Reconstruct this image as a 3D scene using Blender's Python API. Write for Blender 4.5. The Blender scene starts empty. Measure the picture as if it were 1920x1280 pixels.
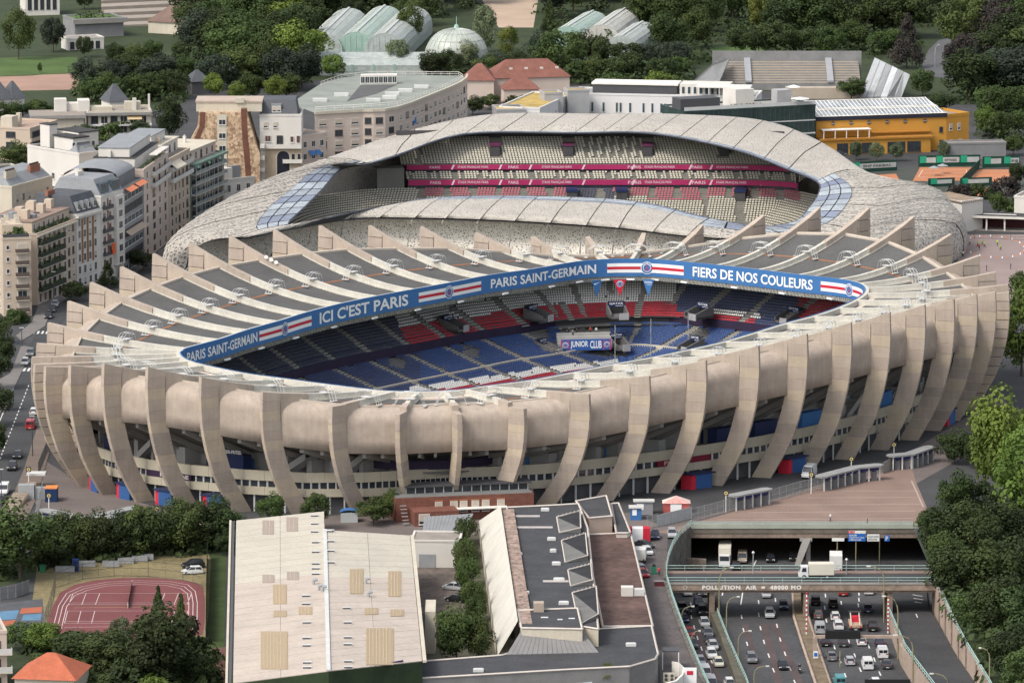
import bpy, math, random
from mathutils import Vector, Matrix
random.seed(7)
PI = math.pi
S = bpy.context.scene
C = S.collection
R = math.radians
# ---------------------------------------------------------------- camera, sky, sun, exposure
TH, FPX, CH, YC = 0.16871372, 10846.494, 226.405, 1219.0
cd = bpy.data.cameras.new('camera'); cam = bpy.data.objects.new('camera', cd); C.objects.link(cam)
cam.location = (0, -YC, CH); cam.rotation_euler = (PI/2 - TH, 0, 0)
cd.sensor_width = 36; cd.lens = FPX*36/1920; cd.clip_start = 10; cd.clip_end = 9000
S.camera = cam
SUN_EL, SUN_AZ = R(50), R(-62)          # azimuth measured from the view direction, negative = left
w = bpy.data.worlds.new('World'); S.world = w; w.use_nodes = True
nt = w.node_tree; bg = nt.nodes['Background']
sky = nt.nodes.new('ShaderNodeTexSky'); sky.sky_type = 'NISHITA'; sky.sun_disc = False
SDIR = Vector((math.sin(-2.25)*math.cos(SUN_EL), math.cos(-2.25)*math.cos(SUN_EL), math.sin(SUN_EL)))
sky.sun_elevation = SUN_EL; sky.sun_rotation = -2.25; sky.dust_density = 3.0; sky.air_density = 1.0; sky.ozone_density = 0.6
hsv = nt.nodes.new('ShaderNodeHueSaturation'); hsv.inputs['Saturation'].default_value = .38; nt.links.new(sky.outputs[0], hsv.inputs['Color']); nt.links.new(hsv.outputs[0], bg.inputs[0]); bg.inputs[1].default_value = 0.15
sd = bpy.data.lights.new('sun', 'SUN'); sun = bpy.data.objects.new('sun', sd); C.objects.link(sun)
sd.energy = 1.2; sd.angle = R(16); sd.color = (1.0, 0.93, 0.84)
sun.rotation_euler = (-SDIR).to_track_quat('-Z', 'Y').to_euler()
sun.location = (-300, -600, 600)
vs = S.view_settings; vs.view_transform = 'Standard'; vs.look = 'None'; vs.exposure = 0.78; vs.gamma = 1.0
S.cycles.max_bounces = 5; S.cycles.diffuse_bounces = 3; S.cycles.transparent_max_bounces = 6
# ---------------------------------------------------------------- helpers
def P(px, py, z=0.0):
 """world point at height z seen at pixel (px,py) of the 1920x1280 photograph"""
 dx = (px-960)/FPX; dv = (640-py)/FPX
 dy = math.cos(TH)+dv*math.sin(TH); dz = -math.sin(TH)+dv*math.cos(TH)
 t = (z-CH)/dz
 return Vector((t*dx, t*dy-YC, z))
def PJ(p):
 y = p[1]+YC; d = y*math.cos(TH)-(p[2]-CH)*math.sin(TH); v = y*math.sin(TH)+(p[2]-CH)*math.cos(TH)
 return 960+FPX*p[0]/d, 640-FPX*v/d
def PY(px, py, y):
 """world point on the vertical plane at world y"""
 dv = (640-py)/FPX; dy = math.cos(TH)+dv*math.sin(TH); dz = -math.sin(TH)+dv*math.cos(TH)
 t = (y+YC)/dy
 return Vector((t*(px-960)/FPX, y, CH+t*dz))
MATS = {}
def mat(name, col, rough=.85, var=.12, scale=.35, fine=6., bump=0., metal=0., hue=None, spec=.3, rnd=0., streak=0.):
 if name in MATS: return MATS[name]
 m = bpy.data.materials.new(name); m.use_nodes = True; MATS[name] = m
 n = m.node_tree.nodes; L = m.node_tree.links; b = n['Principled BSDF']
 b.inputs['Roughness'].default_value = rough; b.inputs['Metallic'].default_value = metal
 b.inputs['Specular IOR Level'].default_value = spec
 if var <= 0:
  b.inputs['Base Color'].default_value = (*col, 1); return m
 tc = n.new('ShaderNodeTexCoord')
 n1 = n.new('ShaderNodeTexNoise'); n1.inputs['Scale'].default_value = scale; n1.inputs['Detail'].default_value = 4
 n2 = n.new('ShaderNodeTexNoise'); n2.inputs['Scale'].default_value = fine; n2.inputs['Detail'].default_value = 2
 L.new(tc.outputs['Object'], n1.inputs['Vector']); L.new(tc.outputs['Object'], n2.inputs['Vector'])
 ad = n.new('ShaderNodeMath'); ad.operation = 'ADD'; L.new(n1.outputs['Fac'], ad.inputs[0]); L.new(n2.outputs['Fac'], ad.inputs[1])
 mr = n.new('ShaderNodeMapRange'); mr.inputs[1].default_value = .6; mr.inputs[2].default_value = 1.4
 L.new(ad.outputs[0], mr.inputs[0])
 mx = n.new('ShaderNodeMix'); mx.data_type = 'RGBA'
 h = hue or col
 mx.inputs[6].default_value = (*[c*(1-var*1.6) for c in col], 1)
 mx.inputs[7].default_value = (*[min(.95, c*(1+var*1.4)) for c in h], 1)
 L.new(mr.outputs[0], mx.inputs[0])
 out = mx.outputs[2]
 if streak:
  mp = n.new('ShaderNodeMapping'); mp.inputs['Scale'].default_value = (1.1, 1.1, .09); n3 = n.new('ShaderNodeTexNoise'); n3.inputs['Scale'].default_value = 1.3; n3.inputs['Detail'].default_value = 5
  L.new(tc.outputs['Object'], mp.inputs[0]); L.new(mp.outputs[0], n3.inputs['Vector']); m3 = n.new('ShaderNodeMapRange'); m3.inputs[1].default_value = .38; m3.inputs[2].default_value = .62; m3.inputs[3].default_value = 1-streak; m3.inputs[4].default_value = 1.
  L.new(n3.outputs['Fac'], m3.inputs[0]); mu = n.new('ShaderNodeMix'); mu.data_type = 'RGBA'; mu.blend_type = 'MULTIPLY'; mu.inputs[0].default_value = 1; L.new(out, mu.inputs[6]); L.new(m3.outputs[0], mu.inputs[7]); out = mu.outputs[2]
 if rnd:
  oi = n.new('ShaderNodeObjectInfo'); hs = n.new('ShaderNodeHueSaturation')
  r1 = n.new('ShaderNodeMapRange'); r1.inputs[3].default_value = 1-rnd; r1.inputs[4].default_value = 1+rnd
  L.new(oi.outputs['Random'], r1.inputs[0]); L.new(r1.outputs[0], hs.inputs['Value']); L.new(out, hs.inputs['Color']); out = hs.outputs[0]
 L.new(out, b.inputs['Base Color'])
 if bump:
  bp = n.new('ShaderNodeBump'); bp.inputs['Strength'].default_value = bump; bp.inputs['Distance'].default_value = .1
  L.new(n2.outputs['Fac'], bp.inputs['Height']); L.new(bp.outputs[0], b.inputs['Normal'])
 return m
def glassmat(name, col, rough=.12, spec=.6):
 return mat(name, col, rough, .35, .25, 1.5, spec=spec)
BASE = {}
def base_of(o): return BASE.get(o.name, Matrix.Identity(4))
class MB:
 def __init__(s): s.v = []; s.f = []; s.m = []
 def face(s, pts, mi=0):
  i = len(s.v); s.v += [tuple(p) for p in pts]; s.f.append(tuple(range(i, i+len(pts)))); s.m.append(mi); return s
 def hexa(s, a, mi=0, skip=()):
  """a: 4 bottom then 4 top points, counter-clockwise seen from above"""
  i = len(s.v); s.v += [tuple(p) for p in a]
  for k, q in enumerate(((3, 2, 1, 0), (4, 5, 6, 7), (0, 1, 5, 4), (1, 2, 6, 5), (2, 3, 7, 6), (3, 0, 4, 7))):
   if k in skip: continue
   s.f.append(tuple(i+j for j in q)); s.m.append(mi)
  return s
 def box(s, x0, x1, y0, y1, z0, z1, mi=0):
  return s.hexa([(x0, y0, z0), (x1, y0, z0), (x1, y1, z0), (x0, y1, z0), (x0, y0, z1), (x1, y0, z1), (x1, y1, z1), (x0, y1, z1)], mi)
 def prism(s, poly, z0, z1, mi=0, mt=None, bottom=True):
  a = sum(poly[i-1][0]*poly[i][1]-poly[i][0]*poly[i-1][1] for i in range(len(poly)))
  if a < 0: poly = poly[::-1]
  n = len(poly); i = len(s.v)
  zt = z1 if hasattr(z1, '__len__') else [z1]*n
  if a < 0 and hasattr(z1, '__len__'): zt = zt[::-1]
  s.v += [(p[0], p[1], z0) for p in poly]+[(p[0], p[1], zt[k]) for k, p in enumerate(poly)]
  for k in range(n):
   k2 = (k+1) % n; s.f.append((i+k, i+k2, i+n+k2, i+n+k)); s.m.append(mi)
  s.f.append(tuple(i+n+k for k in range(n))); s.m.append(mi if mt is None else mt)
  if bottom: s.f.append(tuple(i+n-1-k for k in range(n))); s.m.append(mi)
  return s
 def tube(s, pts, r, n=5, mi=0, cap=True):
  pts = [Vector(p) for p in pts]; i0 = len(s.v)
  rs = r if hasattr(r, '__len__') else [r]*len(pts)
  for k, p in enumerate(pts):
   d = (pts[min(k+1, len(pts)-1)]-pts[max(k-1, 0)]).normalized()
   a = d.orthogonal() if abs(d.z) > .9 else Vector((-d.y, d.x, 0))
   a.normalize(); b = d.cross(a)
   for j in range(n):
    t = 2*PI*j/n; s.v.append(tuple(p+(a*math.cos(t)+b*math.sin(t))*rs[k]))
  for k in range(len(pts)-1):
   for j in range(n):
    j2 = (j+1) % n
    s.f.append((i0+k*n+j, i0+k*n+j2, i0+(k+1)*n+j2, i0+(k+1)*n+j)); s.m.append(mi)
  if cap:
   s.f.append(tuple(i0+n-1-j for j in range(n))); s.m.append(mi)
   s.f.append(tuple(i0+(len(pts)-1)*n+j for j in range(n))); s.m.append(mi)
  return s
 def grid(s, rows, mi=0, close=False):
  """rows: list of equal-length point lists"""
  i = len(s.v); n = len(rows[0])
  for r_ in rows: s.v += [tuple(p) for p in r_]
  for a in range(len(rows)-1):
   for b in range(n if close else n-1):
    b2 = (b+1) % n
    s.f.append((i+a*n+b, i+a*n+b2, i+(a+1)*n+b2, i+(a+1)*n+b)); s.m.append(mi if not callable(mi) else mi(a, b))
  return s
 def mesh(s, name, mats, M=None, smooth=False):
  me = bpy.data.meshes.new(name)
  v = s.v if M is None else [tuple(M @ Vector(p)) for p in s.v]
  me.from_pydata(v, [], s.f)
  for m in (mats if isinstance(mats, (list, tuple)) else [mats]): me.materials.append(m)
  me.polygons.foreach_set('material_index', s.m)
  if smooth: me.polygons.foreach_set('use_smooth', [True]*len(s.f))
  me.update(); return me
 def build(s, name, mats, parent=None, world=True, smooth=False, **kw):
  M = base_of(parent).inverted() if (parent is not None and world) else None
  return link(name, s.mesh(name, mats, M, smooth), parent, **kw)
def link(name, data, parent=None, label=None, cat=None, group=None, kind=None):
 o = bpy.data.objects.new(name, data); C.objects.link(o)
 if parent is not None:
  o.parent = parent; BASE[o.name] = base_of(parent)
 return tag(o, label, cat, group, kind)
def tag(o, label=None, cat=None, group=None, kind=None):
 if label: o['label'] = label
 if cat: o['category'] = cat
 if group: o['group'] = group
 if kind: o['kind'] = kind
 return o
def thing(name, label, cat, loc=(0, 0, 0), rz=0., group=None):
 o = bpy.data.objects.new(name, None); C.objects.link(o); o.location = loc; o.rotation_euler = (0, 0, rz)
 o.empty_display_size = .1
 BASE[o.name] = Matrix.Translation(Vector(loc)) @ Matrix.Rotation(rz, 4, 'Z')
 return tag(o, label, cat, group)
KIDS = {}
def copy_tree(o, parent=None, **kw):
 c = o.copy(); C.objects.link(c)
 for ch in o.children: copy_tree(ch, c)
 if parent is not None: c.parent = parent
 return tag(c, **kw)
def struct(name, mb, m, label=None, smooth=False): return mb.build(name, m, None, kind='structure', label=label, smooth=smooth)
def sheet(name, pxs, z, m, zz=0.0, kind='structure', label=None):
 """flat ground sheet through pixel corners"""
 b = MB(); b.face([P(x, y, zz)+Vector((0, 0, z)) for x, y in pxs])
 o = b.build(name, m, None, kind=kind, label=label); return o
def text_mesh(txt, size=1., bold=.0, spacing=1.0):
 cu = bpy.data.curves.new('t', 'FONT'); cu.body = txt; cu.size = size; cu.offset = bold; cu.space_character = spacing; cu.resolution_u = 3
 ob = bpy.data.objects.new('t', cu); C.objects.link(ob)
 dg = bpy.context.evaluated_depsgraph_get(); dg.update()
 me = bpy.data.meshes.new_from_object(ob.evaluated_get(dg))
 bpy.data.objects.remove(ob); bpy.data.curves.remove(cu)
 vs_ = [tuple(v.co) for v in me.vertices]; fs = [tuple(p.vertices) for p in me.polygons]
 bpy.data.meshes.remove(me)
 return vs_, fs
def put_text(name, txt, m, parent, fn, bold=.0, spacing=1.0, **kw):
 """fn maps (u in 0..1 across the words, v in 0..1 up the capitals) to a world point"""
 vs_, fs = text_mesh(txt, 1., bold, spacing)
 x0 = min(v[0] for v in vs_); x1 = max(v[0] for v in vs_); y0 = min(v[1] for v in vs_); y1 = max(v[1] for v in vs_)
 b = MB(); b.v = [tuple(fn((v[0]-x0)/(x1-x0), (v[1]-y0)/(y1-y0))) for v in vs_]; b.f = fs; b.m = [0]*len(fs)
 return b.build(name, m, parent, **kw)
def lerp(a, b, t): return a+(b-a)*t
def plpt(pts, t):
 """point at parameter t (index units) of a polyline"""
 i = max(0, min(len(pts)-2, int(math.floor(t)))); f = t-i
 return [lerp(a, b, f) for a, b in zip(pts[i], pts[i+1])]
# ---------------------------------------------------------------- materials
ASPH = mat('asphalt', (.058, .058, .06), .9, .22, .12, 3.)
CONC = mat('concrete_beige', (.42, .35, .285), .9, .12, .3, 6., bump=.2, streak=0.08)
CONC2 = mat('concrete_pinkish', (.395, .325, .27), .9, .12, .3, 6., bump=.2, streak=0.09)
CONC3 = mat('concrete_ochre', (.445, .37, .28), .9, .12, .3, 6., bump=.2, streak=0.07)
CONCG = mat('concrete_grey', (.27, .255, .235), .9, .14, .2, 4.)
CREAM = mat('cream_render', (.53, .48, .385), .85, .09, .2, 4., streak=0.06)
WHITEP = mat('white_paint', (.74, .71, .65), .7, .08, .25, 3.)
BEAMW = mat('cream_beam_paint', (.56, .535, .465), .7, .12, .3, 3., streak=0.06)
DECK = mat('roof_felt_dark_grey', (.10, .098, .095), .9, .15, .15, 2.)
RUST = mat('rust_strip', (.30, .13, .06), .9, .2, .4, 4.)
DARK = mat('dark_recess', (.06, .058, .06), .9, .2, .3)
BLUE = mat('club_blue', (.045, .15, .36), .6, .05)
NAVY = mat('navy', (.012, .022, .075), .6, .12)
RED = mat('club_red', (.52, .022, .045), .6, .08)
WHITE = mat('plain_white', (.8, .8, .79), .6, 0)
STEEL = mat('steel_grey', (.36, .37, .38), .5, .1, metal=.3)
PALES = mat('pale_steel', (.55, .55, .53), .5, .1)
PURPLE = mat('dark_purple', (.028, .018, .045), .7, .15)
GLASS = glassmat('dark_glass', (.03, .036, .045))
ZINC = mat('zinc_roof', (.24, .25, .26), .6, .12, .3, 2.)
SLATE = mat('slate_roof', (.085, .09, .10), .75, .15, .4, 3.)
RING=[(-97.3,-21.1,26.4,-67.2,-35.1),(-98.6,-35.7,24.5,-68.1,-38.4),(-98.6,-48.3,23.8,-68.5,-41.6),(-97.2,-59.3,24.2,-67.7,-46.1),(-94.2,-69.4,25.5,-65.9,-50.6),(-88.5,-78.7,27.4,-62.5,-55.7),(-81.3,-86.0,29.0,-54.1,-65.1),(-72.2,-92.0,29.4,-45.6,-71.6),(-61.4,-96.8,28.2,-36.8,-78.1),(-49.2,-100.0,25.8,-27.6,-84.2),(-35.6,-101.6,23.1,-23.2,-85.8),(-22.5,-100.9,21.4,-18.4,-86.0),(-10.3,-98.6,21.0,-13.4,-85.4),(2.6,-94.6,21.4,-9.6,-83.6),(15.4,-88.8,23.3,-5.3,-79.9),(27.5,-82.0,25.8,3.3,-73.6),(39.0,-74.9,27.7,11.9,-64.5),(49.9,-66.9,29.3,20.0,-55.1),(60.1,-58.4,30.3,28.3,-46.6),(69.6,-48.9,31.1,36.5,-37.1),(78.2,-38.7,31.5,44.1,-27.2),(86.2,-27.8,31.3,51.1,-15.8),(93.1,-16.9,30.7,57.9,-4.2),(98.8,-5.5,29.9,64.1,5.0),(103.8,6.7,28.5,70.2,16.1),(107.7,18.5,26.5,74.7,26.9),(108.8,33.9,25.7,77.3,36.3),(107.2,47.6,26.3,77.9,43.7),(104.3,58.5,28.3,76.7,50.1),(98.9,71.5,31.2,72.6,55.7),(91.2,82.7,33.5,64.0,61.8),(81.6,91.2,34.3,55.2,69.0),(70.6,97.2,33.5,46.1,75.7),(58.0,100.5,31.3,36.8,81.6),(43.8,101.7,28.8,32.2,83.9),(30.4,100.9,27.0,27.1,84.3),(17.4,98.8,26.5,22.0,83.9),(4.7,95.5,27.0,16.3,81.4),(-8.3,91.0,28.6,12.4,78.0),(-20.7,85.6,30.8,4.2,69.1),(-32.3,78.5,32.1,-4.9,61.0),(-43.3,70.5,33.3,-13.2,50.8),(-53.2,61.4,33.7,-21.2,41.5),(-62.6,51.3,33.8,-29.2,32.0),(-70.9,41.0,33.8,-36.6,22.2),(-78.3,29.8,33.2,-43.8,10.4),(-84.6,18.3,32.1,-49.6,-1.4),(-90.3,5.8,30.7,-55.6,-12.4),(-94.2,-6.4,28.6,-61.1,-24.5)]
N = len(RING)
def ring(u):
 """tip, height, inner point at fractional fin index"""
 i = int(math.floor(u)); f = u-i
 q = [RING[(i+k) % N] for k in (-1, 0, 1, 2)]
 return [.5*(2*b+(c-a)*f+(2*a-5*b+4*c-d)*f*f+(3*b-a-3*c+d)*f**3) for a, b, c, d in zip(*q)]
ZI = 23.4
def fr(i):
 x, y, h, xi, yi = RING[i % N]
 L = math.hypot(x-xi, y-yi); return Vector((x, y, 0)), Vector(((x-xi)/L, (y-yi)/L, 0)), h, L
def zbeam(i, o):
 T, e, h, L = fr(i); s = min(1, max(0, o/L)); return ZI+(h-ZI)*(1-s)**1.8
def zdeck(i, o):
 T, e, h, L = fr(i); return zbeam(i, o)-1.55+.55*min(1, o/L)
def BP(i, u, o, z):
 T, e, h, L = fr(i); T2, e2, h2, L2 = fr(i+1)
 p = (T-e*o).lerp(T2-e2*o, u); return Vector((p.x, p.y, z))
def lz(i, f, u): return lerp(f(i), f(i+1), u)
SH_IN = 3.5; SH_O = 7.6
def zt(i): return zdeck(i, SH_O)
def zb(i): return zt(i)-8.7
stadium = thing('stadium', 'large oval concrete football stadium with curved beige fins and a blue fascia of club slogans', 'stadium', (5, 0, 0))
def noseoff(q):
 pts = [(0, -7.5), (.18, -4.4), (.30, -2.7), (.44, -1.4), (.58, -.4), (.72, .1), (.86, .22), (1, 0)]
 for (a, b), (c, d) in zip(pts, pts[1:]):
  if q <= c: return lerp(b, d, (q-a)/(c-a))
 return 0
FINM = [CONC, CONC2, CONC3, mat('concrete_weathered', (.355, .30, .25), .9, .16, .3, 6., streak=0.11), mat('joint_pale', (.5, .42, .33), .9, .08)]
FIN_D = 4.0
def fin_section(i, z, grow=0.):
 T, e, h, L = fr(i); t = Vector((-e.y, e.x, 0))
 o = -noseoff(z/h); a, b = .5+grow, .78+grow
 p0 = T-e*(o-grow); p1 = T-e*(o+FIN_D)
 ztop = z
 return [p0+t*-a, p0+t*a, p1+t*b, p1+t*-b], o
def ztopfin(i, o):
 return zbeam(i, max(0, o))
nseg = 13
for i in range(N):
 T, e, h, L = fr(i); t = Vector((-e.y, e.x, 0))
 front = 4 <= i <= 24
 fin = MB()
 # web and beam behind the segmented nose
 os_ = [FIN_D-.02, 5.6, 7.6, 9.5, 12.]
 bott = [zb(i)-.4, zb(i)+2.2, zt(i)-2.2, zt(i)-1.8, zdeck(i, 12.)-.8]
 J = .40*L
 os2 = [o for o in os_ if o < J]+[J]; b2 = [b for o, b in zip(os_, bott) if o < J]+[zdeck(i, J)-.8]
 def strip(mb, oo, bb, wd, mi=0):
  rows = []
  for o, b in zip(oo, bb):
   p = T-e*o; top = zbeam(i, o); w_ = wd(o)
   rows.append([p+t*w_+Vector((0, 0, b)), p+t*w_+Vector((0, 0, top)), p-t*w_+Vector((0, 0, top)), p-t*w_+Vector((0, 0, b))])
  mb.grid(rows, mi, close=True)
  mb.face(rows[0][::-1], mi); mb.face(rows[-1], mi)
 # pylon core (slightly inside the segments)
 rows = []
 zs = [h*k/10 for k in range(11)]
 if front:
  for z in zs:
   sct, o = fin_section(i, z, -.06); rows.append([p+Vector((0, 0, min(z, ztopfin(i, max(0, o)+(FIN_D if k > 1 else 0))-.05))) for k, p in enumerate(sct)])
  fin.grid(rows, 4, close=True)
 strip(fin, os2, b2, lambda o: .68)
 fo = None
 segs = []
 for k in range(nseg):
  z0, z1 = h*k/nseg+(.07 if k else 0), h*(k+1)/nseg-.07
  sb = MB(); a0, o0 = fin_section(i, z0); a1, o1 = fin_section(i, z1 if k < nseg-1 else h)
  def cap(o, kk, z): return min(z, ztopfin(i, max(0, o)+(FIN_D if kk > 1 else 0)))
  bot = [p+Vector((0, 0, cap(o0, kk, z0))) for kk, p in enumerate(a0)]
  top = [p+Vector((0, 0, cap(o1, kk, z1 if k < nseg-1 else h))) for kk, p in enumerate(a1)]
  sb.hexa(bot+top); segs.append(sb)
 mi = lambda k: (i*7+k*5+(k*k) % 3) % 4 if k < 7 else (i*3+k*2) % 3
 if not front:
  for k, sb in enumerate(segs):
   off = len(fin.v); fin.v += sb.v; fin.f += [tuple(q+off for q in f) for f in sb.f]; fin.m += [mi(k)]*len(sb.f)
 fo = fin.build('fin', FINM, stadium)
 if front:
  for k, sb in enumerate(segs): sb.build('segment', FINM[mi(k)], fo)
 bm_ = MB()
 q = [J+.03+(L-J-.3)*k/6 for k in range(7)]
 strip(bm_, q, [zdeck(i, o)-.8 for o in q], lambda o: .44)
 bo = bm_.build('roof_beam', BEAMW, stadium)
 fl = MB()   # flashing ledges where beam meets deck
 for sg in (1, -1):
  rr = [[T-e*o+t*sg*(.46)+Vector((0, 0, zdeck(i, o)+.16)), T-e*o+t*sg*(.78)+Vector((0, 0, zdeck(i, o)+.16)), T-e*o+t*sg*.78+Vector((0, 0, zdeck(i, o)-.1))] for o in [8.2+(L-8.6)*k/6 for k in range(7)]]
  fl.grid(rr if sg < 0 else [r_[::-1] for r_ in rr])
 fl.build('flashing', BEAMW, bo)
 # walkway saddle over the beam
 sdl = MB(); oc = L*.56; pc = T-e*oc; zc = zbeam(i, oc)
 def W(a, b, c): return pc-e*a+t*b+Vector((0, 0, c))
 sdl.hexa([W(-.7, -1.1, zc+.12), W(.7, -1.1, zc+.12), W(.7, 1.1, zc+.12), W(-.7, 1.1, zc+.12), W(-.7, -1.1, zc+.22), W(.7, -1.1, zc+.22), W(.7, 1.1, zc+.22), W(-.7, 1.1, zc+.22)][::1])
 for a in (-.7, 0, .7):
  sdl.tube([W(a, -3.1, zc-1.2), W(a, -2.3, zc+.9), W(a, -1.2, zc+1.5), W(a, 1.2, zc+1.5), W(a, 2.3, zc+.9), W(a, 3.1, zc-1.2)], .06, 4)
 for b in (-2.3, 2.3, 0): sdl.tube([W(-.7, b, zc+(.9 if b else 1.5)), W(.7, b, zc+(.9 if b else 1.5))], .06, 4)
 for sg in (1, -1): sdl.hexa([W(x_, sg*y_, zc-1.2+z_) for z_ in (0, .12) for x_, y_ in ((-.8, 2.9), (.8, 2.9), (.8, 3.5), (-.8, 3.5))])
 sdl.build('walkway', PALES, bo)
# bays
for i in range(N):
 sh = MB(); rows = []
 prof = [(SH_IN+1.2, 0.), (SH_IN, 0.)]+[(SH_IN, .3), (SH_IN-.05, .66)]+[(SH_IN+(SH_O-SH_IN)*(1-math.cos(a)), .70+.30*math.sin(a)) for a in [PI/2*k/7 for k in range(8)]]
 for o, q in prof:
  rows.append([BP(i, u, o, lerp(lerp(zb(i), zb(i+1), u), lerp(zt(i), zt(i+1), u), q)) for u in (.045, .5, .955)])
 sh.grid([r_[::-1] for r_ in rows])
 sh.build('shell_panel', mat('shell_concrete', (.41, .34, .28), .92, .13, .5, 8., bump=.3, streak=0.09), stadium, smooth=True)
 dk = MB(); rows = []
 for k in range(7):
  f = k/6
  rows.append([BP(i, u, lerp(SH_O+.25, lerp(fr(i)[3], fr(i+1)[3], u)-.8, f), 0) for u in (.03, .5, .97)])
  for j, u in enumerate((.03, .5, .97)):
   o = lerp(SH_O+.25, lerp(fr(i)[3], fr(i+1)[3], u)-.8, f); rows[-1][j].z = lerp(zdeck(i, o), zdeck(i+1, o), u)-.12
 dk.grid(rows); dk.build('roof_deck', DECK, stadium)
 kb = MB();
 def ob_(u, d, z):
  o = SH_O+d; return BP(i, u, o, lerp(zdeck(i, o), zdeck(i+1, o), u)+z)
 kb.hexa([ob_(.03, 0, -.3), ob_(.97, 0, -.3), ob_(.97, .45, -.3), ob_(.03, .45, -.3), ob_(.03, 0, .3), ob_(.97, 0, .3), ob_(.97, .45, .3), ob_(.03, .45, .3)])
 kb.build('deck_kerb', mat('kerb_trim', (.47, .41, .34), .9, .1), stadium)
 ex = MB(); L1, L2 = fr(i)[3], fr(i+1)[3]
 def xo(u, d):
  o = lerp(L1, L2, u)*.56+d; return BP(i, u, o, lerp(zdeck(i, o), zdeck(i+1, o), u)-.05)
 ex.face([xo(.06, .28), xo(.94, .28), xo(.94, -.28), xo(.06, -.28)]); ex.build('expansion_strip', RUST, stadium)
# inner ring beam, fascia
NR = 294
ru = [N*k/NR for k in range(NR)]
RP = []
for u in ru:
 x, y, h, xi, yi = ring(u); RP.append((Vector((xi, yi, 0)), Vector((x-xi, y-yi, 0)).normalized()))
def RI(k, d, z):
 p, e = RP[k % NR]; q = p+e*d; return Vector((q.x, q.y, z))
rb = MB()
rb.grid([[RI(k, .0, 22.4), RI(k, 0, ZI), RI(k, .9, ZI), RI(k, .9, 22.1)] for k in range(NR+1)])
rb.build('ring_beam', BEAMW, stadium)
rg = MB(); rg.grid([[RI(k, .9, 22.25), RI(k, 2.6, 22.35), RI(k, 2.7, 21.5)] for k in range(NR+1)]); rg.build('ring_gutter', mat('gutter_pink', (.58, .48, .42), .85, .08), stadium)
fs = MB(); fs.grid([[RI(k, -.12, 19.5), RI(k, -.12, ZI+.12), RI(k, .12, ZI+.12)] for k in range(NR+1)])
fascia = fs.build('fascia', BLUE, stadium)
us = MB(); us.grid([[RI(k, .05, 18.5), RI(k, .05, 19.48), RI(k, 1.2, 19.48)] for k in range(NR+1)], mi=0)
us.build('lighting_truss', mat('truss_grey', (.21, .20, .17), .9, .35, 1.2, 3.), stadium)
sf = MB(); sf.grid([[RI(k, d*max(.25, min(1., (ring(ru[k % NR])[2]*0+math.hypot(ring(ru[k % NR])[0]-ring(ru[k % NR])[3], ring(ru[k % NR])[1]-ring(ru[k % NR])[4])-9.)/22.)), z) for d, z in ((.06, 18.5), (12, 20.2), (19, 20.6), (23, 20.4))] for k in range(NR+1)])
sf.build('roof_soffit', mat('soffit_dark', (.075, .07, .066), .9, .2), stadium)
lt = MB()
for k in range(0, NR):
 for j in (0, .5):
  a, b = RI(k, -.1, 18.45).lerp(RI(k+1, -.1, 18.45), j), RI(k, .05, 19.4).lerp(RI(k+1, .05, 19.4), j+.35)
  lt.tube([a, b], .07, 3, cap=False)
lt.build('truss_rod', STEEL, stadium)
fl_ = MB()
for k in list(range(0, NR, 7)):
 a = RI(k, -.5, 18.7); p, e = RP[k]; t = Vector((-e.y, e.x, 0))
 fl_.hexa([a+t*x_+e*y_+Vector((0, 0, z_)) for z_ in (0, .3) for x_, y_ in ((-1., -.25), (1., -.25), (1., .25), (-1., .25))])
fl_.build('floodlight_row', WHITE, stadium)
# fascia lettering: distance along the far side by picture x
far = [k for k in range(NR) if RP[k][1].y > -.35]
FC = []
kk = [k % NR for k in range(int(NR*27/49), NR+int(NR*2.5/49))][::-1]
for k in kk: FC.append((PJ(RI(k, 0, 21.5))[0], k))
ACC = [0.]
for (a, k), (b, k2) in zip(FC, FC[1:]): ACC.append(ACC[-1]+(RI(k2, 0, 0)-RI(k, 0, 0)).length)
def s_at(px):
 for j in range(len(FC)-1):
  if FC[j][0] <= px <= FC[j+1][0]: return lerp(ACC[j], ACC[j+1], (px-FC[j][0])/(FC[j+1][0]-FC[j][0]))
 return ACC[0] if px < FC[0][0] else ACC[-1]
def on_fascia(s, z, d=-.2):
 s = max(ACC[0], min(ACC[-1]-1e-3, s))
 for j in range(len(ACC)-1):
  if ACC[j] <= s <= ACC[j+1]:
   f = (s-ACC[j])/max(1e-6, ACC[j+1]-ACC[j]); return RI(FC[j][1], d, z).lerp(RI(FC[j+1][1], d, z), f)
def crest(name, parent, fn, r):
 """round crest: blue disc, white rings, red tower; fn(u,v) with u,v in metres"""
 b = MB(); d = .0
 def disc(r0, r1, mi, lift):
  n = 20; rows = [[fn(rr*math.cos(2*PI*j/n), rr*math.sin(2*PI*j/n), lift) for j in range(n)] for rr in (r0, r1)]
  b.grid(rows, mi, close=True)
 disc(0.001, r, 1, .0); disc(0.001, r*.9, 0, .02); disc(r*.56, r*.64, 1, .04)
 b.face([fn(x*r, y*r, .05) for x, y in ((-.42, -.48), (-.28, -.48), (-.08, .0), (-.05, .52), (.05, .52), (.08, .0), (.28, -.48), (.42, -.48), (.13, .02), (.07, .6), (-.07, .6), (-.13, .02))], 2)
 b.face([fn(x*r, y*r, .05) for x, y in ((-.22, -.2), (.22, -.2), (.17, -.08), (-.17, -.08))], 2)
 for a in (-.62, -.36, -.12, .12, .36, .62):
  b.face([fn((a+x)*r*.95, (.80-abs(a)*.55+y)*r, .05) for x, y in ((-.06, -.09), (.06, -.09), (.06, .09), (-.06, .09))], 1)
 return b.build(name, [BLUE, WHITE, RED], parent)
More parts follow.
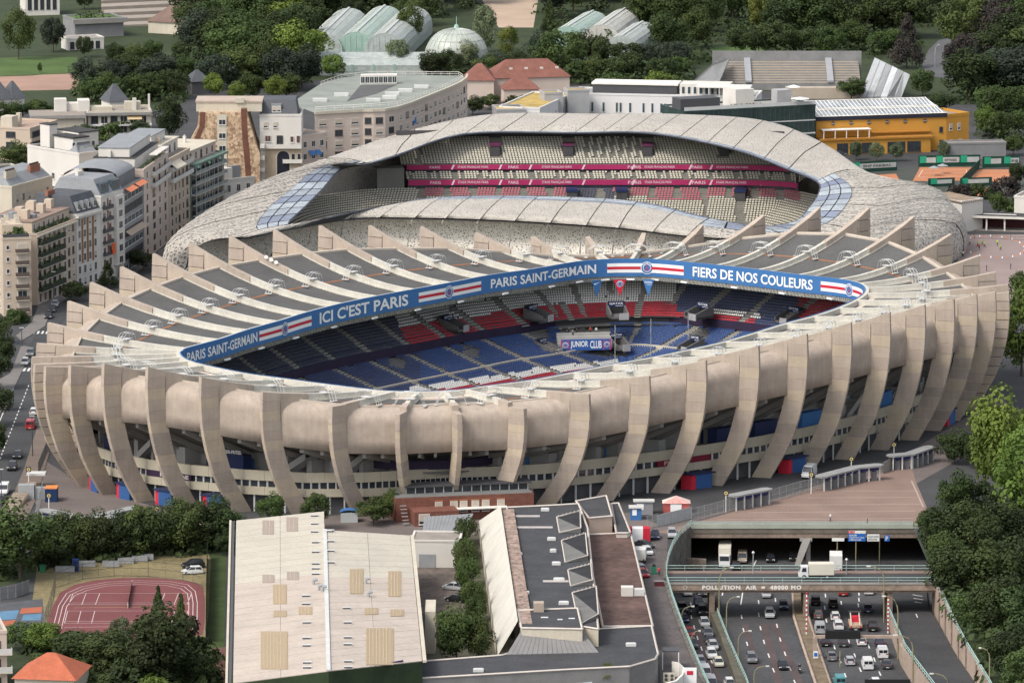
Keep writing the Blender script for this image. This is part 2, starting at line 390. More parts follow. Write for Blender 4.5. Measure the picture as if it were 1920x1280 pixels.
def fascia_text(txt, x0, x1, v0, v1, bold=.022):
 a, b = s_at(x0), s_at(x1)
 put_text('lettering', txt, WHITE, fascia, lambda u, v: on_fascia(lerp(a, b, u), lerp(v0, v1, v)), bold)
fascia_text('PARIS SAINT-GERMAIN', 349, 481, 20.4, 22.5)
fascia_text("ICI C'EST PARIS", 598, 764, 20.15, 22.75, .025)
fascia_text('PARIS SAINT-GERMAIN', 919, 1117, 20.4, 22.5)
fascia_text('FIERS DE NOS COULEURS', 1300, 1525, 20.3, 22.6)
for x0, x1, xc in ((485, 583, 533), (784, 901, 840.5), (1138, 1283, 1214), (1540, 1619, 1594)):
 a, b = s_at(x0), s_at(x1)
 for z0, z1, m, dd, nm in ((20.35, 22.5, WHITE, -.17, 'white_stripe'), (21.1, 21.75, RED, -.2, 'red_stripe')):
  st = MB(); st.grid([[on_fascia(lerp(a, b, k/8), z0, dd), on_fascia(lerp(a, b, k/8), z1, dd)] for k in range(9)]); st.build(nm, m, fascia)
 c = s_at(xc); crest('crest', fascia, lambda u, v, l: on_fascia(c+u, 21.45+v, -.24-l), 1.45)
# ---------------------------------------------------------------- seating bowl
NB = 588
BPTS = []
for k in range(NB):
 x, y, h, xi, yi = ring(N*k/NB); BPTS.append((Vector((xi, yi, 0)), Vector((x-xi, y-yi, 0)).normalized()))
 BL = globals().setdefault('BLEN', []); BL.append(max(.25, min(1., (math.hypot(x-xi, y-yi)-9.)/22.)))
def BW(k, d, z):
 p, e = BPTS[k % NB]; q = p+e*(d*BLEN[k % NB] if d > 4.6 else d); return Vector((q.x, q.y, z))
STEPM = mat('terrace_concrete', (.17, .165, .155), .9, .15, .4)
def tier(name, d0, z0, d1, z1, n, m):
 b = MB(); prof = []
 for k in range(n+1):
  d = lerp(d0, d1, k/n); z = lerp(z0, z1, k/n)
  if k: prof.append((d, lerp(z0, z1, (k-1)/n)))
  prof.append((d, z))
 for a, c in zip(prof, prof[1:]): b.grid([[BW(k, *a), BW(k, *c)] for k in range(0, NB+2, 2)])
 b.build(name, m, stadium)
 return [(lerp(d0, d1, (k+.45)/n), lerp(z0, z1, k/n)) for k in range(n)]
UP = tier('upper_tier', 4.3, 9.7, 21.5, 19.2, 19, STEPM)
LO1 = tier('middle_tier', -6.3, 4.3, 6.3, 8.4, 14, STEPM)
LO2 = tier('lower_tier', -22., .6, -6.6, 4.0, 17, STEPM)
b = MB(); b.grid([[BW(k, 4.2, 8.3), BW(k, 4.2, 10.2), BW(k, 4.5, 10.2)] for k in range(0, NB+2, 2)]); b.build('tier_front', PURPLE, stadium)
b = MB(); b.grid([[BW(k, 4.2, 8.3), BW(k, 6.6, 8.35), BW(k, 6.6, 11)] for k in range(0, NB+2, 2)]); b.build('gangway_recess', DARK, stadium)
b = MB(); b.grid([[BW(k, -6.6, 4.0), BW(k, -6.6, 4.85), BW(k, -6.3, 4.85), BW(k, -6.3, 4.3)] for k in range(0, NB+2, 2)]); b.build('aisle_wall', CREAM, stadium)
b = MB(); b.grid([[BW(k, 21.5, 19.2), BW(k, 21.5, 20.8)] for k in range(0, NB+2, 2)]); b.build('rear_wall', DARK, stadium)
# pitch and surround
sheetp = MB(); sheetp.face([BW(k, -22.5, .12) for k in range(0, NB, 12)]); sheetp.build('pitch_surround', mat('pitch_green', (.05, .12, .03), .9, .2, .1), stadium)
VOM = [(605, 612, 13), (690, 583, 13), (852, 601, 13), (1011, 582, 13), (1158, 577, 13), (1308, 578, 13), (1478, 586, 13)]
VOL = [(746, 694, 5.6), (884, 666, 6.0), (1030, 645, 6.4), (1161, 636, 6.6), (1293, 640, 6.6)]
VW = [(P(x, y, z), 2.6, x, y) for x, y, z in VOM]+[(P(x, y, z), 2.1, x, y) for x, y, z in VOL]
JC = [P(1052, 650, 5.6), P(1146, 648, 5.6)]
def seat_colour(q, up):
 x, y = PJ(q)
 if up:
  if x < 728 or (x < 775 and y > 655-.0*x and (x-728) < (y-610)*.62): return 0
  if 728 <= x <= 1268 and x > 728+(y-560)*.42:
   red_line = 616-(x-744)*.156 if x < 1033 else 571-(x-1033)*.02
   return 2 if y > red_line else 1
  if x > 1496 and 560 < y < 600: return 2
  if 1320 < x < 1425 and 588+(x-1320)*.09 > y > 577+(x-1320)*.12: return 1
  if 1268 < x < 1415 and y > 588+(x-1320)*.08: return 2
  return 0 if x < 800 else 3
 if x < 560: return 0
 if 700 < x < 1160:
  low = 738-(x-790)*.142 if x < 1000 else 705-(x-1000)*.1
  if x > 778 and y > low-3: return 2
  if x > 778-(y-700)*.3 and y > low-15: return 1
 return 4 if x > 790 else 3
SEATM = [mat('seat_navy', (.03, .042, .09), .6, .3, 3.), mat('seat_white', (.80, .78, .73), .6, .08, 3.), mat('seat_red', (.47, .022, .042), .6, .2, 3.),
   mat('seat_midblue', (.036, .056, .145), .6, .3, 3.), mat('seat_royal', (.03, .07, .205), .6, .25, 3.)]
def seats(name, rows, up):
 b = MB(); steps = MB()
 for ri, (d, z) in enumerate(rows):
  acc = 0; sp = .56
  for k in range(NB):
   p, e = BPTS[k]
   if e.y < -.45: continue
   a, c = BW(k, d, z), BW(k+1, d, z); sl = (c-a).length
   if sl < .05: continue
   t = (c-a)/sl
   aisle = (k*N/NB+.35) % (1. if sl > .6 else 2.5)
   if aisle < (.115 if sl > .6 else .25):
    q = a+e*-.0; steps.hexa([q+t*x_+e*y_+Vector((0, 0, z_)) for z_ in (.02, .22) for x_, y_ in ((0, -.35), (sl*.96, -.35), (sl*.96, .05), (0, .05))])
    continue
   pos = acc
   while pos < sl:
    q = a+t*pos
    bad = False
    for vp, vw, vx, vy in VW:
     if abs(q.x-vp.x) < vw*.85 and -2.6 < q.y-vp.y < 3.2: bad = True; break
    if not up and JC[0].x < q.x < JC[1].x and q.y > JC[0].y+.2: bad = True
    if not bad and random.random() > .012:
     mi = seat_colour(q+Vector((0, 0, .5)), up)
     w_ = .23; f0 = q-e*.22; f1 = q+e*.12
     up_ = Vector((0, 0, .42)); u2 = Vector((0, 0, .80))
     b.face([f0-t*w_+up_, f0+t*w_+up_, f1+t*w_+up_, f1-t*w_+up_], mi)
     b.face([f1-t*w_+up_, f1+t*w_+up_, f1+e*.1+t*w_*.8+u2, f1+e*.1-t*w_*.8+u2], mi)
    pos += sp
   acc = pos-sl
 o = b.build(name, SEATM, stadium, kind='stuff');
 steps.build('aisle_steps', mat('step_pale', (.36, .34, .30), .9, .2), stadium, kind='stuff')
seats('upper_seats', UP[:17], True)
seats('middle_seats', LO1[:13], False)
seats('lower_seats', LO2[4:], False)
# vomitories with sponsor boards
def vomitory(c, wdt, up, board):
 k = min(range(NB), key=lambda k: (BW(k, 8 if up else -3, 0)-Vector((c.x, c.y, 0))).length)
 e = BPTS[k][1]; t = Vector((e.y, -e.x, 0))
 Wd = lambda a, b_, z: Vector((c.x, c.y, 0))+t*a+e*b_+Vector((0, 0, c.z+z))
 m = MB(); hw = wdt*.82
 pale = mat('vomitory_pale', (.34, .33, .34), .8, .1); grey = mat('vomitory_grey', (.12, .115, .115), .9, .2)
 for a0, a1 in ((-hw, -hw+.35), (hw-.35, hw)):
  m.hexa([Wd(x_, y_, z_) for q_ in (0, 1) for x_, y_, z_ in ((a0, -2.3, (-2.2, -.9)[q_]), (a1, -2.3, (-2.2, -.9)[q_]), (a1, 3, (-2.2, .7)[q_]), (a0, 3, (-2.2, .7)[q_]))], 1)
 m.hexa([Wd(x_, y_, z_) for z_ in (-2.2, -1.7) for x_, y_ in ((-hw, -2.3), (hw, -2.3), (hw, 3), (-hw, 3))], 1)
 m.hexa([Wd(x_, y_, z_) for z_ in (-1.7, 1.1) for x_, y_ in ((-hw+.35, 2.6), (hw-.35, 2.6), (hw-.35, 3), (-hw+.35, 3))], 2)
 m.hexa([Wd(x_, y_, z_) for z_ in (-2.4, -.9) for x_, y_ in ((-.1, -2.6), (hw, -2.6), (hw, -2.35), (-.1, -2.35))], 0)
 o = m.build('entrance', [pale, grey, DARK], stadium)
 if board:
  bb = MB(); bb.hexa([Wd(x_, y_, z_) for z_ in (-.1, 1.2) for x_, y_ in ((-hw*.95, 1.6), (hw*.95, 1.6), (hw*.95, 1.75), (-hw*.95, 1.75))])
  bo = bb.build('sponsor_board', NAVY, o)
  put_text('lettering', 'QATAR', WHITE, bo, lambda u, v: Wd(lerp(-hw*.75, hw*.75, u), 1.57, lerp(.45, 1., v)), .01)
  put_text('lettering', 'AIRWAYS', WHITE, bo, lambda u, v: Wd(lerp(-hw*.1, hw*.75, u), 1.57, lerp(.1, .3, v)), .01)
for j, (x, y, z) in enumerate(VOM): vomitory(P(x, y, z), 2.6, True, j >= 2)
for j, (x, y, z) in enumerate(VOL): vomitory(P(x, y, z), 2.1, False, j >= 1)
# family stand banner
a, c = JC; t = (c-a).normalized(); e = Vector((-t.y, t.x, 0))
bb = MB(); LW = (c-a).length
bb.hexa([a+t*x_+e*y_+Vector((0, 0, z_)) for z_ in (-.9, 1.6) for x_, y_ in ((0, 0), (LW, 0), (LW, .3), (0, .3))], 0)
for s0, s1 in ((.0, .035), (.965, 1.), (.13, .16), (.84, .87)):
 bb.face([a+t*(LW*s)-e*.02+Vector((0, 0, z_)) for s, z_ in ((s0, -.85), (s1, -.85), (s1, 1.55), (s0, 1.55))], 1)
jb = bb.build('family_banner', [mat('banner_blue', (.03, .10, .33), .6, .1), mat('banner_pink', (.40, .05, .18), .6, .1)], stadium)
put_text('lettering', 'JUNIOR', WHITE, jb, lambda u, v: a+t*(LW*lerp(.19, .54, u))-e*.04+Vector((0, 0, lerp(-.5, 1.25, v))), .02)
put_text('lettering', 'CLUB', WHITE, jb, lambda u, v: a+t*(LW*lerp(.58, .81, u))-e*.04+Vector((0, 0, lerp(-.5, 1.25, v))), .02)
for s in (.085, .915): crest('crest', jb, lambda u, v, l: a+t*(LW*s+u)-e*(.03+l)+Vector((0, 0, .35+v)), .7)
bb = MB()
for q in range(4): bb.hexa([a+t*x_+e*y_+Vector((0, 0, z_)) for z_ in (-.6+q*.55, .5+q*.62) for x_, y_ in ((-.5, .9+q*1.), (LW+.4, .9+q*1.), (LW+.4, 1.9+q*1.), (-.5, 1.9+q*1.))])
bb.build('family_terrace', mat('terrace_pale', (.36, .35, .33), .9, .12), stadium)
# ball-stop posts
for px, y1, y2 in ((1220, 598, 676), (1290, 584, 655), (1356, 571, 640), (1419, 557, 625), (1473, 548, 606), (1153, 610, 680)):
 p = P(px, y2, 4); b = MB(); b.tube([p-Vector((0, 0, 3)), p+Vector((0, 0, (y2-y1)/8.2))], .11, 4); b.build('net_post', STEEL, stadium)
# pennants hanging from the roof edge
for px, py, colm, txt, lab in ((1113, 532, BLUE, None, 'small blue hanging pennant with a white tick under the roof edge'), (1161, 531, RED, 'crest', 'red hanging pennant with a round club crest'), (1217, 532, BLUE, 'QATAR', 'blue hanging pennant lettered QATAR right of the red one')):
 kq = min(range(NR), key=lambda k: abs(PJ(RI(k, 0, 21.5))[0]-px)+(0 if RP[k][1].y > 0 else 9999))
 top = RI(kq, -.6, 18.9); e = RP[kq][1]; t = Vector((e.y, -e.x, 0))
 hw = 1.5; hh = 3.9
 pn = thing('pennant', lab, 'pennant', top)
 b = MB(); f = lambda u, v, l=0: top+t*u-e*l+Vector((0, 0, v))
 b.face([f(-hw, 0), f(0, -hh), f(hw, 0)]); b.face([f(hw, 0, -.06), f(0, -hh, -.06), f(-hw, 0, -.06)]); b.build('cloth', colm, pn)
 b = MB(); b.tube([f(-hw-.1, .05), f(hw+.1, .05)], .08, 5); b.build('rod', STEEL, pn)
 if txt == 'crest': crest('crest', pn, lambda u, v, l: f(u, -1.05+v, .05+l), .75)
 elif txt:
  put_text('lettering', 'QATAR', WHITE, pn, lambda u, v: f(lerp(-.95, .95, u), lerp(-.95, -.45, v), .05), .02)
  put_text('lettering', 'AIRWAYS', WHITE, pn, lambda u, v: f(lerp(-.3, .85, u), lerp(-1.3, -1.1, v), .05), .01)
 else:
  b = MB(); b.face([f(x_, y_, .05) for x_, y_ in ((-.85, -.75), (-.75, -1.0), (-.45, -1.05), (.9, -.35), (-.4, -.8), (-.62, -.72))]); b.build('tick_mark', WHITE, pn)
for k in range(3):
 T, e, h, L = fr(43); o = 9.5+k*1.3; p = T-e*o+Vector((0, -.9, zbeam(43, o)+.2)); b = MB(); b.tube([p, p+Vector((0, -.3, .1))], .42, 10); b.build('dish_antenna', WHITEP, stadium)
# ---------------------------------------------------------------- concourse under the shells
BAND = mat('band_cream_concrete', (.42, .38, .295), .9, .09, .3)
for i in range(N):
 if not (2 <= i <= 27):
  if i % 1 == 0:
   w_ = MB(); w_.face([BP(i, 0, 9, 0), BP(i, 1, 9, 0), BP(i, 1, 9, zb(i+1)+2), BP(i, 0, 9, zb(i)+2)]); w_.build('rear_facade', CONCG, stadium)
  continue
 def bx(name, u0, u1, o0, o1, z0, z1, m):
  q = MB(); q.hexa([BP(i, u, o, z) for z in (z0, z1) for u, o in ((u0, o0), (u1, o0), (u1, o1), (u0, o1))]); return q.build(name, m, stadium)
 for a_, c_ in ((.0, .335), (.335, .67), (.67, 1.)):
  bx('balcony_panel', a_+.003, c_-.003, 10.2, 10.7, 6.4, 8.4, BAND)
  bx('lower_panel', a_+.003, c_-.003, 10.2, 10.7, 3.5, 5.1, BAND)
 wi = bx('window_strip', 0, 1, 10.75, 10.95, 5.05, 6.45, GLASS)
 mu = MB()
 for q in range(7):
  u = (q+.5)/7; mu.hexa([BP(i, u+du, o, z) for z in (5.1, 6.4) for du, o in ((-.008, 10.5), (.008, 10.5), (.008, 10.74), (-.008, 10.74))])
 mu.build('mullion', PALES, wi)
 bx('concourse_floor', 0, 1, 10.71, 21, 7.0, 7.3, CONCG)
 q = MB(); q.face([BP(i, 0, SH_IN+1.2, zb(i)+.1), BP(i, 1, SH_IN+1.2, zb(i+1)+.1), BP(i, 1, 20.5, 9.2), BP(i, 0, 20.5, 9.2)]); q.build('raked_soffit', mat('soffit_grey', (.15, .145, .135), .9, .2, .5), stadium)
 rk = MB()
 for u in (.3, .62): rk.hexa([BP(i, u+du, o, z) for z_, dz in ((0, -1.1), (1, 0)) for du, o, z in ((-.03, SH_IN+1.3, lz(i, zb, u)+dz), (.03, SH_IN+1.3, lz(i, zb, u)+dz), (.03, 20, 9.2+dz), (-.03, 20, 9.2+dz))])
 rk.build('raker', CONCG, stadium)
 bx('concourse_wall', 0, 1, 17.5, 18, 7.3, 12, mat('wall_grey_concrete', (.24, .23, .215), .9, .15))
 bx('ground_wall', 0, 1, 12.5, 13, 0, 3.6, mat('ground_floor_dark', (.10, .10, .105), .9, .25))
 rr = random.Random(i)
 for q in range(3):
  u = rr.uniform(.08, .85); bx('door', u, u+.05, 17.3, 17.48, 7.3, 10.4, BLUE if rr.random() < .7 else NAVY)
 for q in range(2):
  u = rr.uniform(.1, .75); bx('partition', u, u+rr.uniform(.06, .16), rr.uniform(13, 15), 17.4, 7.3, rr.uniform(9.5, 11.5), mat('partition_pale', (.30, .29, .275), .9, .12))
 if i in (4, 7, 17, 18, 19, 21):
  u = {4: .3, 7: .35, 17: .3, 18: .1, 19: .2, 21: .3}[i]
  kq = bx('food_kiosk', u, u+.5, 12, 14, 7.3, 10.9, BLUE if i in (19, 21) else NAVY)
 for q in range(4):
  u = (q+.5)/4; bx('ground_post', u-.01, u+.01, 10.8, 11, 0, 3.5, PALES)
 # stairs rising to the concourse
 if i in (5, 8, 9, 14, 17, 18, 20, 22, 23):
  st = MB()
  for q in range(12):
   u = .42+q*.035; st.hexa([BP(i, u_, o, z) for z in (7.3+q*.32, 7.5+q*.32) for u_, o in ((u, 12.4), (u+.05, 12.4), (u+.05, 15.2), (u, 15.2))])
  for o in (12.3, 15.3): st.hexa([BP(i, u_, oo, z+dz) for dz in (-.5, .9) for u_, oo, z in ((.42, o-.08, 7.3), (.86, o-.08, 11.2), (.86, o+.08, 11.2), (.42, o+.08, 7.3))])
  st.build('stair', mat('stair_concrete', (.33, .32, .30), .9, .12), stadium)
 if i in (3, 4, 5, 6, 7, 16, 18, 23):     # ticket kiosks at ground level
  kk_ = bx('ticket_kiosk', .5, .8, 7.6, 10, 0, 3.0, mat('kiosk_blue', (.028, .085, .23), .6, .1)); q = MB(); q.hexa([BP(i, u_, o, z) for z in (0, 3.02) for u_, o in ((.42, 7.7), (.5, 7.7), (.5, 10), (.42, 10))]); q.build('kiosk_end', RED, kk_)
  q = MB(); q.hexa([BP(i, u_, o, z) for z in (3.0, 3.25) for u_, o in ((.4, 7.3), (.84, 7.3), (.84, 10.2), (.4, 10.2))]); q.build('kiosk_roof', NAVY, kk_)
def bay_sign(i, txt, u0, u1, o, z0, z1, bgm, tm, t0=.1, t1=.9, v0=.2, v1=.8):
 q = MB(); q.hexa([BP(i, u, oo, z) for z in (z0, z1) for u, oo in ((u0, o), (u1, o), (u1, o+.15), (u0, o+.15))]); s_ = q.build('sign_board', bgm, stadium)
 put_text('lettering', txt, tm, s_, lambda u, v: BP(i, lerp(lerp(u0, u1, t0), lerp(u0, u1, t1), u), o-.04, lerp(lerp(z0, z1, v0), lerp(z0, z1, v1), v)), .02)
bay_sign(16, 'PARIS', .0, 1., 10.25, 5.1, 6.45, mat('sign_maroon', (.16, .012, .03), .7, .1), mat('sign_rose', (.6, .4, .38), .7, 0), .12, .55)
bay_sign(6, 'BOULOGNE', .0, 1., 10.25, 5.1, 6.45, mat('sign_plum', (.04, .02, .05), .7, .1), mat('sign_pale', (.6, .55, .52), .7, 0), .3, .95)
bay_sign(7, 'BURGER-FRITES', .36, .84, 11.9, 11.0, 11.9, DARK, WHITE, .05, .95, .1, .9)
bay_sign(14, 'BURGER-FRITES', .12, .5, 11.9, 10.9, 11.8, DARK, WHITE, .05, .95, .1, .9)
# ---------------------------------------------------------------- rugby stadium behind
rugby = thing('rugby_stadium', 'stadium wrapped in a wavy pale lattice shell with glazed inner rims, behind the football stadium', 'stadium', (15, 270, 0))
JB = [ # inner rim, crest, outer edge (picture x, y, height), panels to the next station
 ((1077, 249, 21), (1102, 231, 22.6), (1127, 213, 22.6), 3), ((1222, 250, 21), (1248, 232, 22.4), (1275, 214, 22.2), 3),
 ((1374, 279, 19.5), (1402, 250, 21), (1432, 226, 20.5), 2), ((1478, 317, 17), (1510, 284, 18.5), (1540, 266, 18.5), 1),
 ((1532, 340, 15), (1590, 318, 16.5), (1640, 330, 15.5), 1), ((1536, 360, 14), (1650, 352, 15), (1752, 356, 12), 1),
 ((1518, 388, 13), (1650, 386, 14.5), (1785, 384, 10), 1), ((1490, 415, 12), (1600, 430, 13), (1800, 430, 7), 1),
 ((1420, 424, 12), (1490, 452, 12), (1640, 500, 5.3), 1), ((1330, 409, 13.4), (1290, 442, 11.5), (1290, 470, 6.8), 2),
 ((1194, 378, 14), (1160, 427, 12), (1150, 455, 7.4), 3), ((1009, 368, 14.5), (966, 414, 12.3), (957, 447, 7.), 3),
 ((828, 370, 14.5), (779, 408, 12.3), (768, 440, 7.2), 2), ((708, 388, 14), (655, 410, 12), (640, 440, 7.2), 2),
 ((600, 411, 13), (545, 428, 12), (515, 470, 5.), 1), ((540, 421, 12), (440, 446, 11.5), (350, 500, 3.3), 1),
 ((571, 388, 12.5), (440, 408, 12.5), (308, 470, 7), 1), ((605, 354, 13), (490, 368, 14), (375, 408, 11), 1),
 ((640, 316, 14.5), (560, 322, 16), (482, 348, 14.5), 1), ((692, 306, 16), (648, 297, 17), (610, 297, 17), 1),
 ((741, 292, 18), (755, 270, 19), (778, 242, 20), 2), ((872, 251, 20.5), (897, 233, 22), (925, 214, 22), 3)]
NJ = len(JB)
def jpt(t, row):
 i = int(math.floor(t)); f = t-i
 q = [P(*JB[(i+k) % NJ][row]) for k in (-1, 0, 1, 2)]
 a, b, c, d = q
 return .5*(2*b+(c-a)*f+(2*a-5*b+4*c-d)*f*f+(3*b-a-3*c+d)*f**3)
def jcurve(t):
 """profile points from the inner rim over the crest down to the ground"""
 a, b, c = jpt(t, 0), jpt(t, 1), jpt(t, 2)
 out = Vector((c.x-a.x, c.y-a.y, 0)).normalized()
 g = Vector((c.x, c.y, 0))+out*(1.5 if c.z > 12 else .6)
 ctl = [a+(a-b)*.3, a, b, c, g, g-Vector((0, 0, 4))]
 pts = []
 for s in range(3):
  m = (5, 5, 4)[s]
  for k in range(m+(s == 2)):
   f = k/m; p0, p1, p2, p3 = ctl[s:s+4]
   if s == 2: pts.append(p1.lerp(p2, f)+out*.9*math.sin(PI*f)); continue
   if s == 1:
    ff = f*PI/2; q = p1.lerp(p2, math.sin(ff)); pts.append(Vector((q.x, q.y, lerp(p1.z, p2.z, 1-math.cos(ff))))); continue
   if p1.z < 15.2 and s == 0: pts.append(p1.lerp(p2, f)+Vector((0, 0, .5*math.sin(PI*f)))); continue
   pts.append(.5*(2*p1+(p2-p0)*f+(2*p0-5*p1+4*p2-p3)*f*f+(3*p1-p0-3*p2+p3)*f**3))
 return pts
def lattice(name, scale, thr, light, dark):
 m = bpy.data.materials.new(name); m.use_nodes = True; n = m.node_tree.nodes; L = m.node_tree.links; b = n['Principled BSDF']
 tc = n.new('ShaderNodeTexCoord'); vo = n.new('ShaderNodeTexVoronoi'); vo.feature = 'DISTANCE_TO_EDGE'; vo.inputs['Scale'].default_value = scale
 nz = n.new('ShaderNodeTexNoise'); nz.inputs['Scale'].default_value = .12; nz.inputs['Detail'].default_value = 3
 L.new(tc.outputs['Object'], vo.inputs['Vector']); L.new(tc.outputs['Object'], nz.inputs['Vector'])
 mr = n.new('ShaderNodeMapRange'); mr.inputs[1].default_value = thr; mr.inputs[2].default_value = thr+.10; L.new(vo.outputs['Distance'], mr.inputs[0])
 mx = n.new('ShaderNodeMix'); mx.data_type = 'RGBA'; L.new(mr.outputs[0], mx.inputs[0]); mx.inputs[7].default_value = (*dark, 1)
 m2 = n.new('ShaderNodeMix'); m2.data_type = 'RGBA'; L.new(nz.outputs['Fac'], m2.inputs[0])
 m2.inputs[6].default_value = (*[c*.8 for c in light], 1); m2.inputs[7].default_value = (*[c*1.15 for c in light], 1)
 L.new(m2.outputs[2], mx.inputs[6]); L.new(mx.outputs[2], b.inputs['Base Color']); b.inputs['Roughness'].default_value = .8
 bp = n.new('ShaderNodeBump'); bp.inputs['Strength'].default_value = .6; bp.invert = True; bp.inputs['Distance'].default_value = .3
 L.new(mr.outputs[0], bp.inputs['Height']); L.new(bp.outputs[0], b.inputs['Normal'])
 return m
LATR = lattice('lattice_roof', 1.5, .20, (.43, .395, .345), (.22, .205, .18))
LATS = lattice('lattice_side', .9, .13, (.42, .385, .335), (.16, .15, .135))
LATF = lattice('lattice_front', 1.7, .19, (.70, .65, .56), (.20, .185, .16))
LINER = mat('liner_dark', (.06, .06, .06), .9, .1)
PV = [glassmat('rim_glass_pale', (.34, .37, .39), .25), glassmat('rim_glass_blue', (.13, .15, .22), .25), glassmat('rim_glass_grey', (.25, .275, .30), .25)]
def jgrid(t0, t1, v0, v1, nt_, mats, name, mi=0, lift=0., parent=rugby, smooth=True):
 rows = []
 for k in range(nt_+1):
  c = jcurve(lerp(t0, t1, k/nt_)); n_ = len(c)-1; r_ = []
  i0, i1 = v0*n_, v1*n_
  xs = sorted(set([i0, i1]+[j for j in range(n_+1) if i0 < j < i1]))
  for xx in xs:
   j = min(n_-1, int(xx)); r_.append(c[j].lerp(c[j+1], xx-j)+Vector((0, 0, lift)))
  rows.append(r_)
 b = MB(); b.grid(rows, mi); return b.build(name, mats, parent, smooth=smooth)
b = MB(); rows = []
for k in range(111):
 c = jcurve(NJ*k/110); ctr = Vector((15, 270, 0))
 rows.append([p-Vector((0, 0, .45)) for p in c[:6]])
b.grid(rows); b.build('shell_liner', LINER, rugby)
for i in range(NJ):
 npn = JB[i][3]
 for q in range(npn):
  t0, t1 = i+q/npn, i+(q+1)/npn; g = .014/npn
  frontside = 9 <= i <= 14; farside = i <= 3 or i >= 19
  glz = .0
  if farside: glz = .055
  if frontside: glz = .07 if i < 12 else .03
  if 15 <= i <= 18: glz = .20
  if 4 <= i <= 8: glz = .19
  tm0, tm1 = t0+g, t1-g
  if frontside:
   rr_ = jgrid(tm0, tm1, glz, .50, 4, LATR, 'roof_panel'); jgrid(tm0, tm1, .50, 1., 4, LATF, 'facade_panel')
  elif farside: jgrid(tm0, tm1, glz, 1., 4, LATR, 'roof_panel')
  else:
   jgrid(tm0, tm1, glz, .72, 4, LATS, 'roof_panel'); jgrid(tm0, tm1, .72, 1., 4, LATS, 'facade_panel')
  if glz > .1:
   nn = 3
   for a in range(nn):
    for c_ in range(3):
     ta, tb = lerp(t0, t1, a/nn)+.014, lerp(t0, t1, (a+1)/nn)-.014
     jgrid(ta, tb, glz*(c_+.05)/3, glz*(c_+.95)/3, 1, PV[(i*3+a) % 3], 'glass_panel', lift=.05, smooth=False)
  elif glz > .0:
   for c_ in range(3):
    jgrid(tm0, tm1, glz*(c_+.08)/3, glz*(c_+.92)/3, 2, PV[0 if (frontside and i > 11) or (i + c_) % 3 else 1], 'glass_panel', lift=.03, smooth=False)
# raised lattice ribs on the two flanks
for lo, hi in ((4.1, 8.9), (14.2, 18.9)):
 b = MB(); M_ = int((hi-lo)*5)
 def jl(t, v):
  c = jcurve(t); x_ = v*(len(c)-1); j = min(len(c)-2, int(x_)); return c[j].lerp(c[j+1], x_-j)+Vector((0, 0, .2))
 vs_ = [.2+.52*k/8 for k in range(9)]
 for k in range(M_+1):
  t = lerp(lo, hi, k/M_)
  for v0, v1 in zip(vs_, vs_[1:]): b.tube([jl(t, v0), jl(t, v1)], .07, 3, cap=False)
  if k < M_:
   t2 = lerp(lo, hi, (k+1)/M_)
   for j, v in enumerate(vs_):
    if j and (k+j) % 2: b.tube([jl(t, v), jl(t2, vs_[j-1])], .05, 3, cap=False)
 b.build('lattice_rib', mat('lattice_rib_pale', (.62, .58, .52), .8, .05), rugby, kind='stuff')
# inner rim line
b = MB(); b.tube([jpt(NJ*k/132, 0)+Vector((0, 0, -.15)) for k in range(133)], .28, 4); b.build('rim_edge', mat('rim_dark', (.05, .055, .07), .6, .1), rugby)
# seating seen through the opening
PATH = [P(*q) for q in ((520, 470, 3), (545, 438, 3), (592, 412, 3), (680, 397, 3), (770, 391, 3), (1100, 390, 3), (1400, 391, 3), (1470, 398, 3), (1520, 414, 3), (1545, 440, 3))]
fine = []
for i in range(len(PATH)-1):
 a, b_, c, d = PATH[max(0, i-1)], PATH[i], PATH[i+1], PATH[min(len(PATH)-1, i+2)]
 for k in range(10):
  f = k/10; fine.append(.5*(2*b_+(c-a)*f+(2*a-5*b_+4*c-d)*f*f+(3*b_-a-3*c+d)*f**3))
fine.append(PATH[-1])
acc = [0.]
for a, b_ in zip(fine, fine[1:]): acc.append(acc[-1]+(b_-a).length)
NP = 260; PT = []
for k in range(NP+1):
 s = acc[-1]*k/NP; j = min(len(acc)-2, max(i for i in range(len(acc)) if acc[i] <= s+1e-6))
 f = (s-acc[j])/(acc[j+1]-acc[j]); PT.append(fine[j].lerp(fine[j+1], f))
PN = []
for k in range(NP+1):
 t = (PT[min(NP, k+1)]-PT[max(0, k-1)]).normalized(); PN.append(Vector((-t.y, t.x, 0)))
PN = [sum((PN[max(0, min(NP, k+j))] for j in range(-8, 9)), Vector()).normalized() for k in range(NP+1)]
def SP(k, d, z): p = PT[k]+PN[k]*d; return Vector((p.x, p.y, z))
BAND_ = [k for k in range(NP+1) if 765 < PJ(SP(k, 9, 8))[0] < 1500]
k0, k1 = BAND_[0], BAND_[-1]
UB = [k for k in range(NP+1) if 745 < PJ(SP(k, 19, 16))[0] < 1480]; ku0, ku1 = UB[0], UB[-1]
def steps(name, d0, z0, d1, z1, n, m, ka=0, kb=NP):
 b = MB(); prof = []
 for k in range(n):
  d, z = lerp(d0, d1, k/n), lerp(z0, z1, k/n); prof += [(d, z), (lerp(d0, d1, (k+1)/n), z)]
 prof.append((d1, z1))
 for q, r_ in zip(prof, prof[1:]): b.grid([[SP(k, *q), SP(k, *r_)] for k in range(ka, kb+1, 4)])
 b.build(name, m, rugby)
TERR = mat('terrace_warm_grey', (.20, .19, .165), .9, .15, .4)
steps('lower_terrace', -9, -.9, 9, 7, 18, TERR); steps('middle_terrace', 9.6, 9.2, 13, 10.8, 4, TERR, k0, k1); steps('upper_terrace', 13.6, 12.7, 25.5, 18.4, 15, TERR, ku0, ku1)
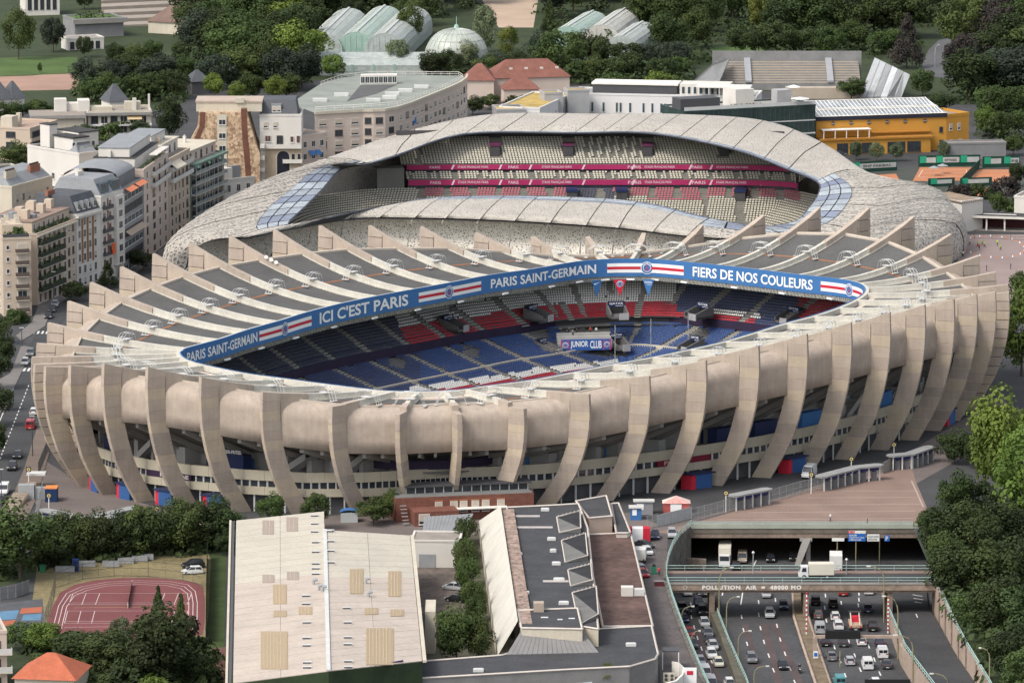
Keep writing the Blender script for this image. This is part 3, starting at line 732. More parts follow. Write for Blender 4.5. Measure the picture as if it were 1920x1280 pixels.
for d, z0, z1 in ((9.3, 7, 9.2), (13.4, 10.8, 12.7), (25.6, 18.4, 20.5)):
 b = MB(); b.grid([[SP(k, d, z0), SP(k, d, z1)] for k in range(k0 if d < 20 else ku0, (k1 if d < 20 else ku1)+1, 2)]); b.build('box_glazing', GLASS if d < 20 else DARK, rugby)
b = MB()
for ka, kb in ((ku0-6, k0), (k1, ku1+6)): b.grid([[SP(k, 9.2, 7), SP(k, 9.4, 12.6), SP(k, 13.6, 12.7)] for k in range(ka, kb+1, 2)])
b.build('plain_wall', mat('plain_grey_wall', (.17, .165, .15), .9, .1), rugby)
PINK = mat('board_magenta', (.34, .022, .10), .6, .1)
def board(d, z0, z1):
 b = MB(); b.grid([[SP(k, d, z0), SP(k, d, z1), SP(k, d+.2, z1)] for k in range(k0, k1+1, 2)]); bo = b.build('advert_board', PINK, rugby)
 def at(px):
  k = min(range(k0, k1+1), key=lambda k: abs(PJ(SP(k, d, z0))[0]-px)); return k
 for x0, x1, tx in ((860, 915, 'STADE FRANÇAIS PARIS'), (955, 975, 'PARIS'), (1015, 1070, 'STADE FRANÇAIS PARIS'), (1180, 1200, 'PARIS'), (1208, 1262, 'STADE FRANÇAIS PARIS'), (1300, 1320, 'PARIS'), (1345, 1400, 'STADE FRANÇAIS PARIS'), (805, 825, 'PARIS')):
  a, c = SP(at(x0), d-.06, 0), SP(at(x1), d-.06, 0)
  put_text('lettering', tx, mat('letter_pinkwhite', (.7, .5, .55), .6, 0), bo, lambda u, v: a.lerp(c, u)+Vector((0, 0, lerp(z0+.28, z1-.3, v))), .01)
 for x in (843, 935, 991, 1090, 1185, 1290, 1330, 1425):
  a = SP(at(x), d-.06, 0); b = MB(); b.face([a+Vector((0, 0, z0)), a+Vector((.5, 0, z0)), a+Vector((1.1, 0, z1)), a+Vector((.6, 0, z1))]); b.build('board_stripe', mat('letter_pinkwhite', (.7, .5, .55), .6, 0), bo)
board(9.0, 7.9, 9.3); board(13.1, 11.5, 12.8)
def seatrows(rows, mifn, skip, ka, kb, sp=.82):
 b = MB()
 for d, z in rows:
  s = 0.
  for k in range(ka, kb):
   a, c = SP(k, d, z), SP(k+1, d, z); L_ = (c-a).length; t = (c-a)/max(L_, 1e-6); e = PN[k]
   pos = s
   while pos < L_:
    q = a+t*pos; px, py = PJ(q);
    if not skip(px, py, d):
     mi = mifn(px, py, d); w_ = .27
     b.face([q-t*w_-e*.25+Vector((0, 0, .45)), q+t*w_-e*.25+Vector((0, 0, .45)), q+t*w_+e*.15+Vector((0, 0, .45)), q-t*w_+e*.15+Vector((0, 0, .45))], mi)
     b.face([q-t*w_+e*.15+Vector((0, 0, .45)), q+t*w_+e*.15+Vector((0, 0, .45)), q+t*w_+e*.3+Vector((0, 0, .74)), q-t*w_+e*.3+Vector((0, 0, .74))], mi)
    pos += sp
   s = pos-L_
 return b
JS = [mat('seat_cream', (.50, .47, .38), .6, .1, 3.), mat('seat_pink', (.42, .10, .14), .6, .15, 3.), NAVY]
def low_mi(px, py, d):
 if 1085 < px < 1150: return 2
 return 1 if ((d > 4.5 and 765 < px < 1500 and not (765 < px < 785)) or (1215 < px < 1330 and d > 2.5)) else 0
b = seatrows([(lerp(-9, 9, (k+.4)/18), lerp(-.9, 7, k/18)) for k in range(18)], low_mi, lambda px, py, d: (775 < px < 1500 and d > 4 and ((px-790) % 48 < 7 or (px-790) % 48 > 41)) or 1378 < px < 1396 or abs(px-1075) < 8 or abs(px-1162) < 8 or 1318 < px < 1326, 0, NP)
b.build('lower_seats', JS, rugby, kind='stuff')
b = seatrows([(lerp(9.6, 13, (k+.4)/4), lerp(9.2, 10.8, k/4)) for k in range(4)], lambda *a: 0, lambda px, py, d: (px-800) % 48 < 9 or 18 < (px-800) % 48 < 23, k0, k1); b.build('middle_seats', JS, rugby, kind='stuff')
GAPS = (930, 1066, 1215, 1356)
b = seatrows([(lerp(13.6, 25.5, (k+.4)/15), lerp(12.7, 18.4, k/15)) for k in range(15)], lambda *a: 0, lambda px, py, d: any(abs(px-g) < 11 and d > 16 for g in GAPS) or (1096 < px < 1200 and d > 16 and (px-1096) % 16 < 8) or abs(px-785) < 5, ku0, ku1); b.build('upper_seats', JS, rugby, kind='stuff')
for g in GAPS:
 k = min(range(NP), key=lambda k: abs(PJ(SP(k, 19, 16))[0]-g)); a = SP(k, 17.5, 14.8); e = PN[k]; t = Vector((e.y, -e.x, 0))
 b = MB(); b.hexa([a+t*x_+e*y_+Vector((0, 0, z_)) for z_ in (-.3, 2.4) for x_, y_ in ((-1.3, 0), (1.3, 0), (1.3, 4), (-1.3, 4))]); o = b.build('vomitory', DARK, rugby)
 b = MB(); b.hexa([a+t*x_+e*y_+Vector((0, 0, z_)) for z_ in (2.4, 3.) for x_, y_ in ((-1.5, -.2), (1.5, -.2), (1.5, 4), (-1.5, 4))]); b.build('vomitory_lintel', mat('plum', (.10, .02, .06), .7, .1), o)
for g in (1074, 1163, 1386):
 k = min(range(NP), key=lambda k: abs(PJ(SP(k, 3, 4.5))[0]-g)); a = SP(k, 3.5, 3.8); e = PN[k]; t = Vector((e.y, -e.x, 0))
 b = MB(); b.hexa([a+t*x_+e*y_+Vector((0, 0, z_)) for z_ in (-.3, 3.) for x_, y_ in ((-1.4, 0), (1.4, 0), (1.4, 5), (-1.4, 5))]); o = b.build('vomitory', DARK, rugby)
 b = MB(); b.hexa([a+t*x_+e*y_+Vector((0, 0, z_)) for z_ in (3., 3.7) for x_, y_ in ((-1.6, -.2), (1.6, -.2), (1.6, 5), (-1.6, 5))]); b.build('vomitory_lintel', NAVY, o)
b = MB(); b.face([PT[0]+Vector((10, -30, -2.5)), PT[NP]+Vector((-10, -30, -2.5)), PT[200]+Vector((0, 0, -2.5)), PT[60]+Vector((0, 0, -2.5))]); b.build('playing_field', mat('field_green', (.16, .16, .14), .9, .2, .1), rugby)
# ---------------------------------------------------------------- ground, trench, roads
PAVE = mat('pavement_grey', (.17, .155, .145), .9, .14, .2, 3.)
PLAZAM = mat('plaza_brick', (.235, .165, .135), .9, .16, .12, 2.5)
FORE = mat('forecourt', (.15, .125, .115), .9, .2, .1, 2.)
LAWN = mat('lawn', (.07, .115, .03), .95, .25, .08, 1.5)
WOODF = mat('woodland_floor', (.035, .05, .02), .95, .3, .1, 1.)
DRYG = mat('dry_grass', (.20, .165, .085), .95, .3, .12, 1.2)
SAND = mat('sand_path', (.42, .32, .24), .95, .1, .1, 2.)
TEAL = mat('rail_teal', (.30, .42, .38), .6, .12)
WALLC = mat('retaining_wall', (.36, .28, .225), .9, .15, .2, 1.)
BROWNC = mat('stained_concrete', (.22, .17, .135), .9, .25, .3, 1.5)
Yp = P(1500, 990).y
EL = [(1296, 990), (1275, 1008), (1262, 1028), (1254, 1050), (1250, 1072), (1250, 1090), (1262, 1130), (1280, 1180), (1303, 1235), (1325, 1285), (1385, 1420)]
ER = [(1712, 990), (1738, 1050), (1751, 1086), (1771, 1134), (1791, 1178), (1815, 1222), (1850, 1280), (1930, 1420)]
gl = [P(*q) for q in EL]; gr_ = [P(*q) for q in ER]
b = MB(); z0 = Vector((0, 0, 0))
b.face([(-3000, Yp, 0), (3000, Yp, 0), (3000, 6000, 0), (-3000, 6000, 0)])
b.face([(-3000, -700, 0), (gl[-1].x+60, -700, 0)]+[tuple(p) for p in gl[::-1]]+[(-3000, Yp, 0)])
b.face([(3000, Yp, 0)]+[tuple(p) for p in gr_]+[(gr_[-1].x+60, -700, 0), (3000, -700, 0)])
struct('ground', b, ASPH, 'grey asphalt ground of the district')
def flat(name, pts, z, m, parent=None):
 b = MB(); b.face([Vector((p.x, p.y, z)) for p in pts]); return b.build(name, m, parent, kind=None if parent else 'structure')
def pxs(*q): return [P(x, y) for x, y in q]
# park and woods (large soft sheets)
sheet('woodland_floor', [(-900, 205), (330, 205), (420, 130), (560, 150), (900, 148), (1250, 165), (1700, 180), (2900, 330), (2900, -700), (-900, -700)], .004, WOODF)
sheet('lawn', [(-200, 118), (60, 106), (145, 108), (150, 135), (60, 142), (-200, 150)], .012, LAWN)
sheet('lawn', [(1090, 36), (1180, 40), (1190, 62), (1100, 66)], .012, LAWN)
sheet('lawn', [(1330, 88), (1430, 84), (1440, 104), (1340, 106)], .012, LAWN)
sheet('gravel_court', [(900, -6), (1010, -6), (1000, 52), (935, 52)], .012, SAND)
sheet('path', [(-200, 150), (150, 138), (150, 168), (-200, 175)], .012, mat('path_pink', (.33, .21, .16), .95, .15, .1))
sheet('path', [(250, 20), (520, -5), (520, 8), (250, 36)], .02, SAND)
b = MB()
for k in range(7): b.prism([P(x, y).xy for x, y in ((190-0*k, 52-k*7), (500, 40-k*8), (500, 34-k*8), (190, 46-k*7))], 0, .6+k*.9)
b.build('sports_terrace', mat('terrace_sand', (.30, .26, .22), .95, .12), None, label='pale concrete terraces and steps at the top left edge', cat='terrace')
# left avenue
sheet('road', [(-120, 1100), (-120, 640), (10, 700), (60, 640), (78, 600), (150, 540), (300, 470), (430, 410), (470, 392), (480, 400), (330, 490), (240, 530), (120, 600), (100, 640), (82, 700), (70, 800), (45, 880), (-10, 1010), (-40, 1100)], .02, mat('road_asphalt', (.05, .051, .053), .9, .25, .1, 2.))
sheet('pavement', [(70, 800), (78, 790), (92, 850), (70, 930), (35, 1010), (-10, 1010), (45, 880)], .11, mat('pavement_brown', (.16, .125, .105), .9, .15, .2))
sheet('pavement', [(-60, 745), (20, 700), (40, 648), (62, 652), (30, 720), (0, 775), (-60, 830)], .11, PAVE)
sheet('pavement', [(60, 604), (72, 572), (145, 540), (235, 514), (320, 455), (425, 400), (432, 404), (330, 462), (240, 522), (150, 548), (100, 575), (84, 612), (40, 640), (30, 630)], .11, PAVE)
def dash(name, a, c, wd, m, z, parent=None):
 d = (c-a).normalized(); t = Vector((-d.y, d.x, 0))*wd/2
 return flat(name, [a-t, c-t, c+t, a+t], z, m, parent)
PAINT = mat('road_paint', (.62, .61, .58), .8, .15, .6)
lm = MB()
def addq(mb, a, c, wd, z):
 d = (c-a).normalized(); t = Vector((-d.y, d.x, 0))*wd/2
 mb.face([Vector((p.x, p.y, z)) for p in (a-t, c-t, c+t, a+t)])
for k in range(22):
 f = k/22; a = Vector((lerp(54, -4, f), lerp(722, 870, f))); addq(lm, P(a.x, a.y), P(a.x-1.4, a.y+3.6), .22, .05)
addq(lm, P(34, 707), P(-5, 800), .2, .05); addq(lm, P(69, 610), P(82, 590), .2, .05)
lm.build('lane_line', PAINT, None, kind='structure')
for k in range(5): flat('crossing_stripe', pxs((25+k*8.4, 696), (28.5+k*8.4, 690), (33+k*8.4, 690), (29.5+k*8.4, 696)), .05, PAINT).__setitem__('kind', 'structure')
for k in range(5): flat('crossing_stripe', pxs((60+k*8.2, 626), (63+k*8.2, 621), (67+k*8.2, 621), (64+k*8.2, 626)), .05, PAINT).__setitem__('kind', 'structure')
# forecourt and plaza
sheet('forecourt', [(80, 860), (150, 905), (400, 985), (700, 960), (1000, 975), (1180, 960), (1240, 985), (1296, 972), (1390, 950), (1470, 930), (1560, 900), (1700, 850), (1880, 740), (1905, 800), (1800, 860), (1720, 905), (1250, 1000), (1000, 1020), (600, 1010), (250, 985), (80, 970), (60, 930)], .012, FORE)
plaza = sheet('plaza', [(1180, 1010), (1297, 981), (1390, 955), (1450, 940), (1560, 908), (1640, 890), (1708, 868), (1716, 900), (1738, 952), (1738, 989), (1712, 989), (1296, 989), (1250, 1002)], .024, PLAZAM)
for (x0, y0, x1, y1) in ((1579, 920, 1717, 920), (1514, 933, 1724, 932), (1450, 946.5, 1728, 945), (1404, 960.5, 1715, 958), (1345, 974, 1712, 971.5)):
 dash('paving_line', P(x0, y0), P(x1, y1), .28, mat('paving_line_pale', (.40, .33, .28), .9, .1), .034, plaza)
dash('paving_line', P(1709, 901), P(1731, 950), .3, mat('paving_line_pale', (.40, .33, .28), .9, .1), .034, plaza)
sheet('plaza', [(1800, 440), (2300, 440), (2300, 560), (1790, 560)], .024, mat('plaza_pink', (.26, .20, .185), .9, .12, .1))
# trench floor
ZT = -7.0
b = MB(); e0, e1 = P(1150, 1420, ZT), P(2100, 1420, ZT)
b.face([(gl[0].x-60, Yp+90, ZT), (gl[0].x-60, -700, ZT), (220, -700, ZT), (220, Yp+90, ZT)])
mway = struct('motorway', b, mat('motorway_asphalt', (.062, .062, .064), .9, .22, .06, 1.2), 'sunken multi-lane motorway')
rs = MB()
for x0, y0, x1, y1, wd in ((1360, 1125, 1372, 1260, .0), (1432, 1168, 1462, 1285, 1.5), (1452, 1168, 1500, 1285, 1.5), (1397, 1170, 1420, 1250, 1.2), (1300, 1180, 1345, 1275, 1.8)):
 if wd: addq(rs, P(x0, y0, ZT), P(x1, y1, ZT), wd, ZT+.008)
rs.build('worn_lane', mat('road_reddish', (.085, .062, .062), .9, .25, .15, 2.), None, kind='structure')
dashes = [(1240+x/5.647, 1060+y/5.647) for x, y in ((1030, 385), (1208, 360), (850, 540), (1032, 518), (1205, 493), (870, 680), (1050, 660), (1225, 635), (908, 825), (1087, 805), (1258, 780), (1137, 950), (1310, 930), (1188, 1105), (1362, 1085), (1413, 1230), (313, 410), (318, 540), (347, 650), (383, 762), (425, 875), (530, 1010))]
dashes += [(1500+x/4.571, 1060+y/4.571) for x, y in ((218, 255), (353, 318), (213, 360), (226, 470), (295, 697), (420, 650), (344, 815), (470, 768), (590, 690), (638, 803), (517, 890), (685, 923), (388, 937), (505, 240), (505, 290), (500, 340))]
def lanedir(px, py):
 sl = .05+.0026*(py-1110) if px < 1500 else .08+.0022*(py-1110)
 return (P(px+sl*20, py+20, ZT)-P(px, py, ZT)).normalized()
for x, y in dashes:
 d = lanedir(x, y); c = P(x, y, ZT); dash('lane_dash', c-d*1.7, c+d*1.7, .24, PAINT, ZT+.02, mway)
for a, c in (((1393, 1106), (1389, 1133)), ((1356, 1106), (1354, 1116)), ((1412, 1062), (1418, 1050))): dash('lane_dash', P(*a, ZT), P(*c, ZT), .24, PAINT, ZT+.02, mway)
def strip_wall(name, left, right, z0, z1, m, label=None, cat=None, zf=None, zt=None):
 b = MB(); rows = []
 for k, (l, r_) in enumerate(zip(left, right)):
  za = z0[k] if hasattr(z0, '__len__') else z0; zb_ = z1[k] if hasattr(z1, '__len__') else z1
  pl, pr = P(*l, za if zf is None else zf), P(*r_, zb_ if zt is None else zt)
  rows.append([Vector((pl.x, pl.y, ZT-.2)), Vector((pl.x, pl.y, zb_)), Vector((pr.x, pr.y, zb_)), Vector((pr.x, pr.y, ZT-.2))])
 b.grid(rows); b.face(rows[0]); b.face(rows[-1][::-1])
 return b.build(name, m, None, label=label, cat=cat)
def rail(parent, pts, h, m, rad=.06, step=2.2, name='railing', wide=True):
 b = MB(); b.tube([p+Vector((0, 0, h)) for p in pts], rad, 4)
 if wide: b.tube([p+Vector((0, 0, h*.5)) for p in pts], rad*.8, 4)
 for p, q in zip(pts, pts[1:]):
  n = max(1, int((q-p).length/step))
  for k in range(n+(q is pts[-1])):
   r_ = p.lerp(q, k/n); b.tube([r_, r_+Vector((0, 0, h))], rad*.8, 4)
 return b.build(name, m, parent)
GREENT = mat('verge_green', (.06, .075, .03), .95, .35, .4)
sw = strip_wall('planted_divider', [(1329, 1112), (1330, 1159), (1349, 1202), (1376, 1280), (1400, 1360)], [(1342, 1112), (1345, 1150), (1366, 1204), (1400, 1280), (1425, 1360)], ZT, ZT+1.6, mat('divider_brown', (.11, .10, .075), .9, .3, .4), 'planted concrete divider with a pale railing between slip road and main carriageway', 'divider', zf=ZT, zt=ZT+1.6)
rail(sw, [P(x, y, ZT+1.6) for x, y in ((1345, 1150), (1366, 1204), (1400, 1280), (1425, 1360))], 1.1, TEAL, .09)
sw = strip_wall('median', [(1488, 1107), (1491, 1156), (1507, 1207), (1532, 1280), (1552, 1360)], [(1504, 1107), (1513, 1156), (1530, 1207), (1555, 1280), (1585, 1360)], ZT, ZT+.7, mat('median_soil', (.17, .13, .085), .95, .35, .5), 'overgrown earth median between the two motorway carriageways', 'median', zf=ZT, zt=ZT+.7)
for s_ in ([(1487, 1107), (1489.5, 1156), (1505.5, 1207), (1530, 1280), (1552, 1360)], [(1506, 1107), (1516, 1156), (1532, 1207), (1557, 1280), (1588, 1360)]):
 b = MB(); b.tube([P(x, y, ZT+.45) for x, y in s_], .32, 4); b.build('barrier', WALLC, sw)
sw = strip_wall('ramp_wall', [(1651, 1104), (1662, 1148), (1673, 1200), (1690, 1248), (1710, 1280), (1760, 1360)], [(1654, 1095), (1664, 1140), (1682, 1182), (1698, 1217), (1722, 1250), (1790, 1340)], ZT, [-6.4, -5.2, -4.3, -3.6, -2.8, -2], WALLC, 'cream retaining wall carrying the slip road beside the right carriageway', 'wall', zf=ZT)
rail(sw, [P(x, y, z) for x, y, z in ((1664, 1140, -5.2), (1682, 1182, -4.3), (1698, 1217, -3.6), (1722, 1250, -2.8), (1790, 1340, -2))], 1.0, TEAL, .09)
b = MB(); la = [(1656, 1100, -6.6), (1664, 1142, -6.0), (1683, 1184, -5.0), (1699, 1219, -4.2), (1723, 1252, -3.4), (1790, 1342, -2.6)]; ra = [(1736, 1100, -6.6), (1741, 1137, -6.0), (1771, 1187, -5.0), (1806, 1231, -4.2), (1830, 1265, -3.4), (1900, 1360, -2.6)]
b.grid([[P(*q) for q in ra], [P(*q) for q in la]]); struct('slip_road', b, mat('road_asphalt', (.05, .051, .053), .9, .25, .1, 2.), 'slip road climbing out of the motorway trench')
sr = MB()
for x, y in ((1719, 1155), (1732, 1174)): addq(sr, P(x-1.5, y-3.5, -5.6), P(x+1.5, y+3.5, -5.6), .2, -5.45)
for k in range(6): addq(sr, P(1710+k*1.5, 1108+k*7, -6.3), P(1728+k*1.6, 1111+k*7, -6.3), .3, -6.25+.04*k)
sr.build('hatched_marking', PAINT, None, kind='structure')
def vwall(name, px, thick, ztop, m, label, cat, railm=None, side=1, zbot=ZT-.2):
 pts = [P(x, y) for x, y in px]; rows = []
 for k, p in enumerate(pts):
  d = (pts[min(k+1, len(pts)-1)]-pts[max(0, k-1)]).normalized(); t = Vector((-d.y, d.x, 0))*thick*side
  rows.append([Vector((p.x, p.y, zbot)), Vector((p.x, p.y, ztop)), Vector((p.x+t.x, p.y+t.y, ztop)), Vector((p.x+t.x, p.y+t.y, -.1))])
 b = MB(); b.grid(rows); o = b.build(name, m, None, label=label, cat=cat)
 if railm: rail(o, [p+Vector((0, 0, ztop)) for p in pts], 1.1, railm, .1, 2.0)
 return o
vwall('trench_wall', EL[:6], .6, .5, mat('dark_stained_wall', (.14, .13, .115), .9, .35, .4, 1.), 'curved stained trench wall topped by a teal railing left of the tunnel mouth', 'wall', TEAL, -1)
vwall('trench_wall', EL[5:], .6, .35, mat('dark_stained_wall', (.14, .13, .115), .9, .35, .4, 1.), 'long trench wall with a pale teal railing below the bridge on the left', 'wall', TEAL, -1)
rw = vwall('trench_wall', ER[2:], .7, .5, WALLC, 'cream trench wall with a teal railing in front of the right hand trees', 'wall', TEAL, 1)
for k in range(9):
 f = 2+k*.58; i = min(len(ER)-2, int(f)); q = [lerp(a, c, f-i) for a, c in zip(ER[i], ER[i+1])]; p = P(*q)
 b = MB(); b.tube([p+Vector((-.15, 0, -6.5)), p+Vector((-.15, 0, .4))], .16, 4); b.build('wall_rib', BROWNC, rw)
# tunnel mouth under the plaza
tn = thing('tunnel', 'dark wide motorway tunnel mouth beneath the brick plaza', 'tunnel', (gl[0].x, Yp, 0))
xl, xr = gl[0].x-.2, P(1790, 990).x
def tb(name, x0, x1, y0, y1, z0, z1, m, par=tn):
 b = MB(); b.box(x0, x1, y0, y1, z0, z1); return b.build(name, m, par)
tb('parapet', xl-.5, xr, Yp-.35, Yp+.5, .03, .85, mat('parapet_green_grey', (.33, .35, .29), .9, .12)); tb('edge_beam', xl-.3, xr, Yp-.2, Yp+.6, -.95, .02, mat('edge_beam_dark', (.15, .13, .105), .9, .3, .3))
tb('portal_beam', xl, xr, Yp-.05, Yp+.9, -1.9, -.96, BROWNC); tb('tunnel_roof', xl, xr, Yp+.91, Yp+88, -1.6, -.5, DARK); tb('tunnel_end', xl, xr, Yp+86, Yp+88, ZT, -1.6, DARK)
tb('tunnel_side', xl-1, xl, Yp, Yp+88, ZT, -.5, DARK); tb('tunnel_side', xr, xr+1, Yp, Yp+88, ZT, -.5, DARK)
b = MB(); px_ = P(1511, 990).x
b.hexa([(px_-2.2, Yp-2.6, ZT), (px_-1.2, Yp-2.6, ZT), (px_-1.2, Yp-1.4, ZT), (px_-2.2, Yp-1.4, ZT), (px_-.6, Yp-1.2, -1.95), (px_+.9, Yp-1.2, -1.95), (px_+.9, Yp-.1, -1.95), (px_-.6, Yp-.1, -1.95)])
b.box(px_+.1, px_+.9, Yp-.6, Yp+.4, ZT, -1.95); b.box(px_-1.2, px_+1.2, Yp-1.1, Yp+.4, -2.4, -1.92); b.build('portal_pillar', CONCG, tn)
for k in range(6): tb('ceiling_lamp', lerp(xl, xr, .18+.13*k), lerp(xl, xr, .18+.13*k)+.35, Yp+14+(k % 3)*9, Yp+14.4+(k % 3)*9, -1.85, -1.65, MATS.get('lamp_orange') or mat('lamp_orange', (.9, .45, .15), .5, 0))
m = MATS['lamp_orange'].node_tree.nodes['Principled BSDF']; m.inputs['Emission Color'].default_value = (1, .55, .2, 1); m.inputs['Emission Strength'].default_value = 6
rail(tn, [Vector((xl, Yp-.3, .85)), Vector((xr-8, Yp-.3, .85))], .5, TEAL, .07, 2.4)
for q in (((1270, 1062), (1325, 1066)),):
 a, c = P(1262, 1062, ZT), P(1324, 1066, ZT); b = MB(); b.hexa([Vector((x, y, z)) for z in (ZT, ZT+1.8) for x, y in ((a.x, a.y), (c.x, c.y), (c.x, c.y+1.2), (a.x, a.y+1.2))]); o = b.build('ramp_parapet', BROWNC, None, label='stained concrete parapet of the slip road beneath the tunnel mouth', cat='parapet')
# road bridge
br = thing('road_bridge', 'concrete road bridge with painted graffiti and teal railings crossing the motorway', 'bridge', P(1500, 1084))
x0, x1 = P(1250, 1084).x, P(1752, 1084).x
yf, yn = P(1500, 1071).y, P(1500, 1094).y
tb('deck', x0, x1, yn+.3, yf-.3, -1.1, .0, BROWNC, br); tb('carriageway', x0, x1, yn+1.2, yf-2.0, .004, .012, mat('road_asphalt', (.05, .051, .053)), br)
tb('footway', x0, x1, yf-2.0, yf-.3, .0, .14, mat('footway_brown', (.21, .15, .125), .9, .2, .3), br); tb('fascia_beam', x0, x1, yn-.05, yn+.3, -1.25, -.15, mat('bridge_fascia', (.27, .21, .165), .9, .25, .25, 1.), br)
tb('kerb_beam', x0, x1, yn-.15, yn+.6, -.14, .16, CONCG, br); tb('fascia_beam', x0, x1, yf-.3, yf, -1.25, .15, BROWNC, br); tb('girder', x0, x1, yn+.35, yn+1.4, -1.75, -1.1, BROWNC, br)
rail(br, [Vector((x0, yn, .16)), Vector((x1, yn, .16))], 1.05, TEAL, .07, 3.5); rail(br, [Vector((x0, yf-.1, .15)), Vector((x1, yf-.1, .15))], 1.05, TEAL, .07, 3.5)
gx0, gx1 = P(1316, 1098, -.7).x, P(1502, 1098, -.7).x
put_text('graffiti', 'POLLUTION  AiR  =  48000 MO', mat('graffiti_white', (.72, .69, .64), .8, .1), br, lambda u, v: Vector((lerp(gx0, gx1, u), yn-.08, lerp(-1.08, -.24, v))), .055, 1.2)
b = MB(); cx_ = P(1284, 1098, -.7).x
n = 14; b.grid([[Vector((cx_+r_*math.cos(2*PI*j/n), yn-.08, -.67+r_*math.sin(2*PI*j/n))) for j in range(n)] for r_ in (.33, .40)], close=True); b.build('graffiti', MATS['graffiti_white'], br)
for px in (1325, 1497, 1650, 1744): tb('pier', P(px, 1100, ZT).x-.5, P(px, 1100, ZT).x+.5, yn+.6, yf-.6, ZT, -1.1, BROWNC, br)
# plaza fences
FENM = mat('fence_galvanised', (.33, .34, .34), .5, .1, metal=.2)
def fence(px, h, label, name='steel_fence', step=2.4, bars=6, m=FENM, cat='fence', infill=None):
 pts = [P(x, y) for x, y in px]; o = thing(name, label, cat, pts[0])
 for p, q in zip(pts, pts[1:]):
  n = max(1, round((q-p).length/step))
  for k in range(n):
   a, c = p.lerp(q, k/n), p.lerp(q, (k+1)/n); b = MB(); U = Vector((0, 0, 1))
   for z in (.15, h*.55, h): b.tube([a+U*z, c+U*z], .035, 4)
   for j in range(1, bars): b.tube([a.lerp(c, j/bars)+U*.15, a.lerp(c, j/bars)+U*h], .022, 3, cap=False)
   if infill: t = Vector((-(c-a).y, (c-a).x, 0)).normalized()*.02; b.face([a+t, c+t, c+t+U*h, a+t+U*h])
   b.build('fence_panel', infill or m, o)
   b = MB(); b.tube([a, a+U*(h+.1)], .06, 4); b.build('post', m, o)
 return o
fence([(1297, 978), (1345, 965), (1390, 951)], 2.6, 'tall steel fence from the curved railing to the first turnstile canopy')
fence([(1448, 941), (1500, 926), (1548, 915)], 2.6, 'tall steel fence between the two long turnstile canopies')
fence([(1213, 992), (1234, 986)], 2.6, 'short steel gate beside the red and white kiosk')
fence([(1232, 988), (1297, 972)], 2.4, 'pale sheeted fence at the corner of the forecourt', infill=mat('sheeting_pale', (.42, .43, .43), .6, .1))
def canopy(px, wd, label, posts=4):
 pts = [P(x, y, 3.) for x, y in px]; o = thing('turnstile_canopy', label, 'canopy', Vector((pts[0].x, pts[0].y, 0)))
 L_, R_ = [], []
 for k, p in enumerate(pts):
  d = (pts[min(k+1, len(pts)-1)]-pts[max(0, k-1)]).normalized(); t = Vector((-d.y, d.x, 0))*wd/2; L_.append(p+t); R_.append(p-t)
 d0 = (pts[1]-pts[0]).normalized(); d1 = (pts[-1]-pts[-2]).normalized()
 poly = [R_[0]]+R_[1:]+[pts[-1]+d1*wd*.35+(R_[-1]-pts[-1])*.6, pts[-1]+d1*wd*.35+(L_[-1]-pts[-1])*.6]+L_[::-1]+[pts[0]-d0*wd*.35+(L_[0]-pts[0])*.6, pts[0]-d0*wd*.35+(R_[0]-pts[0])*.6]
 b = MB(); b.prism([(p.x, p.y) for p in poly], 2.85, 3.2); b.build('canopy_roof', mat('canopy_grey', (.27, .275, .27), .8, .12), o)
 for p, q in zip(pts, pts[1:]):
  d = (q-p).normalized(); t = Vector((-d.y, d.x, 0)); off = -t*wd*.25
  b = MB(); b.hexa([Vector((v.x, v.y, z)) for z in (2.15, 2.84) for v in (p+off, q+off, q+off+t*.12, p+off+t*.12)]); b.build('blue_band', mat('band_indigo', (.02, .03, .14), .6, .1), o)
  n = max(2, int((q-p).length/2.2))
  for k in range(n+1):
   a = p.lerp(q, k/n)+off; b = MB(); b.hexa([Vector((a.x+x, a.y+y, z)) for z in (0, 2.85) for x, y in ((-.14, -.14), (.14, -.14), (.14, .14), (-.14, .14))]); b.build('post', WHITEP if k % 2 else PALES, o)
   if k < n:
    c = p.lerp(q, (k+.5)/n)+off; b = MB(); b.hexa([Vector((c.x+x, c.y+y, z)) for z in (0, 1.9) for x, y in ((-.55, .2), (.55, .2), (.55, 1.2), (-.55, 1.2))]); b.build('turnstile', mat('turnstile_grey', (.15, .15, .16), .6, .2), o)
 return o
canopy([(1376, 929), (1438, 917)], 2.6, 'rounded grey turnstile canopy with a blue band left of the long one')
canopy([(1540, 893), (1606, 876), (1646, 872)], 2.8, 'long kinked grey turnstile canopy in front of the white van')
canopy([(1672, 854), (1706, 851), (1744, 838)], 2.6, 'grey turnstile canopy furthest right beneath the trees')
canopy([(84, 956), (158, 972)], 2.4, 'grey turnstile canopy beside the blue container')
canopy([(168, 971), (250, 952)], 2.6, 'grey turnstile canopy crossing another at the left forecourt')
canopy([(196, 967), (256, 979)], 2.2, 'grey turnstile canopy branching right above the hedge trees')
for px in (((1656, 888), (1690, 872)),):
 a, c = P(*px[0]), P(*px[1]); b = MB(); b.hexa([Vector((x, y, z)) for z in (0, 2.4) for x, y in ((a.x, a.y), (c.x, c.y), (c.x, c.y+.3), (a.x, a.y+.3))]); b.build('gate_wall', CONCG, None, label='plain grey concrete wall between two turnstile canopies', cat='wall')
def boxthing(name, label, cat, px, w_, d_, h_, m, rz=0., z=0., group=None, extra=None):
 p = P(*px, z); o = thing(name, label, cat, p, rz, group)
 b = MB(); b.box(-w_/2, w_/2, -d_/2, d_/2, 0, h_); b.build('body', m, o, world=False)
 if extra: extra(o, w_, d_, h_)
 return o
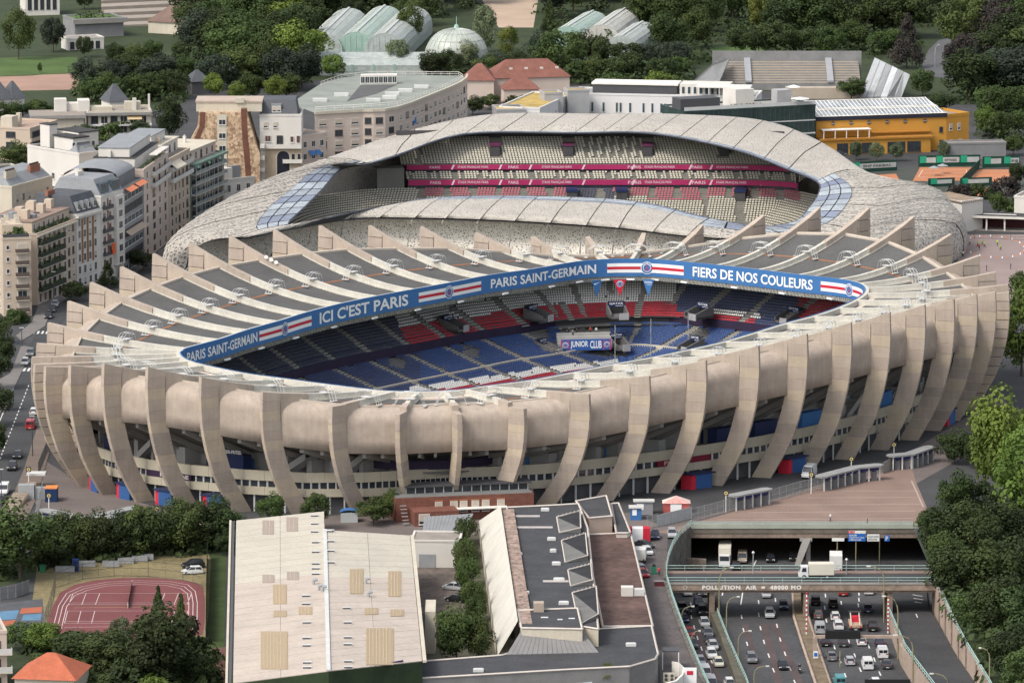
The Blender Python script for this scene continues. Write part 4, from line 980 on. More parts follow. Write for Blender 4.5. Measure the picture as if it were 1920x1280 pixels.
def lb(o, name, x0, x1, y0, y1, z0, z1, m, par=None):
 b = MB(); b.box(x0, x1, y0, y1, z0, z1); return b.build(name, m, par or o, world=False)
def cont(o, w_, d_, h_):
 lb(o, 'lid', -w_/2-.03, w_/2+.03, -d_/2-.03, d_/2+.03, h_, h_+.12, mat('lid_orange', (.62, .22, .06), .7, .15))
 for k in range(9): lb(o, 'rib', -w_/2+.1+k*w_/9, -w_/2+.2+k*w_/9, -d_/2-.06, -d_/2, .1, h_-.1, NAVY)
boxthing('shipping_container', 'dark blue shipping container with an orange lid on the left forecourt', 'container', (97, 938), 2.4, 3.4, 2.7, mat('container_blue', (.02, .055, .15), .6, .12), extra=cont)
def kio(o, w_, d_, h_):
 lb(o, 'roof', -w_/2-.3, w_/2+.3, -d_/2-.3, d_/2+.3, h_, h_+.25, PALES); lb(o, 'hatch', -w_/2+.4, -w_/2+.5+w_*.35, -d_/2-.05, -d_/2, 1., 2.2, WHITE)
def rw_(o, w_, d_, h_):
 lb(o, 'red_end', w_/2-w_*.34, w_/2+.02, -d_/2-.04, d_/2+.04, 0, h_+.02, RED); lb(o, 'red_end', -w_/2-.02, -w_/2+w_*.14, -d_/2-.04, d_/2+.04, 0, h_+.02, RED)
boxthing('sales_kiosk', 'white sales kiosk with red ends beside the parked teal car', 'kiosk', (1199, 1014), 4., 2.4, 2.7, WHITE, extra=rw_)
boxthing('blue_booth', 'blue booth at the foot of a fin left of the tent', 'kiosk', (1192, 973), 2.2, 2., 2.4, BLUE, extra=kio)
boxthing('shelter', 'small grey shelter with a flat roof beside the blue booth', 'shelter', (1207, 963), 3.6, 1.6, 2.6, mat('shelter_grey', (.25, .25, .26), .7, .1), extra=kio)
t_ = thing('market_tent', 'red and white peaked tent on the forecourt', 'tent', P(1268, 958))
b = MB(); b.box(-2.6, 2.6, -1.6, 1.6, .0, 1.9, 1); b.box(-1.2, 1.0, -1.66, -1.6, .1, 1.8, 0); b.build('walls', [WHITE, mat('tent_red', (.42, .10, .09), .8, .15)], t_, world=False)
b = MB()
cs = [(-2.8, -1.8, 1.9), (2.8, -1.8, 1.9), (2.8, 1.8, 1.9), (-2.8, 1.8, 1.9)]
for k in range(4): b.face([cs[k], cs[(k+1) % 4], (0, 0, 3.2)], k % 2)
b.build('roof', [mat('tent_pink', (.6, .3, .27), .8, .3, 2.), mat('tent_pale', (.68, .55, .5), .8, .2, 2.)], t_, world=False)
# left: station entrance, stairs
o = thing('entrance_block', 'grey station entrance block with slatted steps on the left pavement', 'building', P(50, 935))
for nm, x0, x1, y0, y1, z0, z1, m in (('lift_box', -1.6, 1.6, -1, 1, 0, 3, mat('box_grey', (.30, .31, .31), .6, .1)), ('link_box', 1.7, 4.2, -.5, 1., 0, 2.4, mat('box_grey', (.3, .31, .31))), ('canopy', -1., 2.8, 12, 15, 2.4, 2.8, PALES)): lb(o, nm, x0, x1, y0, y1, z0, z1, m)
for k in range(11): lb(o, 'step', -2.6-.15*k, .4-.15*k, -2-k*1.0, -1.4-k*1.0, 0, 1.6-k*.13, mat('step_tan', (.33, .27, .21), .9, .2))
for k in range(7): lb(o, 'step', -.8, 1.2, 3+k*1.1, 3.5+k*1.1, .2, 1.5, mat('step_tan', (.33, .27, .21)))
fence([(72, 890), (88, 850), (100, 830), (78, 960), (68, 985)][:3], 2.6, 'dark tall railing beside the leftmost fin on the avenue', m=mat('rail_dark', (.06, .06, .06), .6, .1))
fence([(66, 985), (80, 925)], 2.6, 'pale steel gate next to the blue container')
# ---------------------------------------------------------------- buildings
WMESH = {}
FRAME_W = mat('frame_white', (.62, .61, .58), .7, .05); PANE = glassmat('window_pane', (.035, .04, .046)); BLIND = mat('roller_blind', (.46, .40, .33), .8, .1); BROWN = mat('shutter_brown', (.11, .055, .045), .8, .15); PANEB = glassmat('window_pane_blue', (.06, .085, .105))
FRAME_D = mat('frame_dark', (.07, .07, .075), .6, .1)
WST = {'glass': (FRAME_W, PANE), 'blind': (FRAME_W, BLIND), 'brown': (FRAME_W, BROWN), 'dark': (FRAME_D, PANE), 'slit': (FRAME_W, PANEB)}
def wmesh(w_, h_, st):
 k = (round(w_, 2), round(h_, 2), st)
 if k not in WMESH:
  b = MB(); f = min(.1, w_*.12)
  b.box(-w_/2, w_/2, -.09, .0, 0, h_, 0)
  x0, x1 = -w_/2+f, w_/2-f
  if st == 'blind': b.face([(x0, -.11, h_*.3), (x1, -.11, h_*.3), (x1, -.11, h_-f), (x0, -.11, h_-f)], 1); b.face([(x0, -.1, f), (x1, -.1, f), (x1, -.1, h_*.3), (x0, -.1, h_*.3)], 2)
  elif w_ > 1.1:
   b.face([(x0, -.1, f), (-.04, -.1, f), (-.04, -.1, h_-f), (x0, -.1, h_-f)], 1); b.face([(.04, -.1, f), (x1, -.1, f), (x1, -.1, h_-f), (.04, -.1, h_-f)], 1)
  else: b.face([(x0, -.1, f), (x1, -.1, f), (x1, -.1, h_-f), (x0, -.1, h_-f)], 1)
  b.box(-w_/2-.08, w_/2+.08, -.2, -.0, -.1, -.0, 0)
  WMESH[k] = b.mesh('window', [WST[st][0], WST[st][1], PANE])
 return WMESH[k]
def window(o, x, y, z, w_, h_, st='glass', rz=0., name='window'):
 c = link(name, wmesh(w_, h_, st), o); c.location = (x, y, z); c.rotation_euler = (0, 0, rz); return c
def house(name, label, A, B, H, D, m, z=0., roof=None, parapet=.5, cat='building', base_z=0., group=None):
 """box building: front wall runs from picture point A to B (both at height z); interior to the left of A->B"""
 a, c = P(*A, z), P(*B, z); a.z = c.z = 0
 rz = math.atan2(c.y-a.y, c.x-a.x); L = (c-a).length
 o = thing(name, label, cat, a, rz, group); o_L[o.name] = (L, D, H)
 b = MB(); b.box(0, L, 0, D, base_z, H); b.build('wall', m, o, world=False)
 if parapet:
  b = MB(); t = .3
  for x0, x1, y0, y1 in ((-.1, L+.1, -.1, t), (-.1, L+.1, D-t, D+.1), (-.1, t, t, D-t), (L-t, L+.1, t, D-t)): b.box(x0, x1, y0, y1, H-.05, H+parapet)
  b.build('parapet', m, o, world=False)
 b = MB(); b.box(.25, L-.25, .25, D-.25, H-.02, H+.06); b.build('flat_roof', roof or mat('roof_gravel', (.27, .24, .21), .95, .15), o, world=False)
 return o
o_L = {}
def winrow(o, face, n, zs, w_, h_, sts, m0=1.2, m1=1.2, rr=None, skip=()):
 L, D, H = o_L[o.name]; rr = rr or random
 span = L if face == 'front' else D
 for zi, z in enumerate(zs):
  for k in range(n):
   if (k, zi) in skip: continue
   t = lerp(m0, span-m1, (k+.5)/n); st = rr.choice(sts)
   if face == 'front': window(o, t, 0, z, w_, h_, st)
   elif face == 'left': window(o, 0, D-t, z, w_, h_, st, -PI/2)
   else: window(o, L, t, z, w_, h_, st, PI/2)
def lbal(o, x0, x1, z, d=1.0, h=1.0, m=None, slab=None, y=0.):
 b = MB(); b.box(x0, x1, y-d, y, z-.18, z); s_ = b.build('balcony', slab or CREAM, o, world=False)
 b = MB(); b.box(x0, x1, y-d, y-d+.06, z, z+h); b.box(x0, x0+.05, y-d+.06, y, z, z+h); b.box(x1-.05, x1, y-d+.06, y, z, z+h); b.build('railing', m or FRAME_D, s_, world=False)
LEAFM = mat('planter_green', (.055, .085, .025), .9, .35, 1.2, 4.)
def planter(o, x0, x1, y, z, h=.9, n=40):
 b = MB(); r_ = random.Random(int(x0*97+z*31))
 for k in range(n):
  p = Vector((r_.uniform(x0, x1), y+r_.uniform(-.35, .35), z+r_.uniform(0, h))); a = Vector((r_.uniform(-1, 1), r_.uniform(-1, 1), r_.uniform(-.2, 1))).normalized()*.35; c = a.orthogonal().normalized()*.3
  b.face([p-a, p+c, p+a, p-c])
 b.build('planting', LEAFM, o, world=False, kind='stuff')
def chimney(o, x, y, z, w_=.9, d=.6, h=1.8, m=None, pots=3):
 b = MB(); b.box(x-w_/2, x+w_/2, y-d/2, y+d/2, z, z+h)
 for k in range(pots): px = x-w_/2+(k+.5)*w_/pots; b.tube([Vector((px, y, z+h)), Vector((px, y, z+h+.4))], .09, 5)
 b.build('chimney', m or CREAM, o, world=False)
def blk(o, name, x0, x1, y0, y1, z0, z1, m): b = MB(); b.box(x0, x1, y0, y1, z0, z1); return b.build(name, m, o, world=False)
def mansard(o, H, h, inset, m, x0=0., x1=None, y0=0., y1=None, name='mansard_roof'):
 L, D, _ = o_L[o.name]; x1 = L if x1 is None else x1; y1 = D if y1 is None else y1; i = inset
 b = MB(); b.hexa([(x0, y0, H), (x1, y0, H), (x1, y1, H), (x0, y1, H), (x0+i*.3, y0+i, H+h), (x1-i*.3, y0+i, H+h), (x1-i*.3, y1-i, H+h), (x0+i*.3, y1-i, H+h)]); return b.build(name, m, o, world=False)
rb5 = random.Random(5)
BEIGE = mat('facade_beige', (.50, .41, .32), .85, .08, .2); PINKB = mat('facade_pinkish', (.53, .44, .375), .85, .07, .2); OFFW = mat('facade_offwhite', (.60, .57, .52), .8, .07, .2); DGREY = mat('facade_bluegrey', (.16, .165, .175), .7, .15)
GRN = mat('facade_green', (.13, .20, .165), .6, .15)
# --- avenue row (near to far)
FELT_ = mat('roof_felt_black', (.05, .05, .05), .9, .2)
def clutter(o, x0, x1, y0, y1, z, n, seed):
 r_ = random.Random(seed)
 for k in range(n):
  x, y = r_.uniform(x0, x1), r_.uniform(y0, y1); q = r_.random()
  if q < .35: chimney(o, x, y, z, r_.uniform(.8, 2.2), .7, r_.uniform(1., 1.9), r_.choice([CREAM, OFFW, BEIGE]), 3)
  elif q < .55: blk(o, 'roof_box', x-r_.uniform(.6, 1.6), x+1, y-.8, y+.9, z, z+r_.uniform(.7, 2.), r_.choice([OFFW, ZINC, CONCG]))
  elif q < .8: planter(o, x-1.3, x+1.3, y, z, 1.2, 34)
  else: blk(o, 'skylight', x-.6, x+.6, y-.5, y+.5, z, z+.35, PANEB)
def lid(o, x0, x1, y0, y1, z, m=None): blk(o, 'roof_lid', x0, x1, y0, y1, z, z+.22, m or FELT_)
o = house('apartment_building', 'beige apartment block with stacked balconies facing the street corner, roof terrace planted', (7, 594), (60, 592), 18.6, 16, BEIGE)
for f in range(6):
 z = 1.2+f*2.85; lbal(o, 3.0, 6.1, z, 1.1, .95, mat('rail_brownish', (.10, .075, .065), .7, .2)); window(o, 4.6, 0, z+.1, 2.3, 2.1, rb5.choice(['blind', 'glass', 'blind']))
 window(o, 1.2, 0, z+.7, .8, 1.1, 'glass'); window(o, 0, 5, z+.3, 1.6, 1.6, 'blind', -PI/2)
planter(o, .4, 6.2, .6, 18.7, 1.6, 130); blk(o, 'rail', .1, 6.4, .05, .12, 19.1, 19.9, FRAME_D); blk(o, 'penthouse', .5, 5.5, 4, 13, 18.6, 21.6, BEIGE); planter(o, 3.2, 5.5, 3.6, 18.7, 2.4, 80)
for x, y in ((1, 6), (4.5, 6.5), (2.5, 11), (5, 12)): chimney(o, x, y, 21.5, 1., 1., 1.3)
o = house('apartment_building', 'beige apartment block with dark planted balconies on five floors along the avenue', (71, 572), (144, 541), 17, 15, BEIGE)
L, D, H = o_L[o.name]
for f in range(6):
 z = .3+f*2.83
 if f: lbal(o, .6, L*.63, z, 1.1, 1., mat('rail_green_dark', (.035, .045, .03), .8, .3)); planter(o, .8, L*.62, -.75, z+.6, .8, 46)
 for k in range(5): window(o, 1.6+k*L*.125, 0, z+.1, 1.5, 2.2, rb5.choice(['dark', 'glass', 'brown']))
 for k in range(3): window(o, L*.70+k*L*.11, 0, z+.3, 1.3, 1.8, rb5.choice(['dark', 'glass', 'blind']))
blk(o, 'cornice', -.2, L+.1, -.55, 0, 16.6, 17.0, CREAM); blk(o, 'setback_floor', 1, L-.5, 1.6, 14, 17, 20, BEIGE); planter(o, 1, L*.9, 1.0, 17.1, 1.2, 130)
for k in range(7): window(o, 2.2+k*(L-4)/7, 1.6, 17.4, 1.3, 2., rb5.choice(['brown', 'glass']))
blk(o, 'roof_plane', .8, L-.3, 1.4, 14.2, 20, 20.2, mat('roof_brown', (.25, .18, .145), .95, .15))
for x, y in ((L*.2, 5), (L*.35, 8), (L*.6, 5), (L*.75, 9), (L*.9, 6)): blk(o, 'chimney', x-1, x+1, y-.9, y+.9, 20.2, 22.4, BEIGE)
o = house('apartment_building', 'white apartment block with brown vertical strips and slate mansard on the avenue', (145, 541), (190, 528), 18, 14, OFFW)
L, D, H = o_L[o.name]
for f in range(6):
 for k in range(4): window(o, 1.3+k*(L-2)/3.8, 0, .5+f*2.95, 1.2, 2., rb5.choice(['blind', 'glass', 'glass']))
for k in range(3): blk(o, 'brown_strip', 2.35+k*(L-2)/3.8, 3.2+k*(L-2)/3.8, -.07, 0, 6, 17, mat('strip_brown', (.26, .13, .06), .8, .15))
mansard(o, 18.2, 4.6, 2.2, SLATE)
for k in range(4): blk(o, 'dormer', 1.+k*(L-2)/3.8, 2.2+k*(L-2)/3.8, .25, 1.6, 19, 21.2, ZINC); window(o, 1.6+k*(L-2)/3.8, .25, 19.3, 1., 1.5, 'glass')
blk(o, 'cornice', -.1, L+.1, -.6, 0, 17.5, 18.1, OFFW); chimney(o, 1, 8, 22.6, 3.5, .8, 1.2, mat('chimney_brick', (.26, .12, .08), .9, .2), 8)
o = house('apartment_building', 'white apartment block with red brick bays and an orange blind beside the slate mansard', (191, 528), (233, 514), 21, 14, OFFW)
L, D, H = o_L[o.name]
for f in range(7):
 z = .4+f*2.9
 for k in range(2): window(o, 1.7+k*L*.25, 0, z, 1.5, 2.1, rb5.choice(['glass', 'brown']));
 if f > 1: lbal(o, .9, L*.46, z, .7, .9); blk(o, 'brick_panel', L*.27, L*.33, -.06, 0, z, z+2.6, mat('brick_rose', (.28, .085, .06), .85, .2))
 window(o, L*.72, -.9, z+.2, 2.1, 1.8, 'glass')
blk(o, 'bay', L*.56, L*.9, -.9, 0, 3, 20.5, OFFW); blk(o, 'orange_blind', L*.36, L*.46, -1.0, -.75, 6.3, 9, mat('blind_orange', (.75, .11, .02), .7, .1))
mansard(o, 21.2, 4.2, 2.4, ZINC);
for k in range(2):
 blk(o, 'studio_window', 1+k*L*.5, L*.4+k*L*.5, .3, 2, 21.8, 24.3, PANEB)
chimney(o, L*.5, 9, 25, 3, .8, 1.4, OFFW, 6)
o = house('apartment_building', 'dark blue grey glazed apartment block with orange awnings on its top terrace', (234, 514), (270, 490), 21, 15, DGREY)
L, D, H = o_L[o.name]
for f in range(7):
 for k in range(5): window(o, 1.6+k*(L-2.5)/4.6, 0, .5+f*2.95, (L-2.5)/4.9, 1.7, 'dark' if f % 2 else 'slit')
 blk(o, 'floor_band', 0, L, -.12, 0, 2.4+f*2.95, 3.2+f*2.95, mat('band_grey', (.24, .245, .25), .8, .1))
for k in range(2): b = MB(); b.face([(1+k*L*.48, 0, 21.4), (1+k*L*.48, -1.6, 20.6), (L*.45+k*L*.48, -1.6, 20.6), (L*.45+k*L*.48, 0, 21.4)]); b.build('awning', mat('awning_orange', (.62, .20, .10), .8, .1), o, world=False)
b = MB(); b.face([(1, 0, 10.6), (1, -1.6, 9.6), (L*.9, -1.6, 9.6), (L*.9, 0, 10.6)]); b.build('awning', mat('awning_tan', (.42, .33, .25), .8, .1), o, world=False)
blk(o, 'penthouse', 1, L-.5, 2, 14, 21, 24.2, DGREY)
b = MB(); b.grid([[(x, 2+7*(1-math.cos(a)), 24.2+2.2*math.sin(a)) for x in (1.5, L-2)] for a in [PI*k/10 for k in range(11)]]); b.build('barrel_roof', ZINC, o, world=False, smooth=True)
o = house('apartment_building', 'pale pinkish apartment block with wide dark windows and rounded top corner', (271, 489), (317, 453), 23, 15, PINKB)
L, D, H = o_L[o.name]
for f in range(8):
 for k, (x, w_) in enumerate(((.13, 1.9), (.40, 3.2), (.63, 1.8), (.86, 1.9))): window(o, L*x, 0, .5+f*2.85, w_, 1.9, rb5.choice(['dark', 'brown', 'glass']))
 if f > 5: lbal(o, L*.3, L*.95, .5+f*2.85, 1.1, 1., PALES)
blk(o, 'penthouse', 1, L-1, 2.5, 13, 23, 26, OFFW); blk(o, 'penthouse', 2, L-4, 4, 12, 26, 28.4, OFFW); blk(o, 'roof_edge', .8, L-.8, 2.3, 13.2, 26, 26.2, mat('roof_felt_black', (.05, .05, .05), .9, .2)); planter(o, 1, L-1, 1., 23.2, 1., 60)
blk(o, 'canopy_white', L*.4, L*.9, -.9, 1.2, 25.2, 25.4, OFFW)
o = house('apartment_building', 'beige apartment block with cream awning and grouped windows next to the green block', (318, 452), (357, 429), 21, 15, BEIGE)
L, D, H = o_L[o.name]
for f in range(7):
 for k, (x, w_) in enumerate(((.13, 1.5), (.3, 1.5), (.48, 1.5), (.66, 1.5), (.86, 1.9))): window(o, L*x, 0, .5+f*2.95, w_, 2., rb5.choice(['dark', 'glass', 'brown']))
 if f > 4: lbal(o, .3, L-.3, .5+f*2.95, 1.2, 1., PALES)
b = MB(); b.face([(1, 0, 20.2), (1, -2., 18.8), (L*.5, -2., 18.8), (L*.5, 0, 20.2)]); b.build('awning', mat('awning_cream', (.62, .55, .44), .8, .1), o, world=False)
blk(o, 'penthouse', 1, L-1, 3, 13, 21, 24.4, OFFW); blk(o, 'penthouse', 1.5, L*.7, 5, 12, 24.4, 27, OFFW); blk(o, 'roof_edge', .8, L-.6, 2.6, 13.2, 24.4, 24.6, CREAM)
for k in range(4): window(o, 2+k*(L-3)/3.6, 3, 21.5, 1.5, 1.9, 'dark')
o = house('apartment_building', 'green apartment block with a pale gridded glazed balcony front', (358, 429), (421, 401), 16.6, 14, GRN)
L, D, H = o_L[o.name]
for f in range(6):
 z = .4+f*2.75
 for k in range(6): window(o, 2.6+k*(L-3)/5.7, 0, z+.1, (L-3)/6.6, 2.1, rb5.choice(['dark', 'slit', 'glass']))
 blk(o, 'balcony', 1.2, L, -1.1, 0, z-.2, z, PALES); blk(o, 'balcony_panel', 1.3, L-.05, -1.08, -1.0, z, z+.85, mat('panel_glass_grey', (.24, .27, .26), .4, .1))
 for k in range(3): b = MB(); x = 2+k*(L-3)/2.8; b.face([(x, -.95, z+2.5), (x+1.8, -.95, z+2.5), (x+1.8, -1.5, z+1.7), (x, -1.5, z+1.7)]); (b.build('awning', mat('awning_green', (.17, .33, .22), .8, .1), o, world=False) if f == 5 else None)
for k in range(8): blk(o, 'upright', 1.2+k*(L-1.3)/7.1, 1.32+k*(L-1.3)/7.1, -1.16, -1.1, 0, 16.4, PALES)
blk(o, 'cornice', -.1, L+.2, -1.2, .2, 16.5, 17., GRN); blk(o, 'setback_floor', .8, L-.5, 2.2, 13, 16.6, 19.6, PINKB); blk(o, 'roof_edge', .5, L-.2, 1.8, 13.4, 19.6, 19.9, CREAM)
for k in range(6): window(o, 2+k*(L-3)/5.6, 2.2, 17, 1.4, 2., rb5.choice(['dark', 'brown']))
o = house('small_house', 'small white house with a roof terrace at the foot of the stone gable', (421, 395), (478, 388), 8, 9, OFFW)
L, D, H = o_L[o.name]
for k in range(3): window(o, 1.5+k*(L-2.5)/2.4, 0, 1.2, 1.3, 2., 'glass'); window(o, 1.5+k*(L-2.5)/2.4, 0, 4.8, 1.3, 2., rb5.choice(['dark', 'glass']))
blk(o, 'penthouse', .3, L*.42, 2, 7, 8, 11, OFFW); blk(o, 'zinc_box', L*.45, L*.75, 2.5, 7, 8, 11.4, ZINC); chimney(o, L*.82, 5, 8, .8, .8, 2.4)
for ob_, args in (('pale pinkish', (1.5, -1.5, 3.5, 12, 26.2, 7, 1)), ('beige apartment block with cream awning', (1.5, -1.5, 4, 12, 24.6, 7, 2)), ('green apartment', (1.5, -1.5, 3.5, 12, 19.9, 6, 3)), ('beige apartment block with dark planted', (2, -2, 3, 12, 20.2, 6, 4)), ('dark blue grey', (1.5, -1.5, 9.5, 13.5, 24.2, 4, 5))):
 q_ = [x for x in bpy.data.objects if str(x.get('label', '')).startswith(ob_)][0]; L = o_L[q_.name][0]; clutter(q_, args[0], L+args[1], *args[2:])
 if args[6] == 1: lid(q_, 1.8, L-3.8, 3.8, 12.2, 28.4, ZINC)
 if args[6] == 2: lid(q_, 1.3, L*.72, 4.8, 12.2, 27, ZINC)
# --- stone gable block and white corner block
m = bpy.data.materials.new('rubble_stone'); m.use_nodes = True; n_ = m.node_tree.nodes; Lk = m.node_tree.links
tc = n_.new('ShaderNodeTexCoord'); vo = n_.new('ShaderNodeTexVoronoi'); vo.inputs['Scale'].default_value = 1.5; cr = n_.new('ShaderNodeValToRGB'); cr.color_ramp.elements[0].color = (.22, .13, .08, 1); cr.color_ramp.elements[1].color = (.58, .43, .28, 1); cr.color_ramp.elements[1].position = .9
sp_ = n_.new('ShaderNodeSeparateColor'); Lk.new(tc.outputs['Object'], vo.inputs['Vector']); Lk.new(vo.outputs['Color'], sp_.inputs[0]); Lk.new(sp_.outputs[0], cr.inputs[0]); Lk.new(cr.outputs[0], n_['Principled BSDF'].inputs['Base Color'])
bp_ = n_.new('ShaderNodeBump'); bp_.inputs['Strength'].default_value = .5; bp_.invert = True; Lk.new(vo.outputs['Distance'], bp_.inputs['Height']); Lk.new(bp_.outputs[0], n_['Principled BSDF'].inputs['Normal']); n_['Principled BSDF'].inputs['Roughness'].default_value = .95
RUB = m
o = thing('apartment_building', 'tall apartment block with a bare rubble stone gable and two dark brick flue bands', 'building', P(352, 388))
W_ = (P(488, 388)-P(352, 388)).length; s_ = W_/136
prof = [(0, 0), (W_, 0), (W_, 14.5), (W_-1.2*1, 17.5), (W_-3.4, 25.6), (3.2, 25.6), (2.8, 21.5), (.6, 17.5), (0, 14)]
b = MB(); npf = len(prof)
b.grid([[(x, 0, z) for x, z in prof], [(x, 13, z) for x, z in prof]], close=True); b.face([(x, 0, z) for x, z in prof]); b.face([(x, 13, z) for x, z in prof][::-1]); b.build('stone_gable', RUB, o, world=False)
BRK = mat('flue_brick', (.15, .065, .045), .9, .2, .6)
def band(pts, w_, m, y=-.12, name='flue_band'):
 b = MB(); b.grid([[(x, 0, z), (x, y, z), (x+w_, y, z), (x+w_, 0, z)] for x, z in pts]); b.build(name, m, o, world=False)
band([(3.6, 25.8), (3.4, 22), (2.0, 18.5), (2.2, 9)], 1.3, BRK); band([(14.6, 25.9), (14.8, 20), (15.3, 14), (16., 4)], 1.5, BRK)
band([(8.1, 25.2), (8.1, 0)], 2.6, CREAM, -.08, 'cream_strip')
for z in (22.3, 18.6, 15.2, 11.8, 8.2): window(o, 9.5, -.09, z, 1.9, 1.5, 'glass')
blk(o, 'attic', 2.4, W_+.5, 2.5, 13, 25.6, 28, CREAM); blk(o, 'attic_roof', 2.2, W_+.7, 2.3, 13.2, 28, 28.5, mat('roof_pink', (.42, .34, .28), .9, .12)); chimney(o, 15.4, .6, 25.6, 1.7, .7, .9, BRK, 6); blk(o, 'chimney', 13, 15.4, 2, 3.4, 28, 29.4, CREAM)
for k in range(5):
 z = 3+k*3.2; blk(o, 'balcony', W_, W_+1.2, 1, 4, z, z+1., OFFW); window(o, W_, 6, z, 1.5, 2., 'glass', PI/2); window(o, W_, 9.5, z, 1.3, 1.8, 'blind', PI/2)
 blk(o, 'balcony', -1.2, 0, 1, 5, z, z+1., OFFW)
o = house('apartment_building', 'white corner block with a slate attic, dormer and tall arched opening', (488, 384), (566, 384), 24.2, 13, OFFW)
L, D, H = o_L[o.name]
blk(o, 'stone_base', 1.5, L+.05, -.1, 0, 0, 15.5, mat('stone_beige', (.45, .36, .255), .9, .1)); lbal(o, .8, L, 15.6, 1.1, 1., OFFW, OFFW); lbal(o, L*.55, L+.2, 11.6, 1., .9, OFFW, OFFW)
b = MB(); ar = [(4.6, 6), (8.0, 6)]+[(6.3+1.7*math.cos(PI*k/8), 13+1.7*math.sin(PI*k/8)) for k in range(9)]
b.face([(x, -.14, z) for x, z in ar]); b.face([(x, -.12, z) for x, z in [(4.3, 5.7), (8.3, 5.7)]+[(6.3+2.*math.cos(PI*k/8), 13+2.*math.sin(PI*k/8)) for k in range(9)]], 1); b.build('arched_opening', [mat('arch_dark', (.018, .02, .03), .4, .1), CREAM], o, world=False)
for x, z, w_, h_, st in ((2.2, 17.2, 1.6, 1.7, 'brown'), (5.4, 16.7, 1.7, 2.2, 'dark'), (8.7, 17, 1., 1.7, 'brown'), (10.4, 16.8, 1.1, 2.1, 'brown'), (1.6, 21, 1.2, 1.6, 'blind'), (4.2, 21, 1.2, 1.6, 'blind'), (9, 12, 1.1, 2., 'glass'), (10.6, 12, 1.1, 2., 'glass'), (9, 8, 1.1, 2., 'glass'), (10.6, 8, 1.1, 2., 'glass')): window(o, x, -.1, z, w_, h_, st)
mansard(o, 24.2, 4.2, 2.2, SLATE, 0, L*.92); blk(o, 'dormer', L*.28, L*.52, .6, 3.2, 25., 27.4, ZINC); window(o, L*.35, .6, 25.2, 1.1, 1.6, 'blind'); window(o, L*.46, .6, 25.2, 1.1, 1.6, 'blind')
o = house('apartment_building', 'low rounded apartment wing with blue awnings right of the arched opening', (566, 380), (612, 374), 18, 12, PINKB)
L, D, H = o_L[o.name]
for f in range(4):
 for k in range(3): window(o, 1.2+k*L*.34, 0, 5+f*3.3, 1.3, 1.7, 'glass')
for k in range(2): b = MB(); b.face([(2.4+k*2.2, 0, 14), (2.4+k*2.2, -1.3, 12.8), (4.2+k*2.2, -1.3, 12.8), (4.2+k*2.2, 0, 14)]); b.build('awning', BLUE, o, world=False)
# --- long curved cream block
def polybuilding(name, label, pts, zt_, m, floors, fh, wn, wst, roofpoly, roofm, ww=1.7, wh=1.6, z0=1.):
 P_ = [P(x, y, zt_) for x, y in pts]; o = thing(name, label, 'building', Vector((P_[0].x, P_[0].y, 0)))
 r_ = random.Random(3)
 for a, c in zip(P_, P_[1:]):
  b = MB(); b.face([Vector((a.x, a.y, 0)), Vector((c.x, c.y, 0)), c, a]); w_ = b.build('wall', m, o)
  L_ = (c-a).length; n = max(1, round(L_/wn)); d = (c-a).normalized(); rz = math.atan2(d.y, d.x)
  b = MB(); nn = Vector((d.y, -d.x, 0)); b.hexa([Vector((v.x, v.y, z)) for z in (zt_-.1, zt_+.7) for v in (a+nn*.35, c+nn*.35, c-nn*.2, a-nn*.2)]); b.build('cornice', CREAM, o)
  for f in range(floors):
   for k in range(n):
    q = a+d*(L_*(k+.5)/n); window(o, q.x-P_[0].x, q.y-P_[0].y, z0+f*fh, min(ww, L_/n*.62), wh, r_.choice(wst), rz)
 b = MB(); b.face([P(x, y, zt_)+Vector((0, 0, .3)) for x, y in roofpoly]); b.build('flat_roof', roofm, o)
 return o
ROOFG = mat('roof_green_grey', (.235, .255, .225), .9, .18, .15)
o = polybuilding('apartment_building', 'long curved cream apartment block with a railed green grey roof', [(590, 214), (680, 209), (700, 209), (722, 208), (745, 204), (770, 196), (795, 186), (820, 176), (845, 166), (862, 158), (873, 150), (876, 143)], 22, PINKB, 7, 3., 4.4, ['blind', 'blind', 'glass', 'dark'], [(590, 214), (680, 209), (745, 204), (795, 186), (845, 166), (873, 150), (868, 144), (690, 141), (640, 148), (600, 160), (545, 196)], ROOFG, 2.3, 1.7, .6)
base0 = o.location.copy()
for poly, z0, z1, m in (([(676, 160), (744, 159), (705, 176), (650, 190)], 22.3, 22.36, mat('court_dark', (.10, .10, .10), .9, .2)),):
 b = MB(); b.face([P(x, y, z1) for x, y in poly]); b.build('courtyard', m, o)
a, c = P(676, 159, 22.3), P(744, 158, 22.3); b = MB(); b.hexa([Vector((v.x, v.y+dy, z)) for z in (22.3, 25) for v, dy in ((a, 0), (c, 0), (c, 3), (a, 3))]); b.build('roof_storey', OFFW, o)
for k in range(8): q = a.lerp(c, (k+.5)/8); window(o, q.x-base0.x, q.y-base0.y, 22.7, 1.2, 1.9, 'glass', 0)
rt = []
for x, y in ((592, 211), (680, 206), (745, 201), (795, 183), (845, 163), (868, 150), (860, 145), (760, 144), (692, 144), (640, 150), (602, 163)): rt.append(P(x, y, 22)+Vector((0, 0, .4)))
rail(o, rt, 1.1, WHITEP, .06, 2.5)
for x, y in ((760, 172), (730, 185), (735, 178), (790, 165), (700, 190), (640, 180), (600, 190)): q = P(x, y, 22.3); b = MB(); b.box(q.x-2, q.x+2, q.y-1, q.y+1, 22.3, 23.1); b.build('roof_plant', PALES, o)
for k in range(3): q = P(757+k*9, 226, 17); b = MB(); b.face([q+Vector(v) for v in ((-.9, -.2, .9), (.9, -.2, .9), (.9, -1.7, -.7), (-.9, -1.7, -.7))]); b.build('awning', BLUE, o)
